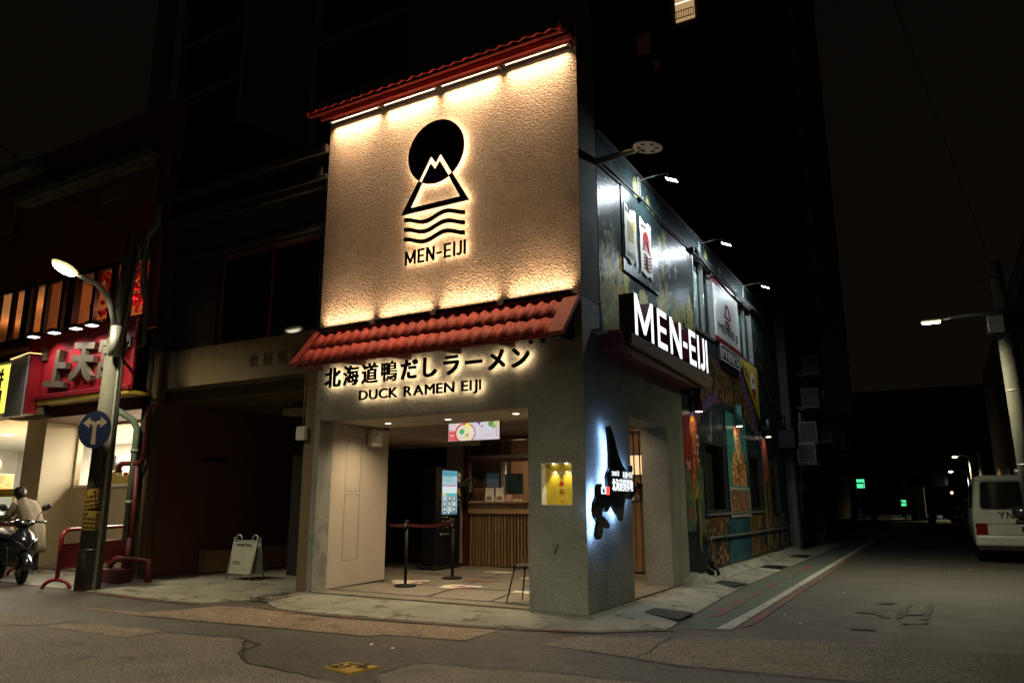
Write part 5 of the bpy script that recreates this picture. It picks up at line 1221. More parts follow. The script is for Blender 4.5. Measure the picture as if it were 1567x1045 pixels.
# ---- beyond the mural: pier, pipes, neighbour with air conditioners
nb = thing('rear_building', 'dark building beyond the mural carrying many air conditioners', 'building', (-3, 19, 0))
mb = MB(); mb.box(-8, -.02, 13.66, 24.0, 0, 9.5); mb.build('wall', m_dark, nb)
mb = MB(); mb.box(-.02, .22, 13.7, 14.05, .0, 6.6); mb.build('pier', M('pier_grey', (.10, .11, .11), (.075, .085, .085), 3, .8), nb)
mb = MB(); mb.box(-.02, .35, 17.9, 18.3, -.05, 2.6); mb.build('pier', m_dark, nb)
mb = MB(); mb.box(-.02, .10, 18.3, 30, -.06, .55); mb.build('plinth', m_conc, nb)
def aircon(y, z, label, w=.80, h=.58, d=.30, face='y'):
    t = thing('air_conditioner', label, 'air conditioner', (.0, y, z), 0, 'air conditioners on the alley wall')
    mb = MB(); mb.box(.18, .18+d+.22, -w/2, w/2, 0, h, .02, 2); mb.build('casing', m_acw, t, False)
    mb = MB(); mb.cyl((.18+d+.215, 0, h/2), (.18+d+.235, 0, h/2), h*.38, n=22); mb.build('fan_grille', m_black, t, False)
    for k in range(8):
        mb = MB(); mb.box(.24, .18+d+.18, -w/2-.014, -w/2-.002, .05+k*(h-.1)/8, .05+(k+.55)*(h-.1)/8); mb.build('slat', m_black, t, False)
    for a_ in (-w/2+.05, w/2-.09):
        mb = MB(); mb.box(-.0, .70, a_, a_+.04, -.045, -.003); mb.build('bracket', m_galv, t, False)
    mb = MB(); mb.tube([(.4, w/2, .1), (.3, w/2+.1, .0), (.1, w/2+.12, -.3), (.03, w/2+.12, -.9)], .02, 6); mb.build('hose', m_offw, t, False)
    return t
ac = aircon(15.0, 2.38, 'lowest air conditioner on the alley wall, above the meter box')
for y, z, lab in ((15.6, 3.05, 'air conditioner beside the white upright board'), (16.6, 4.2, 'slatted air conditioner in the middle of the stack'), (18.2, 4.3, 'air conditioner behind the slatted middle one'), (17.3, 5.35, 'topmost air conditioner on the dark wall'), (19.3, 3.3, 'air conditioner farthest along the alley wall')):
    dup(ac, (0, y, z), None, lab)
tag(MB().box(.1, .16, 16.0, 16.5, 2.9, 4.0).build('cover_board', m_white), 'white upright board among the air conditioners', 'board')
t = thing('meter_box', 'small electric meter with conduit under the lowest air conditioner', 'meter', (.1, 15.6, 1.2))
mb = MB(); mb.box(.0, .16, 15.3, 15.6, 1.55, 1.85, .01); mb.build('case', m_acw, t)
mb = MB(); mb.tube([(.06, 15.45, 1.55), (.06, 15.45, 1.0), (.06, 15.5, .95)], .035, 6); mb.build('conduit', m_galv, t)
t = thing('wall_duct', 'dark ventilation duct on the pier beyond the mural', 'duct', (.1, 13.8, 2.6))
mb = MB(); mb.box(.0, .42, 12.9, 13.55, 2.72, 3.20, .01); mb.tube([(.1, 13.2, 3.2), (.12, 13.2, 3.5), (.1, 13.3, 3.6)], .05, 6); mb.build('casing', m_black, t)
# ================================================================ COOKIE SHOP NEXT DOOR
ck = thing('cookie_shop', 'dark unlit shop front with a plain beam over a deep recess', 'building', (-6.65, 0, 0))
mb = MB(); mb.box(-8.66, -4.56, .02, .40, 3.30, 3.98); mb.build('beam', m_beam, ck)
mb = MB(); mb.box(-8.64, -4.60, .402, 3.6, 3.12, 3.40); mb.build('recess_ceiling', m_beam, ck)
mb = MB(); mb.box(-8.66, -8.50, .021, .20, .0, 3.299); mb.build('left_wall', m_beam, ck)
mb = MB(); mb.box(-8.75, -8.60, .20, 3.6, 0, 3.11); mb.build('recess_wall', m_recess, ck)
mb = MB(); mb.box(-4.76, -4.66, .301, 1.775, 0, 3.119); mb.box(-4.765, -4.535, .03, .30, 0, 3.299); mb.build('right_wall', m_beam, ck)
mb = MB(); mb.box(-8.6, -6.9, 3.6, 3.8, 0, 3.11); mb.build('back_wall', m_maroon, ck)
mb = MB(); mb.holed(FR(.12), -8.75, -4.56, 3.982, 7.12, -.30, 0, [(-7.20, -4.74, 3.99, 5.66)]); mb.build('upper_wall', m_dark, ck)
mb = MB(); mb.box(-8.9, -4.56, -.02, .118, 6.55, 6.62); mb.box(-8.9, -4.56, .02, .118, 6.42, 6.55); mb.box(-8.95, -4.56, -.06, .118, 7.0, 7.14); mb.box(-8.9, -4.56, .05, .118, 5.72, 5.80); mb.build('cornice', m_dark, ck)
mb = MB(); mb.box(-8.72, -8.35, .02, .119, 3.985, 6.41); mb.build('pilaster', m_dark, ck)
mb = MB(); mb.box(-4.95, -4.70, .0, .119, 6.62, 6.80); mb.build('corbel', m_dark, ck)
mb = MB(); mb.box(-7.2, -4.74, .20, .25, 3.99, 4.04); mb.box(-7.2, -4.74, .20, .25, 5.61, 5.66); mb.box(-7.2, -7.14, .20, .25, 4.04, 5.61); mb.box(-4.80, -4.74, .20, .25, 4.04, 5.61); mb.box(-5.93, -5.87, .19, .25, 4.04, 5.61); fr = mb.build('window', m_maroon, ck)
for a, b in ((-7.14, -5.93), (-5.87, -4.80)):
    mb = MB(); mb.box(a, b, .215, .222, 4.04, 5.61); mb.build('pane', m_dglass2, fr)
mb = MB()
s = '軟餅乾專賣店'
for i, chh in enumerate(s): add_glyph(mb, chh, FR(.02), -6.12+i*.335, -5.89+i*.335, 3.50, 3.73, .002, .012, .0, (0, 0, 0))
mb.build('lettering', m_beamtext, ck)
mb = MB(); word(mb, 'SWEETFULL', SD(-8.6), 1.15, 1.78, 2.06, 2.15, .002, .014, .01, .14); mb.build('lettering', m_black, ck)
t = thing('bench', 'curved brown bench against the wall of the dark recess', 'bench', (-8.1, 1.9, 0))
mb = MB(); pts = [(-8.58, 1.25), (-8.45, 1.18), (-8.30, 1.22), (-8.15, 1.6), (-8.1, 2.4), (-8.12, 3.4), (-8.58, 3.4)]
mb.prism(pts, lambda u, v, w: (u, v, w), .02, .42); mb.build('seat', M('bench_brown', (.24, .14, .06), (.18, .10, .045), 3, .7), t)
t = thing('sandwich_board', 'white folding sandwich board with small black print in the dark recess', 'sandwich board', (-6.86, .95, 0))
for s_, y0, y1, tag_ in ((1, .74, .87, 'front'), (-1, 1.04, .92, 'rear')):
    mb = MB(); yf = lambda z: y0+(y1-y0)*z/.70
    Z0, Z1 = .10, .63
    mb.hull8([(-7.13, yf(Z0), Z0), (-6.58, yf(Z0), Z0), (-6.58, yf(Z0)+.012, Z0), (-7.13, yf(Z0)+.012, Z0), (-7.13, yf(Z1), Z1), (-6.58, yf(Z1), Z1), (-6.58, yf(Z1)+.012, Z1), (-7.13, yf(Z1)+.012, Z1)]); mb.build('panel', m_sandw, t)
    mb = MB()
    for x in (-7.14, -6.57): mb.tube([(x, yf(0), .0), (x, yf(.70), .70)], .014, 8)
    mb.tube([(-7.14, yf(.10), .10), (-6.57, yf(.10), .10)], .012, 8); mb.tube([(-7.14, yf(.64), .64), (-6.57, yf(.64), .64)], .012, 8); mb.build('frame', m_galv, t)
mb = MB()
for x in (-7.06, -6.65):
    mb.tube([(x-.075, .88, .66)]+[(x-.075*math.cos(a), .89, .67+.07*math.sin(a)) for a in np.linspace(0, PI, 9)]+[(x+.075, .88, .66)], .014, 8)
mb.build('handle', m_galv, t)
bf = lambda u, v, w: (u, .74+.13*v/.70-.004-w, v)
mb = MB(); word(mb, 'SWEETFULL', bf, -7.06, -6.66, .55, .595, .001, .003, .01, .16); word(mb, '10:30-19:30', bf, -7.07, -6.90, .285, .305, .001, .003, 0, .12); word(mb, 'CLOSED SUN', bf, -7.07, -6.88, .255, .272, .001, .003, 0, .12); word(mb, '@sweetfull', bf, -6.80, -6.68, .17, .182, .001, .003, 0, .12); mb.build('lettering', m_blackm, t)
t = thing('electric_box', 'small pale electric box fixed on the wall between the shops', 'electric box', (-4.79, 0, 2.2))
mb = MB(); mb.box(-4.895, -4.70, -.03, .049, 2.235, 2.445, .01); mb.build('case', m_offw, t)
mb = MB(); mb.tube([(-4.80, .02, 2.44), (-4.80, .03, 3.28)], .012, 6); mb.build('conduit', m_beam, t)

# ================================================================ RED SIGN SHOP ON THE LEFT
rs = thing('red_sign_shop', 'two storey maroon shop house with lit upper windows and red signboard', 'building', (-12.0, 1.0, 0))
mb = MB(); mb.holed(FR(0), -22, -8.78, 4.60, 9.2, -.25, 0, [(-21.5, -9.02, 4.76, 6.05)]); mb.build('upper_wall', m_maroon, rs)
mb = MB(); mb.box(-22, -8.78, 6.0, 6.3, 4.5, 9.2); mb.build('rear_wall', m_maroon, rs)
mb = MB(); mb.box(-22, -8.8, .26, 6.0, 4.46, 4.6); mb.build('upper_floor', m_dark, rs)
mb = MB(); mb.box(-22, -8.8, .26, 5.99, 6.25, 6.35); mb.build('upper_ceiling', m_orange, rs)
mb = MB(); mb.box(-22, -8.82, 3.4, 3.5, 4.62, 6.24); mb.box(-13.1, -13.0, .27, 3.39, 4.62, 6.24); mb.box(-8.80, -8.79, .26, 6, 4.6, 6.3); mb.build('upper_partition', m_orange, rs)
wf = MB(); wf.box(-21.5, -9.02, .05, .14, 4.76, 4.84); wf.box(-21.5, -9.02, .05, .14, 5.96, 6.05); xs = [-21.4, -19.8, -18.6, -17.4, -16.2, -15.55, -14.75, -14.1, -13.35, -12.75, -12.1, -11.65, -10.95, -10.35, -9.8, -9.12]
for x in xs: wf.box(x-.055, x+.055, .05, .14, 4.84, 5.96)
for x in (-13.35, -11.65): wf.box(x-.13, x+.13, -.02, .13, 4.70, 6.06)
fr = wf.build('window', m_black, rs)
for a, b in zip(xs, xs[1:]):
    mb = MB(); mb.box(a+.055, b-.055, .09, .096, 4.84, 5.96); mb.build('pane', m_glass, fr)
mb = MB(); mb.box(-13.0, -8.85, .6, 3.2, 6.235, 6.249); mb.build('ceiling_panel', m_cream, rs)
light('upper_room_lamp', 'POINT', (-11, 2.4, 5.5), (0, 0, 0), 75, (1, .46, .20), rs, radius=.2); light('upper_room_lamp', 'POINT', (-15.5, 2.0, 5.5), (0, 0, 0), 90, (1, .50, .22), rs, radius=.2); light('upper_room_lamp', 'POINT', (-18.5, 2.0, 5.5), (0, 0, 0), 60, (1, .50, .22), rs, radius=.2)
# red festoon of hanging paper balls behind the glass
t = thing('red_festoon', 'mass of red hanging decorations behind the upper window', 'decoration', (-10.7, 1.0, 6.0))
r = random.Random(4); mb = MB()
for k in range(620): mb.sphere((r.uniform(-11.9, -8.95), r.uniform(.5, 1.5), 6.2-abs(r.gauss(0, .5))-.06), r.uniform(.03, .06), (1, 1, 1), 6, 4)
tag(mb.build('paper_balls', m_redfest, t), kind='stuff')
light('festoon_fill', 'POINT', (-10.4, .45, 5.3), (0, 0, 0), 14, (1, .25, .18), t, radius=.1)  # added red fill that brightens the balls; no fixture here
mb = MB(); mb.box(-13.85, -9.0, -.34, .0, 7.90, 8.04, .008); mb.box(-13.85, -9.0, -.36, -.33, 8.00, 8.07); mb.build('gutter', m_conc, rs)
mb = MB(); mb.box(-22, -13.4, -.38, .0, 8.72, 8.92, .008); mb.build('gutter', m_conc, rs)
mb = MB(); mb.loft([[(-22, .0, 9.2), (-22, 6.2, 10.2), (-22, 6.2, 9.2)], [(-8.78, .0, 9.2), (-8.78, 6.2, 10.2), (-8.78, 6.2, 9.2)]], False); mb.build('roof', m_dark, rs)
def louvre(a, b, c, d):
    mb = MB(); mb.box(a, b, -.02, -.002, c, d); lo = mb.build('louvre', m_louv, rs); n = max(4, int((d-c)/.055))
    for k in range(n):
        z = c+(k+.5)*(d-c)/n; mb = MB(); mb.hull8([(a+.02, -.045, z-.018), (b-.02, -.045, z-.018), (b-.02, -.021, z), (a+.02, -.021, z), (a+.02, -.045, z-.010), (b-.02, -.045, z-.010), (b-.02, -.021, z+.008), (a+.02, -.021, z+.008)]); mb.build('slat', m_louv, lo)
louvre(-15.4, -14.43, 7.45, 8.37); louvre(-10.93, -10.1, 7.42, 7.75)
# red signboard with gilded relief characters
sg = thing('temple_sign', 'red signboard with large raised pale brush characters', 'sign', (-10.5, -.4, 3.4))
mb = MB(); mb.box(-12.2, -8.68, -.40, -.34, 3.36, 4.62, .01); mb.build('board', m_redsign, sg)
mb = MB(); mb.box(-12.2, -9.0, -.339, -.02, 3.40, 4.58); mb.build('mounting_frame', m_dark, sg)
mb = MB(); mb.box(-12.5, -8.62, -.50, -.38, 3.26, 3.36, .015); mb.build('lower_trim', m_redp, sg)
mb = MB(); mb.box(-12.5, -8.64, -.46, -.04, 3.20, 3.26); mb.build('soffit', m_yel2, sg)
for chh, a, b, c, d, bold in (('上', -11.25, -10.58, 3.50, 4.17, .05), ('天', -10.42, -9.72, 3.55, 4.23, .05), ('宮', -9.56, -8.92, 3.52, 4.28, .04)):
    mb = MB(); add_glyph(mb, chh, FR(-.4), a, b, c, d, .02, .12, bold); bmesh.ops.transform(mb.bm, matrix=Matrix.Translation(((a+b)/2, 0, (c+d)/2)) @ Matrix.Rotation(.10, 4, 'Y') @ Matrix.Translation((-(a+b)/2, 0, -(c+d)/2)), verts=mb.bm.verts[:]); mb.build('character', m_gold, sg)
mb = MB(); add_glyph(mb, '蓬', FR(-.4), -11.66, -11.44, 4.06, 4.33, .02, .06, .03); mb.build('character', m_gold, sg)
mb = MB(); add_glyph(mb, '印', FR(-.4), -8.92, -8.74, 4.02, 4.26, .02, .05, .02); mb.build('character', m_gold, sg)
# spot lamps on rods over the signboard
for i, (x, w_) in enumerate(((-11.15, 'leftmost'), (-10.45, 'second'), (-9.75, 'third'), (-9.25, 'rightmost'))):
    t = thing('sign_lamp', f'{w_} small spot lamp above the red signboard', 'sign lamp', (x, -.9, 4.4), 0, 'spot lamps above the red signboard')
    mb = MB(); mb.tube([(x, -.02, 4.66), (x, -.5, 4.62), (x, -.86, 4.50)], .014, 6); mb.build('rod', m_blackm, t)
    mb = MB(); mb.box(x-.10, x+.10, -.96, -.80, 4.42, 4.49, .01); mb.build('head', m_blackm, t)
    mb = MB(); mb.box(x-.09, x+.09, -.95, -.81, 4.405, 4.419); mb.build('lens', E('sign_lamp_lens%d' % i, (.95, 1, .95), 3.0, 'NONE'), t)
    light('sign_lamp_beam', 'SPOT', (x, -.88, 4.39), (x+.05, -.41, 3.8), 44, (1, .92, .82), t, spot=110, blend=.9, radius=.06)
# neighbouring projecting yellow light box
yl = thing('light_box_sign', 'glowing yellow green light box with white side board at the picture edge', 'sign', (-12.4, -.9, 3.0))
mb = MB(); mb.box(-15.5, -11.66, -.64, -.42, 2.98, 4.10, .01); mb.build('cabinet', m_white, yl)
mb = MB(); mb.box(-11.655, -11.61, -.64, -.41, 3.0, 4.14); mb.build('return_board', m_redsign, yl)
mb = MB(); mb.box(-15.4, -12.30, -.665, -.641, 3.05, 4.03); mb.build('lit_face', E('yellow_face', (.80, .72, .10), 1.6), yl)
mb = MB(); add_glyph(mb, '餅', FR(-.665), -13.0, -12.5, 3.55, 3.95, .001, .004, .03); add_glyph(mb, '圓', FR(-.665), -12.95, -12.5, 3.12, 3.5, .001, .004, .03); mb.build('lettering', m_leaf, yl)
mb = MB(); mb.box(-12.28, -11.657, -.67, -.641, 2.95, 4.14); mb.build('side_board', m_white, yl)
t = thing('rope_light', 'thin warm rope light along the sign corner', 'rope light', (-12.0, -.9, 4.1))
mb = MB(); mb.tube([(-12.30, -.68, 4.12), (-11.64, -.68, 4.19), (-11.60, -.43, 4.20)], .010, 6); mb.build('tube', E('rope_glow', (1, .62, .22), 2.0, 'NONE'), t)
t = thing('floodlight', 'square floodlight switched off under the red sign', 'floodlight', (-11.87, -.1, 3.1))
mb = MB(); mb.obox((-11.87, -.15, 3.10), (.36, .12, .22), Matrix.Rotation(.3, 3, 'X'), .01); mb.build('housing', m_black, t)
mb = MB(); mb.obox((-11.87, -.215, 3.095), (.28, .01, .15), Matrix.Rotation(.3, 3, 'X')); mb.build('lens', m_offw, t)
# ground floor: open lit shop with pillar, counter and display
mb = MB(); mb.box(-13.65, -12.88, .50, 1.20, 0, 3.19); mb.build('pillar', m_cream, rs)
mb = MB(); mb.holed(FR(1.2), -12.879, -8.78, 0, 3.19, -.12, 0, [(-12.83, -9.2, 1.66, 2.93)]); mb.build('shop_wall', m_cream, rs)
mb = MB(); mb.box(-12.87, -8.78, .02, 1.19, 2.98, 3.19); mb.build('entry_ceiling', m_redwood, rs)
mb = MB(); mb.box(-8.9, -8.77, .02, 6, 0, 4.46); mb.build('party_wall', m_dark, rs)
mb = MB(); mb.box(-24, -8.92, 5.6, 5.8, 0, 4.4); mb.box(-24.2, -24, .5, 5.6, 0, 4.4); mb.build('inner_wall', m_white, rs)
mb = MB(); mb.box(-24, -8.92, 1.33, 5.6, 3.05, 3.15); mb.box(-24, -13.66, .1, 1.33, 3.05, 3.15); mb.build('inner_ceiling', m_white, rs)
mb = MB(); mb.box(-24, -8.92, .5, 5.6, -.05, .01); struct(mb.build('floor', m_conc))
mb = MB(); mb.box(-12.80, -9.22, 1.17, 1.40, 1.60, 1.668, .01); mb.build('counter_ledge', m_white, rs)
for x, y in ((-12.2, 2.6), (-12.2, 3.6), (-10.6, 2.6), (-10.6, 4.0), (-15.0, 1.4), (-15.2, 3.0), (-17.5, 2.0), (-18.5, 3.6)):
    t = tag(MB().lathe([(.001, 3.035), (.11, 3.035), (.12, 3.045), (.001, 3.046)], 18, (x, y, 0)).build('ceiling_spot', m_lensd), 'round recessed ceiling light inside the bright shop, '+('behind the utility pole' if x > -13 else 'at the picture edge over the display case'), 'ceiling light', 'ceiling lights in the bright shop')
light('shop_lamp', 'AREA', (-11, 3.4, 3.02), (-11, 3.4, 0), 900, (1, .90, .72), rs, 3.4, 2.4); light('shop_lamp', 'AREA', (-16.5, 2.6, 3.02), (-16.5, 2.6, 0), 1300, (1, .90, .72), rs, 4.5, 3)
m_box1 = M('carton', (.40, .25, .12), (.33, .2, .1), 5, .7); m_box2 = M('red_carton', (.50, .06, .04), (.55, .3, .12), 9, .6); m_bag = M('black_bag', (.02, .02, .02), (.04, .04, .04), 8, .4)
for x, y, w_, d_, h, z, m_, lab in ((-11.55, 2.3, .55, .4, .62, 1.35, m_box1, 'brown carton stacked behind the counter beside the black bag'), (-12.05, 2.2, .35, .4, .60, 1.35, m_box2, 'red carton behind the counter next to the black bag'), (-11.4, 2.7, .8, .3, .25, 1.97, m_box1, 'flat brown carton on top of the stack behind the counter')):
    tag(MB().box(x-w_/2, x+w_/2, y-d_/2, y+d_/2, z, z+h, .01).build('carton', m_), lab, 'carton')
tag(MB().box(-12.6, -10.9, 2.0, 2.9, .02, 1.349).build('storage_bench', m_cream), 'cream storage bench holding cartons inside the shop', 'bench')
mb = MB(); mb.sphere((-12.55, 1.75, 2.14), .30, (1.1, .5, .8), 10, 7)
for v in mb.bm.verts: v.co += Vector((mnoise.noise(v.co*5), 0, mnoise.noise(v.co*6+Vector((3, 0, 0)))))*.10
mb.build('bag_body', m_bag, None).name = 'plastic_bag'; tag(bpy.data.objects['plastic_bag'], 'crumpled black plastic bag on the cartons behind the counter', 'bag')
tag(MB().box(-12.7, -10.9, 1.42, 1.65, 1.56, 1.85, .01).build('snack_tray', m_yel2), 'yellow tray of snacks along the shop counter', 'tray')
for k in range(9): tag(MB().box(-12.6+.19*k, -12.45+.19*k, 1.44, 1.60, 1.851, 1.93+.03*(k % 3), .01).build('snack_pack', [m_box2, m_yel2, m_white][k % 3]), ['red and brown', 'yellow', 'white'][k % 3]+' snack pack in the tray on the shop counter', 'snack pack', ['red', 'yellow', 'white'][k % 3]+' snack packs on the counter')
tag(MB().box(-10.3, -9.1, 2.4, 3.0, .02, 2.45, .01).build('fridge', m_white), 'white upright fridge inside the shop behind the pole', 'fridge')
# glass display case at the picture edge with lit goods
dc = thing('display_case', 'lit glass display case of packed goods at the shop front', 'display case', (-15.2, .9, 0))
mb = MB(); mb.box(-18.5, -13.9, .55, 1.4, .02, .80, .01); mb.build('base', m_white, dc)
mb = MB(); mb.box(-18.5, -13.9, .55, 1.4, 1.42, 1.47); mb.box(-18.5, -13.9, .55, .58, .80, .83); mb.box(-13.93, -13.9, .55, .58, .83, 1.42); mb.build('frame', m_yel2, dc)
mb = MB(); mb.box(-18.5, -13.93, .56, .566, .83, 1.42); mb.build('pane', m_glass, dc)
light('case_lamp', 'AREA', (-16, .95, 1.40), (-16, .95, 0), 70, (.80, .93, 1), dc, 4, .5)
r = random.Random(9)
for k in range(22): tag(MB().box(-18.3+.2*k, -18.14+.2*k, .7, 1.1, .801, .95+.18*r.random(), .02).build('packed_food', [m_teal, m_white, m_steel, m_coat][k % 4]), ['dark', 'white', 'silver', 'beige'][k % 4]+' pack lying in the lit display case', 'food pack', ['dark', 'white', 'silver', 'beige'][k % 4]+' packs in the display case')
tag(MB().box(-18.5, -13.8, .58, 1.3, 1.471, 1.60, .01).build('goods_tray', m_yel2), 'long yellow tray of goods on the display case', 'tray')
tag(MB().box(-17.2, -15.3, .75, 1.2, 1.601, 1.95, .01).build('gift_carton', m_box2), 'red and white gift carton on the display case', 'carton')
mb = MB(); mb.sphere((-16.0, 1.0, 2.16), .26, (1.2, .7, .9), 10, 7); tag(mb.build('paper_bag', m_coat), 'brown bundled bag on top of the gift carton', 'bag')
tag(MB().box(-14.7, -13.8, -.35, -.30, .62, .95, .01).build('price_board', E('price_glow', (.9, .78, .1), 1.2)), 'small glowing yellow price board low in front of the shop', 'price board')
# pipes at the corner of the two shops
gp = thing('drain_pipe', 'pale green drain pipe with elbows beside the utility pole', 'drain pipe', (-8.8, -.12, .5))
mb = MB(); mb.tube([(-8.95, -.12, 7.9), (-8.98, -.12, 7.1), (-8.80, -.12, 6.9), (-8.76, -.12, 6.5), (-9.05, -.12, 6.35), (-9.08, -.12, 5.7), (-9.0, -.12, 5.2), (-8.90, -.12, 5.0), (-8.86, -.12, 4.25), (-8.9, -.12, 4.15), (-9.07, -.45, 4.05), (-9.09, -.47, 3.9), (-9.09, -.47, 3.05), (-8.98, -.40, 2.92), (-8.80, -.2, 2.75), (-8.77, -.12, 2.6), (-8.77, -.12, .55)], .058, 10); mb.build('pipe', m_green, gp)
mb = MB()
for z in (2.2, 1.3): mb.tube([(-8.77, -.12, z-.03), (-8.77, -.12, z+.03)], .07, 10)
mb.build('collar', m_green, gp)
rp = thing('red_pipe', 'dark red pipe with a hooked outlet on the recess corner', 'pipe', (-8.55, -.08, 0))
mb = MB(); mb.tube([(-8.12, -.06, 3.02), (-8.40, -.08, 3.02), (-8.52, -.08, 2.95), (-8.55, -.08, 2.1), (-8.60, -.1, 1.98), (-9.05, -.15, 1.98), (-9.12, -.16, 1.93), (-9.12, -.16, 1.82)], .05, 8); mb.tube([(-8.68, -.1, 1.95), (-8.60, -.1, .25)], .045, 8); mb.build('pipe', m_redpipe, rp)
t = thing('pipe_manifold', 'red valve pipes and brown block low at the recess corner', 'pipe', (-8.6, -.2, 0))
mb = MB(); mb.tube([(-8.85, -.3, .0), (-8.85, -.3, .25), (-8.70, -.3, .35), (-8.2, -.25, .34), (-7.95, -.2, .33), (-7.93, -.2, .0)], .055, 8); mb.tube([(-8.6, -.15, .0), (-8.6, -.15, .7)], .05, 8); mb.build('pipe', m_redpipe, t)
mb = MB(); mb.box(-8.8, -8.25, -.55, -.25, -.04, .20, .02); mb.build('block', m_redwood, t)

# ================================================================ STREET FURNITURE
pole = thing('utility_pole', 'weathered concrete utility pole carrying a curved lamp arm and signs', 'utility pole', (-8.13, -1.1, -.06))
mb = MB(); mb.cyl((-8.13, -1.1, -.1), (-8.10, -1.1, 4.0), .19, .145, 24); mb.cyl((-8.10, -1.1, 4.001), (-8.06, -1.02, 5.85), .14, .105, 20); mb.build('shaft', m_pole, pole)
mb = MB(); mb.cyl((-7.90, -1.24, 3.66), (-7.90, -1.24, 4.16), .09, .09, 16); mb.build('lamp_box', m_galv, pole)
mb = MB(); mb.tube([(-7.9, -1.26, 4.12), (-7.9, -1.39, 4.50), (-7.9, -1.48, 4.65), (-7.9, -1.64, 4.78), (-7.9, -1.89, 4.845), (-7.9, -2.02, 4.87)], [.05, .05, .048, .045, .04, .035], 10); mb.build('lamp_arm', m_galv, pole)
mb = MB(); RH = Matrix.Rotation(-.33, 3, 'X'); mb.sphere((-7.9, -2.19, 4.945), .2, (.55, 1.1, .34), 16, 8, RH); hd = mb.build('lamp_head', m_galv, pole)
mb = MB(); mb.sphere((-7.9, -2.20, 4.905), .19, (.56, 1.02, .42), 16, 8, RH); mb.build('lens', m_lens, hd)
mb = MB(); mb.sphere((-7.9, -2.195, 4.925), .19, (.62, 1.15, .36), 18, 8, RH); mb.build('lens_glow_rim', m_ring, hd)  # glowing yellow shell imitating the glare fringe around the lens
light('street_lamp_beam', 'SPOT', (-7.9, -2.22, 4.80), (-7.7, -2.5, 0), 900, (1, .86, .56), pole, spot=158, blend=1.0, radius=.12)
mb = MB(); mb.tube([(-7.90, -1.14, -.06), (-7.90, -1.13, 2.5), (-7.92, -1.12, 4.0), (-7.88, -1.0, 5.55), (-7.93, -1.0, 5.68), (-8.02, -1.0, 5.72), (-8.10, -1.05, 5.66), (-8.12, -1.14, 5.3)], .028, 8); mb.build('conduit', m_galv, pole)
for z in (.55, 2.15, 3.7): mb = MB(); mb.lathe([(.148+.045*(4-z)/4, z), (.148+.045*(4-z)/4, z+.03)], 24, (-8.12, -1.1, 0)); mb.build('band', m_blackm, pole)
mb = MB(); mb.tube([(-8.1, -1.0, 3.7), (-8.75, -.4, 3.66)], .03, 6); mb.build('bracket', m_blackm, pole)
for i, (zc, rot) in enumerate(((1.36, .16), (1.02, -.05))):
    t = thing('pole_notice', ['yellow notice of dense print on the pole, upper and tilted', 'yellow notice of dense print on the pole, lower and straight'][i], 'notice', (-8.0, -1.35, zc), 0, 'yellow notices on the pole')
    A0 = -1.25+.0
    def pf(u, v, w):
        ur = u*math.cos(rot)-v*math.sin(rot); vr = u*math.sin(rot)+v*math.cos(rot); R_ = .19-.0113*zc+.004+w; a = -PI/2+ .50+ur/R_
        return (-8.125+R_*math.cos(a), -1.1+R_*math.sin(a), zc+vr)
    mb = MB(); mb.sheet(lambda u, v: pf(-.16+.32*u, -.15+.30*v, 0), 10, 4); mb.build('paper', m_yellow, t)
    mb = MB(); r = random.Random(i)
    for rr in range(4):
        for c_ in range(5):
            if r.random() < .85: add_glyph(mb, '出租售屋地套房雅急徵'[(rr*5+c_+i*3) % 10], pf, -.14+.058*c_, -.09+.058*c_, -.125+.068*rr, -.085+.068*rr, .0015, .003, .0)
    mb.build('print', m_black, t)
ts = thing('traffic_sign', 'round blue sign with white arrows to both sides on the pole', 'traffic sign', (-7.93, -1.38, 2.44))
c = Vector((-7.93, -1.40, 2.44)); nrm = Vector((.30, -.95, .0)).normalized(); uu = Vector((0, 0, 1)).cross(nrm).normalized()*1.0
sf = lambda u, v, w: tuple(c+uu*u+Vector((0, 0, 1))*v+nrm*w)
mb = MB(); mb.prism([(.30*math.cos(a), .30*math.sin(a)) for a in np.linspace(0, 2*PI, 41)[:-1]], sf, -.012, .0); mb.build('plate', m_blue, ts)
mb = MB()
arw = [(-.045, -.24), (.045, -.24), (.032, .02), (.05, .075), (.10, .085), (.10, .02), (.225, .105), (.10, .20), (.10, .145), (.035, .135), (0, .11), (-.035, .135), (-.10, .145), (-.10, .20), (-.225, .105), (-.10, .02), (-.10, .085), (-.05, .075), (-.032, .02)]
mb.prism(arw, sf, .001, .003); mb.build('arrow', m_arrow, ts)
mb = MB(); mb.tube([tuple(c-nrm*.013), (-8.0, -1.28, 2.44)], .02, 6); mb.build('clamp', m_blackm, ts)
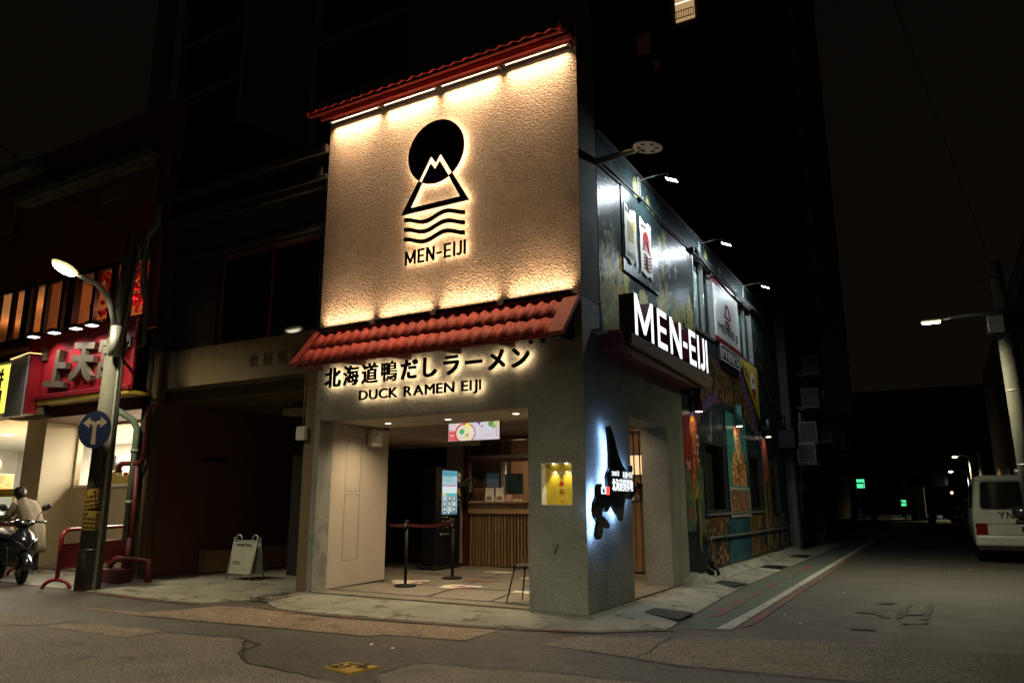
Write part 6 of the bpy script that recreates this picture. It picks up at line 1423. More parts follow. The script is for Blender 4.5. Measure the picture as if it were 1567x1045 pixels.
def barrier(loc, rz, label, w=1.7):
    t = thing('crowd_barrier', label, 'barrier', loc, rz, 'red tube barriers')
    mb = MB(); q = .16
    P = [(-w/2, 0, .12), (-w/2, 0, .90-q)]+[(-w/2+q-q*math.cos(a), 0, .90-q+q*math.sin(a)) for a in np.linspace(.2, PI/2, 6)]+[(w/2-q+q*math.cos(a), 0, .90-q+q*math.sin(a)) for a in np.linspace(PI/2, .2, 6)]+[(w/2, 0, .90-q), (w/2, 0, .12)]
    mb.tube(P, .033, 10); mb.build('hoop', m_redp, t, False)
    mb = MB(); mb.box(-w/2+.03, w/2-.03, -.012, .012, .30, .66, .004); mb.build('panel', m_redp, t, False)
    mb = MB(); mb.tube([(-w/2, 0, .66), (w/2, 0, .66)], .02, 8); mb.tube([(-w/2, 0, .30), (w/2, 0, .30)], .02, 8); mb.build('rail', m_redp, t, False)
    for s_ in (-1, 1):
        mb = MB(); mb.tube([(s_*w/2, -.22, .0)]+[(s_*w/2, -.22*math.cos(a), .14*math.sin(a)) for a in np.linspace(.2, PI-.2, 9)]+[(s_*w/2, .22, .0)], .03, 8); mb.build('foot', m_redp, t, False)
    return t
b1_ = barrier((-8.98, -.52, -.03), math.radians(118), 'red tube barrier standing behind the utility pole', 1.9)
dup(b1_, (-12.6, -.35, -.03), .05, 'red tube barrier behind the parked scooter')
# overhead wires
def wire(name, a, b, sag, label, r_=.012):
    a, b = Vector(a), Vector(b); mb = MB(); mb.tube([a.lerp(b, k/14)-Vector((0, 0, sag*4*(k/14)*(1-k/14))) for k in range(15)], r_, 5); tag(mb.build(name, m_rubber), label, 'wire')
wire('overhead_wire', (-10.6, -3, 8.1), (-8.06, -1.02, 5.8), .1, 'thin overhead wire running to the utility pole at left')
wire('overhead_wire', (3.6, 14, 18.5), (5.05, 8.0, 5.6), .1, 'faint overhead wire falling toward the right pole', .006)
# right pole with long lamp arm
rpole = thing('lamp_pole', 'concrete pole at the right edge with long arm lamp and white box', 'street lamp', (5.05, 7.4, -.06))
mb = MB(); mb.cyl((5.11, 7.4, -.1), (5.05, 7.4, 4.7), .165, .14, 24); mb.cyl((5.05, 7.4, 4.701), (5.02, 7.4, 5.6), .125, .11, 20); mb.build('shaft', m_pole, rpole)
mb = MB(); mb.tube([(4.95, 7.4, 4.62), (4.86, 7.38, 4.66), (4.5, 7.35, 4.66), (4.05, 7.3, 4.63)], .028, 8); mb.build('lamp_arm', m_galv, rpole)
mb = MB(); mb.box(3.74, 4.08, 7.22, 7.36, 4.60, 4.66, .015); hd = mb.build('lamp_head', m_galv, rpole)
mb = MB(); mb.box(3.76, 4.04, 7.23, 7.35, 4.565, 4.599); mb.build('lens', m_lens, hd)
mb = MB(); mb.box(3.735, 4.065, 7.215, 7.365, 4.58, 4.600, .008); mb.build('lens_glow_rim', m_ring, hd)  # glowing rim added as the lamp's yellow glare fringe
light('street_lamp_beam', 'SPOT', (3.9, 7.28, 4.54), (3.4, 7.0, 0), 900, (1, .90, .58), rpole, spot=155, blend=1.0, radius=.08)
mb = MB(); mb.box(4.78, 5.03, 7.13, 7.24, 4.26, 4.56, .012); mb.build('box', m_offw, rpole)
mb = MB(); mb.box(4.76, 5.10, 7.241, 7.40, 4.25, 4.58); mb.build('box_back', m_black, rpole)
mb = MB(); mb.tube([(4.85, 7.2, 4.26), (4.9, 7.2, 4.1), (5.0, 7.3, 4.2), (5.1, 7.3, 5.0), (5.0, 7.2, 5.3), (4.7, 7.2, 5.2), (4.66, 7.2, 5.35)], .014, 6); mb.build('cable', m_rubber, rpole)
for z in (.9, 1.9, 3.2): mb = MB(); mb.lathe([(.168-.0052*z, z), (.168-.0052*z, z+.025)], 22, (5.11-.0125*z, 7.4, 0)); mb.build('band', m_galv, rpole)
# street lamp across the road: lights the shop fronts (behind the camera's left shoulder)
op = thing('street_lamp', 'street lamp on the opposite kerb lighting the shop fronts', 'street lamp', (2.6, -12.2, -.06))
mb = MB(); mb.cyl((2.6, -12.2, -.06), (.2, -12.0, 7.0), .11, .07, 14); mb.tube([(.2, -12, 6.9), (.2, -11.6, 7.25), (.2, -10.4, 7.3)], .045, 8); mb.build('shaft', m_galv, op)
mb = MB(); mb.box(2.48, 2.72, -10.5, -9.95, 7.2, 7.3, .02); mb.build('lamp_head', m_galv, op)
mb = MB(); mb.box(2.5, 2.7, -10.45, -10.0, 7.17, 7.199); mb.build('lens', m_lens, op)
light('street_lamp_beam', 'SPOT', (2.6, -10.2, 7.14), (.2, -5.9, 0), 5200, (1, .87, .60), op, spot=76, blend=1.0, radius=.12)
# ================================================================ SCOOTERS, VAN, CAR
def scooter(loc, rz, label):
    t = thing('scooter', label, 'scooter', loc, rz, 'parked scooters')
    B = lambda mb, n, m: mb.build(n, m, t, False)
    def wheel(x, n):
        mb = MB(); R = Matrix.Rotation(PI/2, 3, 'X')
        mb.lathe([(.13, -.045), (.19, -.05), (.235, -.035), (.245, 0), (.235, .035), (.19, .05), (.13, .045)], 26, (x, 0, .245), R); w = B(mb, 'wheel', m_rubber)
        mb = MB(); mb.lathe([(.02, -.052), (.12, -.047), (.13, -.03), (.13, .03), (.12, .047), (.02, .052)], 20, (x, 0, .245), R); mb.build('rim', m_galv, w, False)
    wheel(.64, 0); wheel(-.62, 1)
    mb = MB()                                                      # front fender hugging the wheel
    mb.loft([[(.64+.30*math.cos(a)*1.0, y, .245+.30*math.sin(a)-.05*abs(y)/.07) for y in np.linspace(-.075, .075, 7)]+[(.64+.275*math.cos(a), y, .245+.275*math.sin(a)-.05*abs(y)/.07) for y in np.linspace(.075, -.075, 7)] for a in np.linspace(.15, 2.6, 12)]); B(mb, 'fender', m_scoot)
    mb = MB()
    for s in (-1, 1): mb.tube([(.64, s*.075, .245), (.60, s*.085, .45), (.50, s*.07, .66)], .024, 8)
    B(mb, 'fork', m_blackm)
    # leg shield and nose: rings from bottom to the handlebar neck
    def ring(x, z, w, d, k=.0): return [(x+d*math.cos(a)*(1 if math.cos(a) > 0 else .45), w*math.sin(a)*(1-.12*abs(math.cos(a))), z) for a in np.linspace(0, 2*PI, 21)[:-1]]
    mb = MB(); mb.loft([ring(.36, .30, .15, .07), ring(.42, .40, .19, .12), ring(.47, .52, .225, .20), ring(.48, .64, .235, .24), ring(.47, .74, .215, .22), ring(.45, .83, .16, .15), ring(.42, .91, .08, .09), ring(.41, .95, .05, .06)]); B(mb, 'front_cowl', m_scoot)
    for s in (-1, 1):
        mb = MB(); mb.hull8([(.60, s*.05, .62), (.66, s*.03, .60), (.64, s*.15, .66), (.58, s*.17, .68), (.58, s*.06, .69), (.63, s*.04, .68), (.60, s*.16, .73), (.55, s*.18, .74)], .012, 2); B(mb, 'headlight', m_dglass)
        mb = MB(); mb.tube([(.705, s*.012, .58), (.70, s*.06, .645), (.64, s*.13, .70), (.56, s*.20, .755)], [.010, .013, .012, .006], 6); B(mb, 'trim', m_chrome)
        mb = MB(); mb.hull8([(.56, s*.16, .56), (.60, s*.12, .55), (.52, s*.225, .58), (.48, s*.23, .59), (.555, s*.165, .60), (.595, s*.12, .59), (.515, s*.23, .615), (.475, s*.235, .62)], .006); B(mb, 'indicator', M('indicator_amber', (.35, .16, .04), (.3, .12, .03), 9, .2) if 'indicator_amber' not in MATS else MATS['indicator_amber'])
    mb = MB(); mb.loft([ring(.40, .93, .10, .06), ring(.42, .98, .17, .10), ring(.42, 1.03, .16, .10), ring(.39, 1.07, .09, .06)]); B(mb, 'handlebar_cowl', m_scoot)
    mb = MB(); mb.box(.515, .53, -.07, .07, .985, 1.02, .006); B(mb, 'brand_strip', m_chrome)
    for s in (-1, 1):
        mb = MB(); mb.tube([(.38, s*.10, 1.01), (.35, s*.22, 1.02), (.31, s*.36, 1.01)], [.016, .018, .02], 8); B(mb, 'grip', m_rubber)
        mb = MB(); mb.tube([(.40, s*.16, 1.03), (.41, s*.28, 1.03), (.38, s*.36, 1.02)], .007, 6); B(mb, 'brake_lever', m_chrome)
        mb = MB(); mb.tube([(.38, s*.19, 1.04), (.37, s*.23, 1.15), (.36, s*.29, 1.22)], .008, 6); st = B(mb, 'mirror', m_blackm)
        mb = MB(); mb.sphere((.36, s*.33, 1.27), .075, (.35, 1.15, .75), 14, 8, Matrix.Rotation(s*.5, 3, 'X')); mb.build('mirror_shell', m_blackm, st, False)
    mb = MB(); mb.box(-.05, .40, -.14, .14, .28, .34, .02); B(mb, 'floorboard', m_black)
    mb = MB(); mb.loft([ring(-.04, .34, .12, .05)] if False else [[(x, y*wd, z+zz) for y, zz in ((-1, 0), (-.95, .12), (-.6, .2), (0, .23), (.6, .2), (.95, .12), (1, 0), (.7, -.14), (-.7, -.14))] for x, wd, z in ((-.02, .13, .48), (-.20, .19, .50), (-.45, .20, .54), (-.70, .17, .60), (-.92, .09, .66))]); B(mb, 'rear_body', m_scoot)
    mb = MB(); mb.loft([[(x, y*wd, z+zz) for y, zz in ((-1, 0), (-.9, .05), (0, .08), (.9, .05), (1, 0), (.6, -.04), (-.6, -.04))] for x, wd, z in ((.02, .08, .72), (-.12, .14, .745), (-.35, .16, .755), (-.5, .16, .79), (-.78, .12, .82), (-.86, .07, .82))]); B(mb, 'seat', m_black)
    mb = MB(); mb.obox((-.5, -.17, .32), (.42, .09, .13), Matrix.Rotation(.15, 3, 'Y'), .03); B(mb, 'exhaust', m_blackm)
    mb = MB(); mb.hull8([(-.90, -.09, .64), (-.97, -.06, .66), (-.97, .06, .66), (-.90, .09, .64), (-.88, -.09, .71), (-.94, -.06, .73), (-.94, .06, .73), (-.88, .09, .71)], .01); B(mb, 'tail_light', m_tail)
    mb = MB(); mb.tube([(-.05, .12, .28), (.0, .20, .02)], .012, 6); mb.tube([(.0, .20, .02), (.07, .22, .0)], .012, 6); B(mb, 'side_stand', m_blackm)
    mb = MB(); mb.box(.705, .712, -.055, .055, .50, .56) if False else mb.tube([(-.62, .06, .245), (-.30, .10, .33), (-.1, .08, .32)], .05, 8); B(mb, 'engine', m_blackm)
    return t
scA = scooter((-10.62, -1.0, -.055), math.radians(-12), 'dark blue black scooter parked beside the red barrier at left')
dup(scA, (5.55, 10.6, -.06), math.radians(80), 'dark scooter mostly hidden behind the right pole')
dup(scA, (3.6, 44, -.06), math.radians(200), 'far scooter parked in the alley ahead of the white van')
hl = thing('helmet', 'glossy black helmet resting on the scooter behind the right pole', 'helmet', (5.17, 10.4, .80))
mb = MB(); mb.sphere((5.14, 10.35, 1.06), .17, (1.15, 1.0, .86), 18, 12); mb.build('shell', m_scoot, hl); mb = MB(); mb.box(5.0, 5.3, 10.28, 10.45, .84, .93, .02); mb.build('chin_guard', m_black, hl)
mb = MB(); mb.tube([(5.2, 10.4, .85), (5.3, 10.45, .80), (5.45, 10.5, .82)], .02, 6); mb.build('strap', m_rubber, hl)
def van(x0, x1, y0, y1):
    t = thing('van', 'white van seen from behind, parked in the alley by the right pole', 'van', ((x0+x1)/2, y0, -.06))
    cx_ = (x0+x1)/2; hw_ = (x1-x0)/2; z0 = -.06
    def sec(y, zt, inset, zb=.36):
        pts = []
        prof = [(1.0, zb), (1.0, .55), (1.0, .98), (.985, 1.12), (.93, 1.50), (.885, zt-.10), (.84, zt-.035), (.74, zt)]
        R_ = [(w*(hw_-inset), z) for w, z in prof]; full = [(x, z) for x, z in R_]+[(-x, z) for x, z in R_[::-1]]
        return [(cx_+x, y, z0+z) for x, z in full]
    mb = MB()
    rear = [sec(y0+.10, 1.88, .04), sec(y0+.13, 1.92, .01), sec(y0+.3, 1.94, .0), sec(y0+2.6, 1.94, .0), sec(y0+3.4, 1.93, .0)]
    # rear face leans forward with height
    for k, r_ in enumerate(rear[:2]): rear[k] = [(x, y+max(0, (z-z0-1.0))*.13, z) for x, y, z in r_]
    mb.loft(rear+[[(x, y0+3.9, min(z, z0+1.5)) for x, y, z in rear[-1]], [(x*1.0, y0+4.6, min(z, z0+1.05)) for x, y, z in rear[-1]]]); bd_ = mb.build('body', m_vanp, t)
    rf = lambda u, v, w: (cx_+u, y0+.10+max(0, v-1.0)*.13-w, z0+v)
    def rpanel(name, mat, pts, w0, w1, par=t): mb = MB(); mb.prism(pts, rf, w0, w1); return mb.build(name, mat, par)
    def rr_(a, b, c, d, q=.06, top=.0):
        P = []
        for (x, y, s) in ((b-q, c+q, -PI/2), (b-q-top, d-q, 0), (a+q+top, d-q, PI/2), (a+q, c+q, PI)):
            P += [(x+q*math.cos(s+k*PI/10), y+q*math.sin(s+k*PI/10)) for k in range(6)]
        return P
    rpanel('window_seal', m_rubber, rr_(-.74, .74, 1.17, 1.80, .08, .05), -.02, .010); rpanel('rear_window', m_dglass, rr_(-.71, .71, 1.20, 1.77, .07, .05), -.02, .016)
    rpanel('tailgate', m_vanp, rr_(-.80, .80, .62, 1.14, .05), -.02, .006); rpanel('number_recess', m_vanp, rr_(-.46, .30, .62, .80, .02), .006, .016); rpanel('number_recess', m_blackm, rr_(.0, .80, .68, .80, .02), .0165, .020)
    pl = rpanel('number_plate', m_offw, rr_(.10, .46, .60, .72, .015), .021, .028)
    mb = MB(); word(mb, 'YN·6790', rf, .125, .445, .62, .70, .0285, .031, .03, .12); mb.build('plate_lettering', m_tar, pl)
    mb = MB(); word(mb, 'YN-6790', rf, -.40, .46, .97, 1.11, .0065, .009, .03, .14); mb.build('painted_number', m_tar, t)
    for s in (-1, 1):
        tl = rpanel('tail_lamp', m_tail, rr_(min(s*.64, s*.87), max(s*.64, s*.87), .60, .86, .03), -.02, .014)
        rpanel('lower_lamp', m_dglass, rr_(min(s*.64, s*.87), max(s*.64, s*.87), .36, .595, .03), -.02, .013)
    for s in (-1, 1):
        rpanel('panel_gap', m_black, [(s*.822-.005, .62), (s*.822+.005, .62), (s*.80+.005, 1.82), (s*.80-.005, 1.82)], -.02, .004)
    rpanel('panel_gap', m_black, [(-.80, 1.82), (.80, 1.82), (.80, 1.83), (-.80, 1.83)], -.02, .004); rpanel('panel_gap', m_black, [(-.80, .845), (.80, .845), (.80, .852), (-.80, .852)], -.02, .0075)
    rpanel('handle', m_black, rr_(-.10, .10, .865, .905, .015), .006, .03)
    mb = MB(); mb.box(cx_-.9, cx_+.9, y0-.0, y0+.16, z0+.36, z0+.60, .05, 2); mb.build('bumper', m_vanp, t)
    mb = MB(); mb.box(cx_-.88, cx_+.88, y0+.02, y0+.14, z0+.26, z0+.36, .02); mb.build('bumper_skirt', m_black, t)
    mb = MB(); mb.box(cx_-.8, cx_+.8, y0+.15, y0+4.4, z0+.22, z0+.40); mb.build('chassis', m_black, t)
    for y in (y0+.95, y0+3.75):
        for s in (-1, 1):
            mb = MB(); R = Matrix.Rotation(PI/2, 3, 'Y'); mb.lathe([(.2, -.10), (.30, -.105), (.325, -.08), (.325, .08), (.30, .105), (.2, .10)], 26, (cx_+s*.78, y, z0+.325), R); w = mb.build('wheel', m_rubber, t)
            mb = MB(); mb.lathe([(.02, -.09), (.19, -.10), (.2, -.08), (.2, .08), (.19, .10), (.02, .09)], 18, (cx_+s*.78, y, z0+.325), R); mb.build('rim', m_galv, w)
    for a, b in ((y0+.35, y0+1.5), (y0+1.6, y0+2.7)):
        mb = MB()
        for s in (-1,): mb.hull8([(cx_+s*(hw_*.965), a, z0+1.20), (cx_+s*(hw_*.965), b, z0+1.20), (cx_+s*(hw_*.965+.012), b, z0+1.20), (cx_+s*(hw_*.965+.012), a, z0+1.20), (cx_+s*(hw_*.898), a+.05, z0+1.72), (cx_+s*(hw_*.898), b, z0+1.72), (cx_+s*(hw_*.898+.014), b, z0+1.72), (cx_+s*(hw_*.898+.014), a+.05, z0+1.72)])
        mb.build('side_window', m_dglass, t)
    mb = MB(); mb.tube([(cx_-.05, y0+.06, z0+1.19), (cx_+.25, y0+.05, z0+1.22), (cx_+.5, y0+.07, z0+1.24)], .012, 6); mb.build('rear_wiper', m_blackm, t)
    return t
van(4.28, 6.10, 11.9, 16.6)
def car(loc, rz, label, paint):
    t = thing('parked_car', label, 'car', loc, rz, 'cars far down the alley')
    mb = MB()
    def s_(x, w, zb, zt): return [(x, w, zb), (x, w*1.0, zb+.35), (x, w*.92, zt-.04), (x, w*.75, zt), (x, -w*.75, zt), (x, -w*.92, zt-.04), (x, -w*1.0, zb+.35), (x, -w, zb)]
    mb.loft([s_(-2.1, .70, .35, .80), s_(-1.95, .84, .22, .95), s_(-1.2, .86, .2, 1.0), s_(.9, .86, .2, .98), s_(1.9, .82, .22, .82), s_(2.1, .68, .35, .70)]); mb.build('body', paint, t, False)
    mb = MB(); mb.loft([s_(-1.75, .70, .80, .99), s_(-1.25, .70, .80, 1.42), s_(.1, .70, .80, 1.45), s_(.95, .70, .80, .99)]); mb.build('cabin', m_dglass, t, False)
    for x in (-1.3, 1.3):
        for y in (-.78, .78):
            mb = MB(); mb.lathe([(.2, -.1), (.31, -.09), (.31, .09), (.2, .1)], 20, (x, y, .31), Matrix.Rotation(PI/2, 3, 'X')); mb.build('wheel', m_rubber, t, False)
    for y in (-.6, .6):
        mb = MB(); mb.box(-2.10, -2.0, y-.15, y+.15, .66, .80, .02); mb.build('tail_light', m_tail, t, False)
    return t
c1_ = car((5.2, 33, -.06), math.radians(90), 'pale car parked ahead of the white van', m_vanp)
dup(c1_, (5.3, 50, -.06), math.radians(90), 'pale car farthest down the alley, under the far lamps')

# ================================================================ PEOPLE
def person(loc, rz, label, bend, coat_m, long_coat=True, reach=.0, hair_long=.08):
    t = thing('person', label, 'person', loc, rz)
    # skeleton: x forward, z up
    J = {'pel': ((0, 0, .86), .135), 'abd': ((.02+bend*.10, 0, 1.03), .125), 'che': ((.04+bend*.30, 0, 1.22), .140), 'nek': ((.06+bend*.48, 0, 1.36), .055), 'nk2': ((.08+bend*.56, 0, 1.42), .05),
         'shL': ((.04+bend*.42, .165, 1.31), .062), 'elL': ((.10+bend*.55+reach*.12, .215, 1.06), .045), 'wrL': ((.30+bend*.75+reach*.2, .17, .98+reach*.1), .03),
         'shR': ((.04+bend*.42, -.165, 1.31), .062), 'elR': ((.10+bend*.55+reach*.12, -.215, 1.06), .045), 'wrR': ((.30+bend*.75+reach*.2, -.15, .98+reach*.1), .03),
         'hiL': ((0, .09, .80), .095), 'knL': ((.03, .095, .46), .06), 'anL': ((-.02, .10, .08), .04), 'toL': ((.15, .115, .035), .034),
         'hiR': ((0, -.09, .80), .095), 'knR': ((-.01, -.095, .46), .06), 'anR': ((-.06, -.10, .08), .04), 'toR': ((.11, -.115, .035), .034)}
    bones = [('pel', 'abd'), ('abd', 'che'), ('che', 'nek'), ('nek', 'nk2'), ('che', 'shL'), ('shL', 'elL'), ('elL', 'wrL'), ('che', 'shR'), ('shR', 'elR'), ('elR', 'wrR'), ('pel', 'hiL'), ('hiL', 'knL'), ('knL', 'anL'), ('anL', 'toL'), ('pel', 'hiR'), ('hiR', 'knR'), ('knR', 'anR'), ('anR', 'toR')]
    for s, S in ((1, 'L'), (-1, 'R')):                          # palm and five fingers, gently curled
        wx, wy, wz = J['wr'+S][0]; J['pa'+S] = ((wx+.07, wy-s*.005, wz-.01), .034); bones.append(('wr'+S, 'pa'+S))
        for f, (dy, ln) in enumerate(((.026, .07), (.009, .08), (-.009, .075), (-.026, .06))):
            J[f'f{S}{f}a'] = ((wx+.10, wy+s*dy, wz-.012), .0095); J[f'f{S}{f}b'] = ((wx+.10+ln*.6, wy+s*dy*1.1, wz-.03), .0085); J[f'f{S}{f}c'] = ((wx+.10+ln*.85, wy+s*dy*1.1, wz-.06), .007)
            bones += [('pa'+S, f'f{S}{f}a'), (f'f{S}{f}a', f'f{S}{f}b'), (f'f{S}{f}b', f'f{S}{f}c')]
        J['th'+S] = ((wx+.07, wy-s*.045, wz-.02), .011); J['tk'+S] = ((wx+.105, wy-s*.05, wz-.045), .008); bones += [('pa'+S, 'th'+S), ('th'+S, 'tk'+S)]
    names = list(J); me = bpy.data.meshes.new('body_cage'); me.from_pydata([J[n][0] for n in names], [(names.index(a), names.index(b)) for a, b in bones], [])
    o = bpy.data.objects.new('body_cage', me); COL.objects.link(o)
    sk = o.modifiers.new('skin', 'SKIN'); sk.use_smooth_shade = True
    for n, d in zip(names, me.skin_vertices[0].data): d.radius = (J[n][1], J[n][1]); d.use_root = (n == 'pel')
    sb = o.modifiers.new('sub', 'SUBSURF'); sb.levels = 1; sb.render_levels = 1
    ev = o.evaluated_get(bpy.context.evaluated_depsgraph_get()); bm_ = bpy.data.meshes.new_from_object(ev); bpy.data.objects.remove(o)
    # head joined into the same mesh
    hb = bmesh.new(); hb.from_mesh(bm_)
    hx, hz = .115+bend*.72, 1.545-bend*.10; tilt = Matrix.Rotation(.10+bend*1.1, 3, 'Y'); hc = Vector((hx, 0, hz))
    mbh = MB(); mbh.sphere((0, 0, 0), .1, (1.0, .78, 1.22), 18, 14)
    for v in mbh.bm.verts:
        p = v.co
        if p.z < -.03: p.y *= 1+p.z*2.2; p.x += .018*min(1, -p.z*10) if p.x > 0 else 0
    mbh.sphere((.104, 0, -.012), .017, (1, .8, 1.5), 8, 6); mbh.sphere((.092, 0, -.062), .018, (.7, 1.4, .5), 8, 6)
    for s in (-1, 1): mbh.sphere((-.005, s*.08, -.01), .026, (.7, .4, 1.2), 8, 6); mbh.sphere((.088, s*.033, .016), .010, (.6, 1.3, .7), 8, 5)
    tmp = bpy.data.meshes.new('h'); mbh.bm.to_mesh(tmp); mbh.bm.free(); tmp.transform(Matrix.Translation(hc) @ tilt.to_4x4()); hb.from_mesh(tmp)
    final = bpy.data.meshes.new('body'); hb.to_mesh(final); hb.free()
    final.materials.append(m_skin)
    for p in final.polygons: p.use_smooth = True
    bo = bpy.data.objects.new('body', final); COL.objects.link(bo); bo.parent = t
    # hair
    mbh = MB(); mbh.sphere((-.016, 0, .012), .122, (1.0, .90, 1.18), 18, 14)
    for v in mbh.bm.verts:
        if v.co.x > .045 and v.co.z < .055: v.co.x = .045
        if v.co.z < -hair_long: v.co.z = -hair_long-.01*abs(v.co.y)*10
        v.co += Vector((mnoise.noise(v.co*30), mnoise.noise(v.co*30+Vector((5, 0, 0))), 0))*.008
    for v in mbh.bm.verts: v.co = hc+tilt@v.co
    mbh.build('hair', m_hair, t, False)
    # coat: torso shell with folds, sleeves
    mb = MB(); zb = .40 if long_coat else .78
    def cr(cx0, z, rx, ry, ph): return [(cx0+(rx+.012*math.sin(5*a+ph))*math.cos(a), (ry+.014*math.sin(6*a+ph*1.3))*math.sin(a), z) for a in np.linspace(0, 2*PI, 33)[:-1]]
    fl_ = 1.08 if long_coat else 1.0
    mb.loft([cr(-.03, zb, .20*fl_, .235*fl_, .4), cr(-.01, zb+.16, .19*fl_, .225*fl_, .7), cr(.0, .86, .18*(1+fl_)/2, .215*(1+fl_)/2, 1.0), cr(.02+bend*.10, 1.03, .16, .20, 1.3), cr(.04+bend*.28, 1.20, .165, .215, 1.6), cr(.045+bend*.38, 1.30, .14, .205, 1.8), cr(.05+bend*.45, 1.37, .09, .12, 2.0), cr(.065+bend*.49, 1.405, .068, .078, 2.0)]); mb.build('coat', coat_m, t, False)
    for S in 'LR':
        a, b, c_ = (Vector(J[k+S][0]) for k in ('sh', 'el', 'wr'))
        mb = MB(); mb.tube([a+Vector((0, 0, .02)), a.lerp(b, .5), b, b.lerp(c_, .5), c_.lerp(b, .1)], [.088, .078, .068, .060, .052], 14); mb.build('sleeve', coat_m, t, False)
        p_, k_, q_ = (Vector(J[n+S][0]) for n in ('hi', 'kn', 'an'))
        mb = MB(); mb.tube([p_+Vector((0, 0, .05)), p_.lerp(k_, .6), k_, k_.lerp(q_, .6), q_+Vector((0, 0, .0))], [.12, .09, .078, .07, .062], 14); mb.build('trouser_leg', m_trou, t, False)
        A, B_ = Vector(J['an'+S][0]), Vector(J['to'+S][0])
        mb = MB(); mb.sphere(((A.x+B_.x)/2, (A.y+B_.y)/2, .045), .14, (1.0, .38, .34), 14, 8); mb.build('shoe', m_black if not long_coat else m_offw, t, False)
    return t
person((-11.42, -.30, -.03), math.radians(185), 'person in a long beige coat with black hair leaning toward the display case', .55, m_coat, True, .4, .11)
person((-1.55, 6.1, .015), math.radians(-70), 'person in white kitchen clothes behind the barred screen', .30, m_cookw, False, .5, .02)

# ================================================================ FAR BACKGROUND
def block(name, label, cat, x0, x1, y0, y1, h, mat, cells=(), floors=0, ledge=None):
    t = thing(name, label, cat, ((x0+x1)/2, (y0+y1)/2, 0))
    mb = MB(); mb.box(x0, x1, y0, y1, -.1, h); mb.build('wall', mat, t)
    return t
tl = block('apartment_tower', 'dark tower with ledged window bays rising behind the cookie shop', 'building', -34, -13.2, 15, 32, 62, m_tower)
for xa, xb in ((-30.6, -26.2), (-20.2, -15.0)):
    for k in range(7):
        z = 13+k*3.3; mb = MB(); mb.box(xa, xb, 14.96, 14.999, z+.35, z+3.1); wd_ = mb.build('window', m_dglass, tl); mb = MB(); mb.box(xa-.1, xb+.1, 14.80, 14.999, z, z+.30); mb.build('ledge', m_ledge, wd_)
mb = MB(); mb.box(-31.6, -30.9, 14.7, 14.999, 0, 40); mb.box(-25.9, -25.7, 14.85, 14.999, 0, 40); mb.box(-20.7, -20.4, 14.85, 14.999, 0, 40); mb.build('fin', m_ledge, tl)
tr = block('apartment_tower', 'tall dark apartment tower behind the mural with one lit window', 'building', -24, -2.9, 45, 70, 95, m_tower2)
for j in range(9):
    for i in range(4):
        x = -20.5+i*5.0; z = 16+j*3.3
        if i == 2 and j == 7: continue
        mb = MB(); mb.box(x, x+1.6, 44.93, 44.999, z, z+1.9); mb.build('window', m_dglass, tr)
mb = MB(); mb.box(-11.15, -9.6, 44.90, 44.99, 39.6, 41.9); wd_ = mb.build('window', E('lit_window', (1, .60, .28), .45, 'NONE'), tr)
mb = MB(); mb.box(-11.2, -9.55, 44.5, 44.56, 40.25, 40.30); mb.box(-11.2, -9.55, 44.5, 44.56, 39.6, 39.66)
for k in range(9): mb.box(-11.2+k*.2, -11.16+k*.2, 44.5, 44.54, 39.66, 40.25)
mb.build('railing', m_blackm, wd_)
mb = MB(); mb.box(-11.15, -9.6, 44.88, 44.899, 41.2, 41.35); mb.build('tube_lamp', E('tube_lamp', (1, .9, .7), 1.3, 'NONE'), wd_)
for xa, xb, za, zb in ((-14.6, -13.4, 37.6, 39.6), (-13.2, -12.7, 35.9, 36.8)):
    mb = MB(); mb.box(xa, xb, 44.93, 44.999, za, zb); mb.build('window', E('dim_window%d' % int(xa), (1, .35, .18), .005, 'NONE'), tr)
for k in range(22):
    mb = MB(); mb.box(-2.899, -2.55, 46.0, 48.0, 8+k*3.3, 9.1+k*3.3); mb.build('balcony', m_tower, tr)
rb = block('apartment_block', 'dark block at the right with a roof railing behind the lamp pole', 'building', 7.5, 22, 20, 62, 10.2, m_tower)
mb = MB(); mb.box(7.5, 7.56, 20, 62, 11.2, 11.25); mb.box(7.5, 22, 20, 20.06, 11.2, 11.25)
for k in range(60): mb.box(7.5, 7.53, 20+.7*k, 20.03+.7*k, 10.2, 11.2)
for k in range(40): mb.box(7.5+.36*k, 7.53+.36*k, 20, 20.03, 10.2, 11.2)
mb.build('railing', m_redwood, rb)
for k in range(5):
    for j in range(2): mb = MB(); mb.box(7.44, 7.499, 23+k*6, 25.2+k*6, 2.2+j*4, 4.0+j*4); mb.build('window', m_dglass, rb)
rw = block('garden_wall', 'low dark wall along the right side of the alley', 'wall', 7.0, 7.2, 14, 60, 2.2, m_dark)
fh = block('far_dark_mass', 'dark mass with windows added to black out the sky at the alley end', 'building', -14, 16, 96, 110, 15, m_tower2)  # unseen dark bulk, made tall to hide the sky above the trees
for k in range(4): mb = MB(); mb.box(-4+k*3.4, -2.4+k*3.4, 95.94, 95.999, 3, 4.6); mb.build('window', m_dglass, fh)
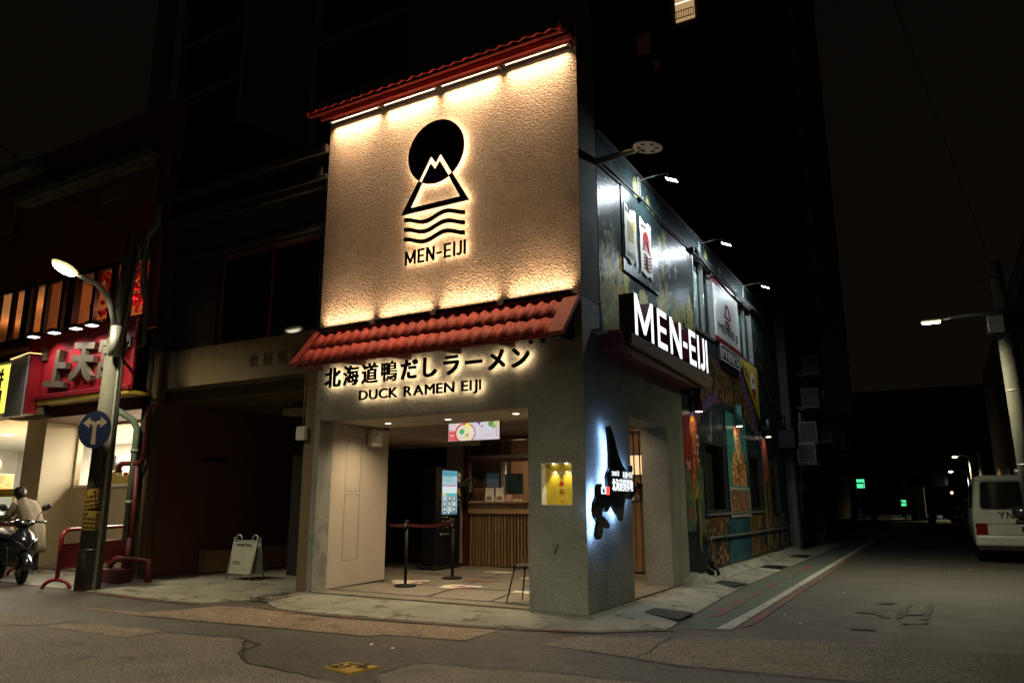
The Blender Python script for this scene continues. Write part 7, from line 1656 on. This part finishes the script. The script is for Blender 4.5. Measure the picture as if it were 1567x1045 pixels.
# trees along the left of the alley
def tree(x, y, h, cr_, label, seed):
    t = thing('tree', label, 'tree', (x, y, -.06), 0, 'trees along the dark alley')
    r = random.Random(seed); mb = MB(); mb.tube([(0, 0, 0), (.06, .03, h*.25), (-.05, .05, h*.5), (.05, 0, h*.85)], [.2, .15, .11, .03], 9)
    for k in range(6):
        a = r.uniform(0, 6.28); z = h*r.uniform(.3, .65); mb.tube([(0, 0, z), (math.cos(a)*cr_*.4, math.sin(a)*cr_*.4, z+h*.12), (math.cos(a)*cr_*.8, math.sin(a)*cr_*.8, z+h*.2)], [.06, .04, .015], 6)
    mb.build('trunk', m_bark, t, False)
    V = []; F = []
    cl = [(Vector((r.gauss(0, .45)*cr_, r.gauss(0, .45)*cr_, h*r.uniform(.18, .98))), r.uniform(.35, .75)*cr_*.55) for _ in range(26)]
    for k in range(2600):
        c0, cr0 = cl[k % len(cl)]; d = Vector((r.gauss(0, 1), r.gauss(0, 1), r.gauss(0, 1))); p = c0+d.normalized()*cr0*r.random()**.4
        s_ = r.uniform(.07, .15); R = Matrix.Rotation(r.uniform(0, 6.3), 3, 'Z')@Matrix.Rotation(r.uniform(-1.2, 1.2), 3, 'X'); b0 = len(V)
        V += [tuple(p+R@Vector(q)*s_) for q in ((-.5, 0, 0), (0, -.9, .1), (.5, 0, 0), (0, .9, -.1))]; F.append((b0, b0+1, b0+2, b0+3))
    me = bpy.data.meshes.new('crown'); me.from_pydata(V, [], F); me.materials.append(m_leaf); o = bpy.data.objects.new('crown', me); COL.objects.link(o); o.parent = t; o['kind'] = 'stuff'
tree(-.9, 40, 6.5, 1.6, 'dark leafy tree at the alley side between the green signs', 1); tree(-.3, 46, 5.5, 1.3, 'small dark tree next to the far green sign', 2); tree(-2.2, 33, 7, 1.7, 'dark tree behind the nearer green sign', 3); tree(.6, 66, 10, 2.0, 'tall thin tree beyond the booth', 4)
def gsign(x, y, z, w, h, label, group='green lit signs along the alley'):
    t = thing('green_sign', label, 'sign', (x, y, z), 0, group)
    mb = MB(); mb.box(x-w/2, x+w/2, y, y+.08, z-h/2, z+h/2, .01); mb.build('casing', m_black, t)
    mb = MB(); mb.box(x-w*.45, x+w*.45, y-.006, y-.001, z+h*.12, z+h*.42); mb.box(x-w*.45, x+w*.30, y-.006, y-.001, z-h*.42, z-h*.02); mb.box(x+w*.36, x+w*.45, y-.006, y-.001, z-h*.42, z+h*.1); mb.build('lit_panel', E('green_lit%d' % int(y), (.10, 1, .42), 1.0, 'AUTO'), t)
    mb = MB(); mb.tube([(x, y+.04, -.06), (x, y+.04, z-h/2)], .03, 6); mb.build('post', m_blackm, t)
gsign(.0, 35.5, 2.2, .42, .55, 'green lit sign on the dark wall, larger and nearer'); gsign(1.25, 52, 1.15, .35, .5, 'small green lit sign by the white booth at the alley end')
bo_ = thing('booth', 'small pale booth at the far left end of the alley', 'booth', (2.0, 54, 0))
mb = MB(); mb.box(1.6, 2.55, 53, 55, -.06, 2.3, .02); mb.build('wall', m_white, bo_); mb = MB(); mb.box(1.7, 2.0, 52.96, 52.999, .0, 2.0); mb.build('door', m_dark, bo_); mb = MB(); mb.box(1.5, 2.65, 52.9, 55.1, 2.301, 2.4); mb.build('roof', m_dark, bo_)
def farlamp(x, y, h, label, col, arm=-1.0):
    t = thing('far_street_lamp', label, 'street lamp', (x, y, -.06), 0, 'street lamps far down the alley')
    mb = MB(); mb.cyl((x, y, -.06), (x, y, h+.2), .09, .07, 10); mb.tube([(x, y, h), (x+arm*.5, y, h+.16), (x+arm, y, h+.05)], .04, 6); mb.build('shaft', m_galv, t)
    mb = MB(); mb.sphere((x+arm*1.1, y, h+.02), .15, (1.2, .7, .5), 10, 6); mb.build('lens', E('far_lens%d' % int(y), col, 9.0, 'NONE'), t)
    light('far_lamp_beam', 'SPOT', (x+arm*1.1, y, h-.08), (x+arm, y, 0), 700, col, t, spot=150, blend=.5, radius=.12)
farlamp(5.75, 58, 4.55, 'far street lamp with the taller pole, over the parked car', (1, .80, .45), -.85); farlamp(5.9, 72, 3.9, 'farthest street lamp with short curved arm', (.80, .92, 1), -1.2)
t = thing('lit_shop_sign', 'small pale blue lit signs on the far right of the alley', 'sign', (6.4, 60, 2)); mb = MB(); mb.box(6.1, 6.75, 60, 60.1, 2.2, 2.9); mb.build('panel', E('far_sign', (.55, .9, 1.0), .8, 'NONE'), t); mb = MB(); mb.cyl((6.45, 60.05, -.06), (6.45, 60.05, 5.0), .12); mb.build('post', m_galv, t)
t = thing('far_lamp', 'single orange light at the end of the alley', 'lamp', (4.6, 90, 1.6)); mb = MB(); mb.sphere((4.6, 90, 2.2), .14, (1, 1, 1), 10, 6); mb.build('globe', E('far_orange', (1, .50, .25), 6, 'NONE'), t); mb = MB(); mb.cyl((4.6, 90, -.06), (4.6, 90, 2.1), .05); mb.build('post', m_blackm, t)
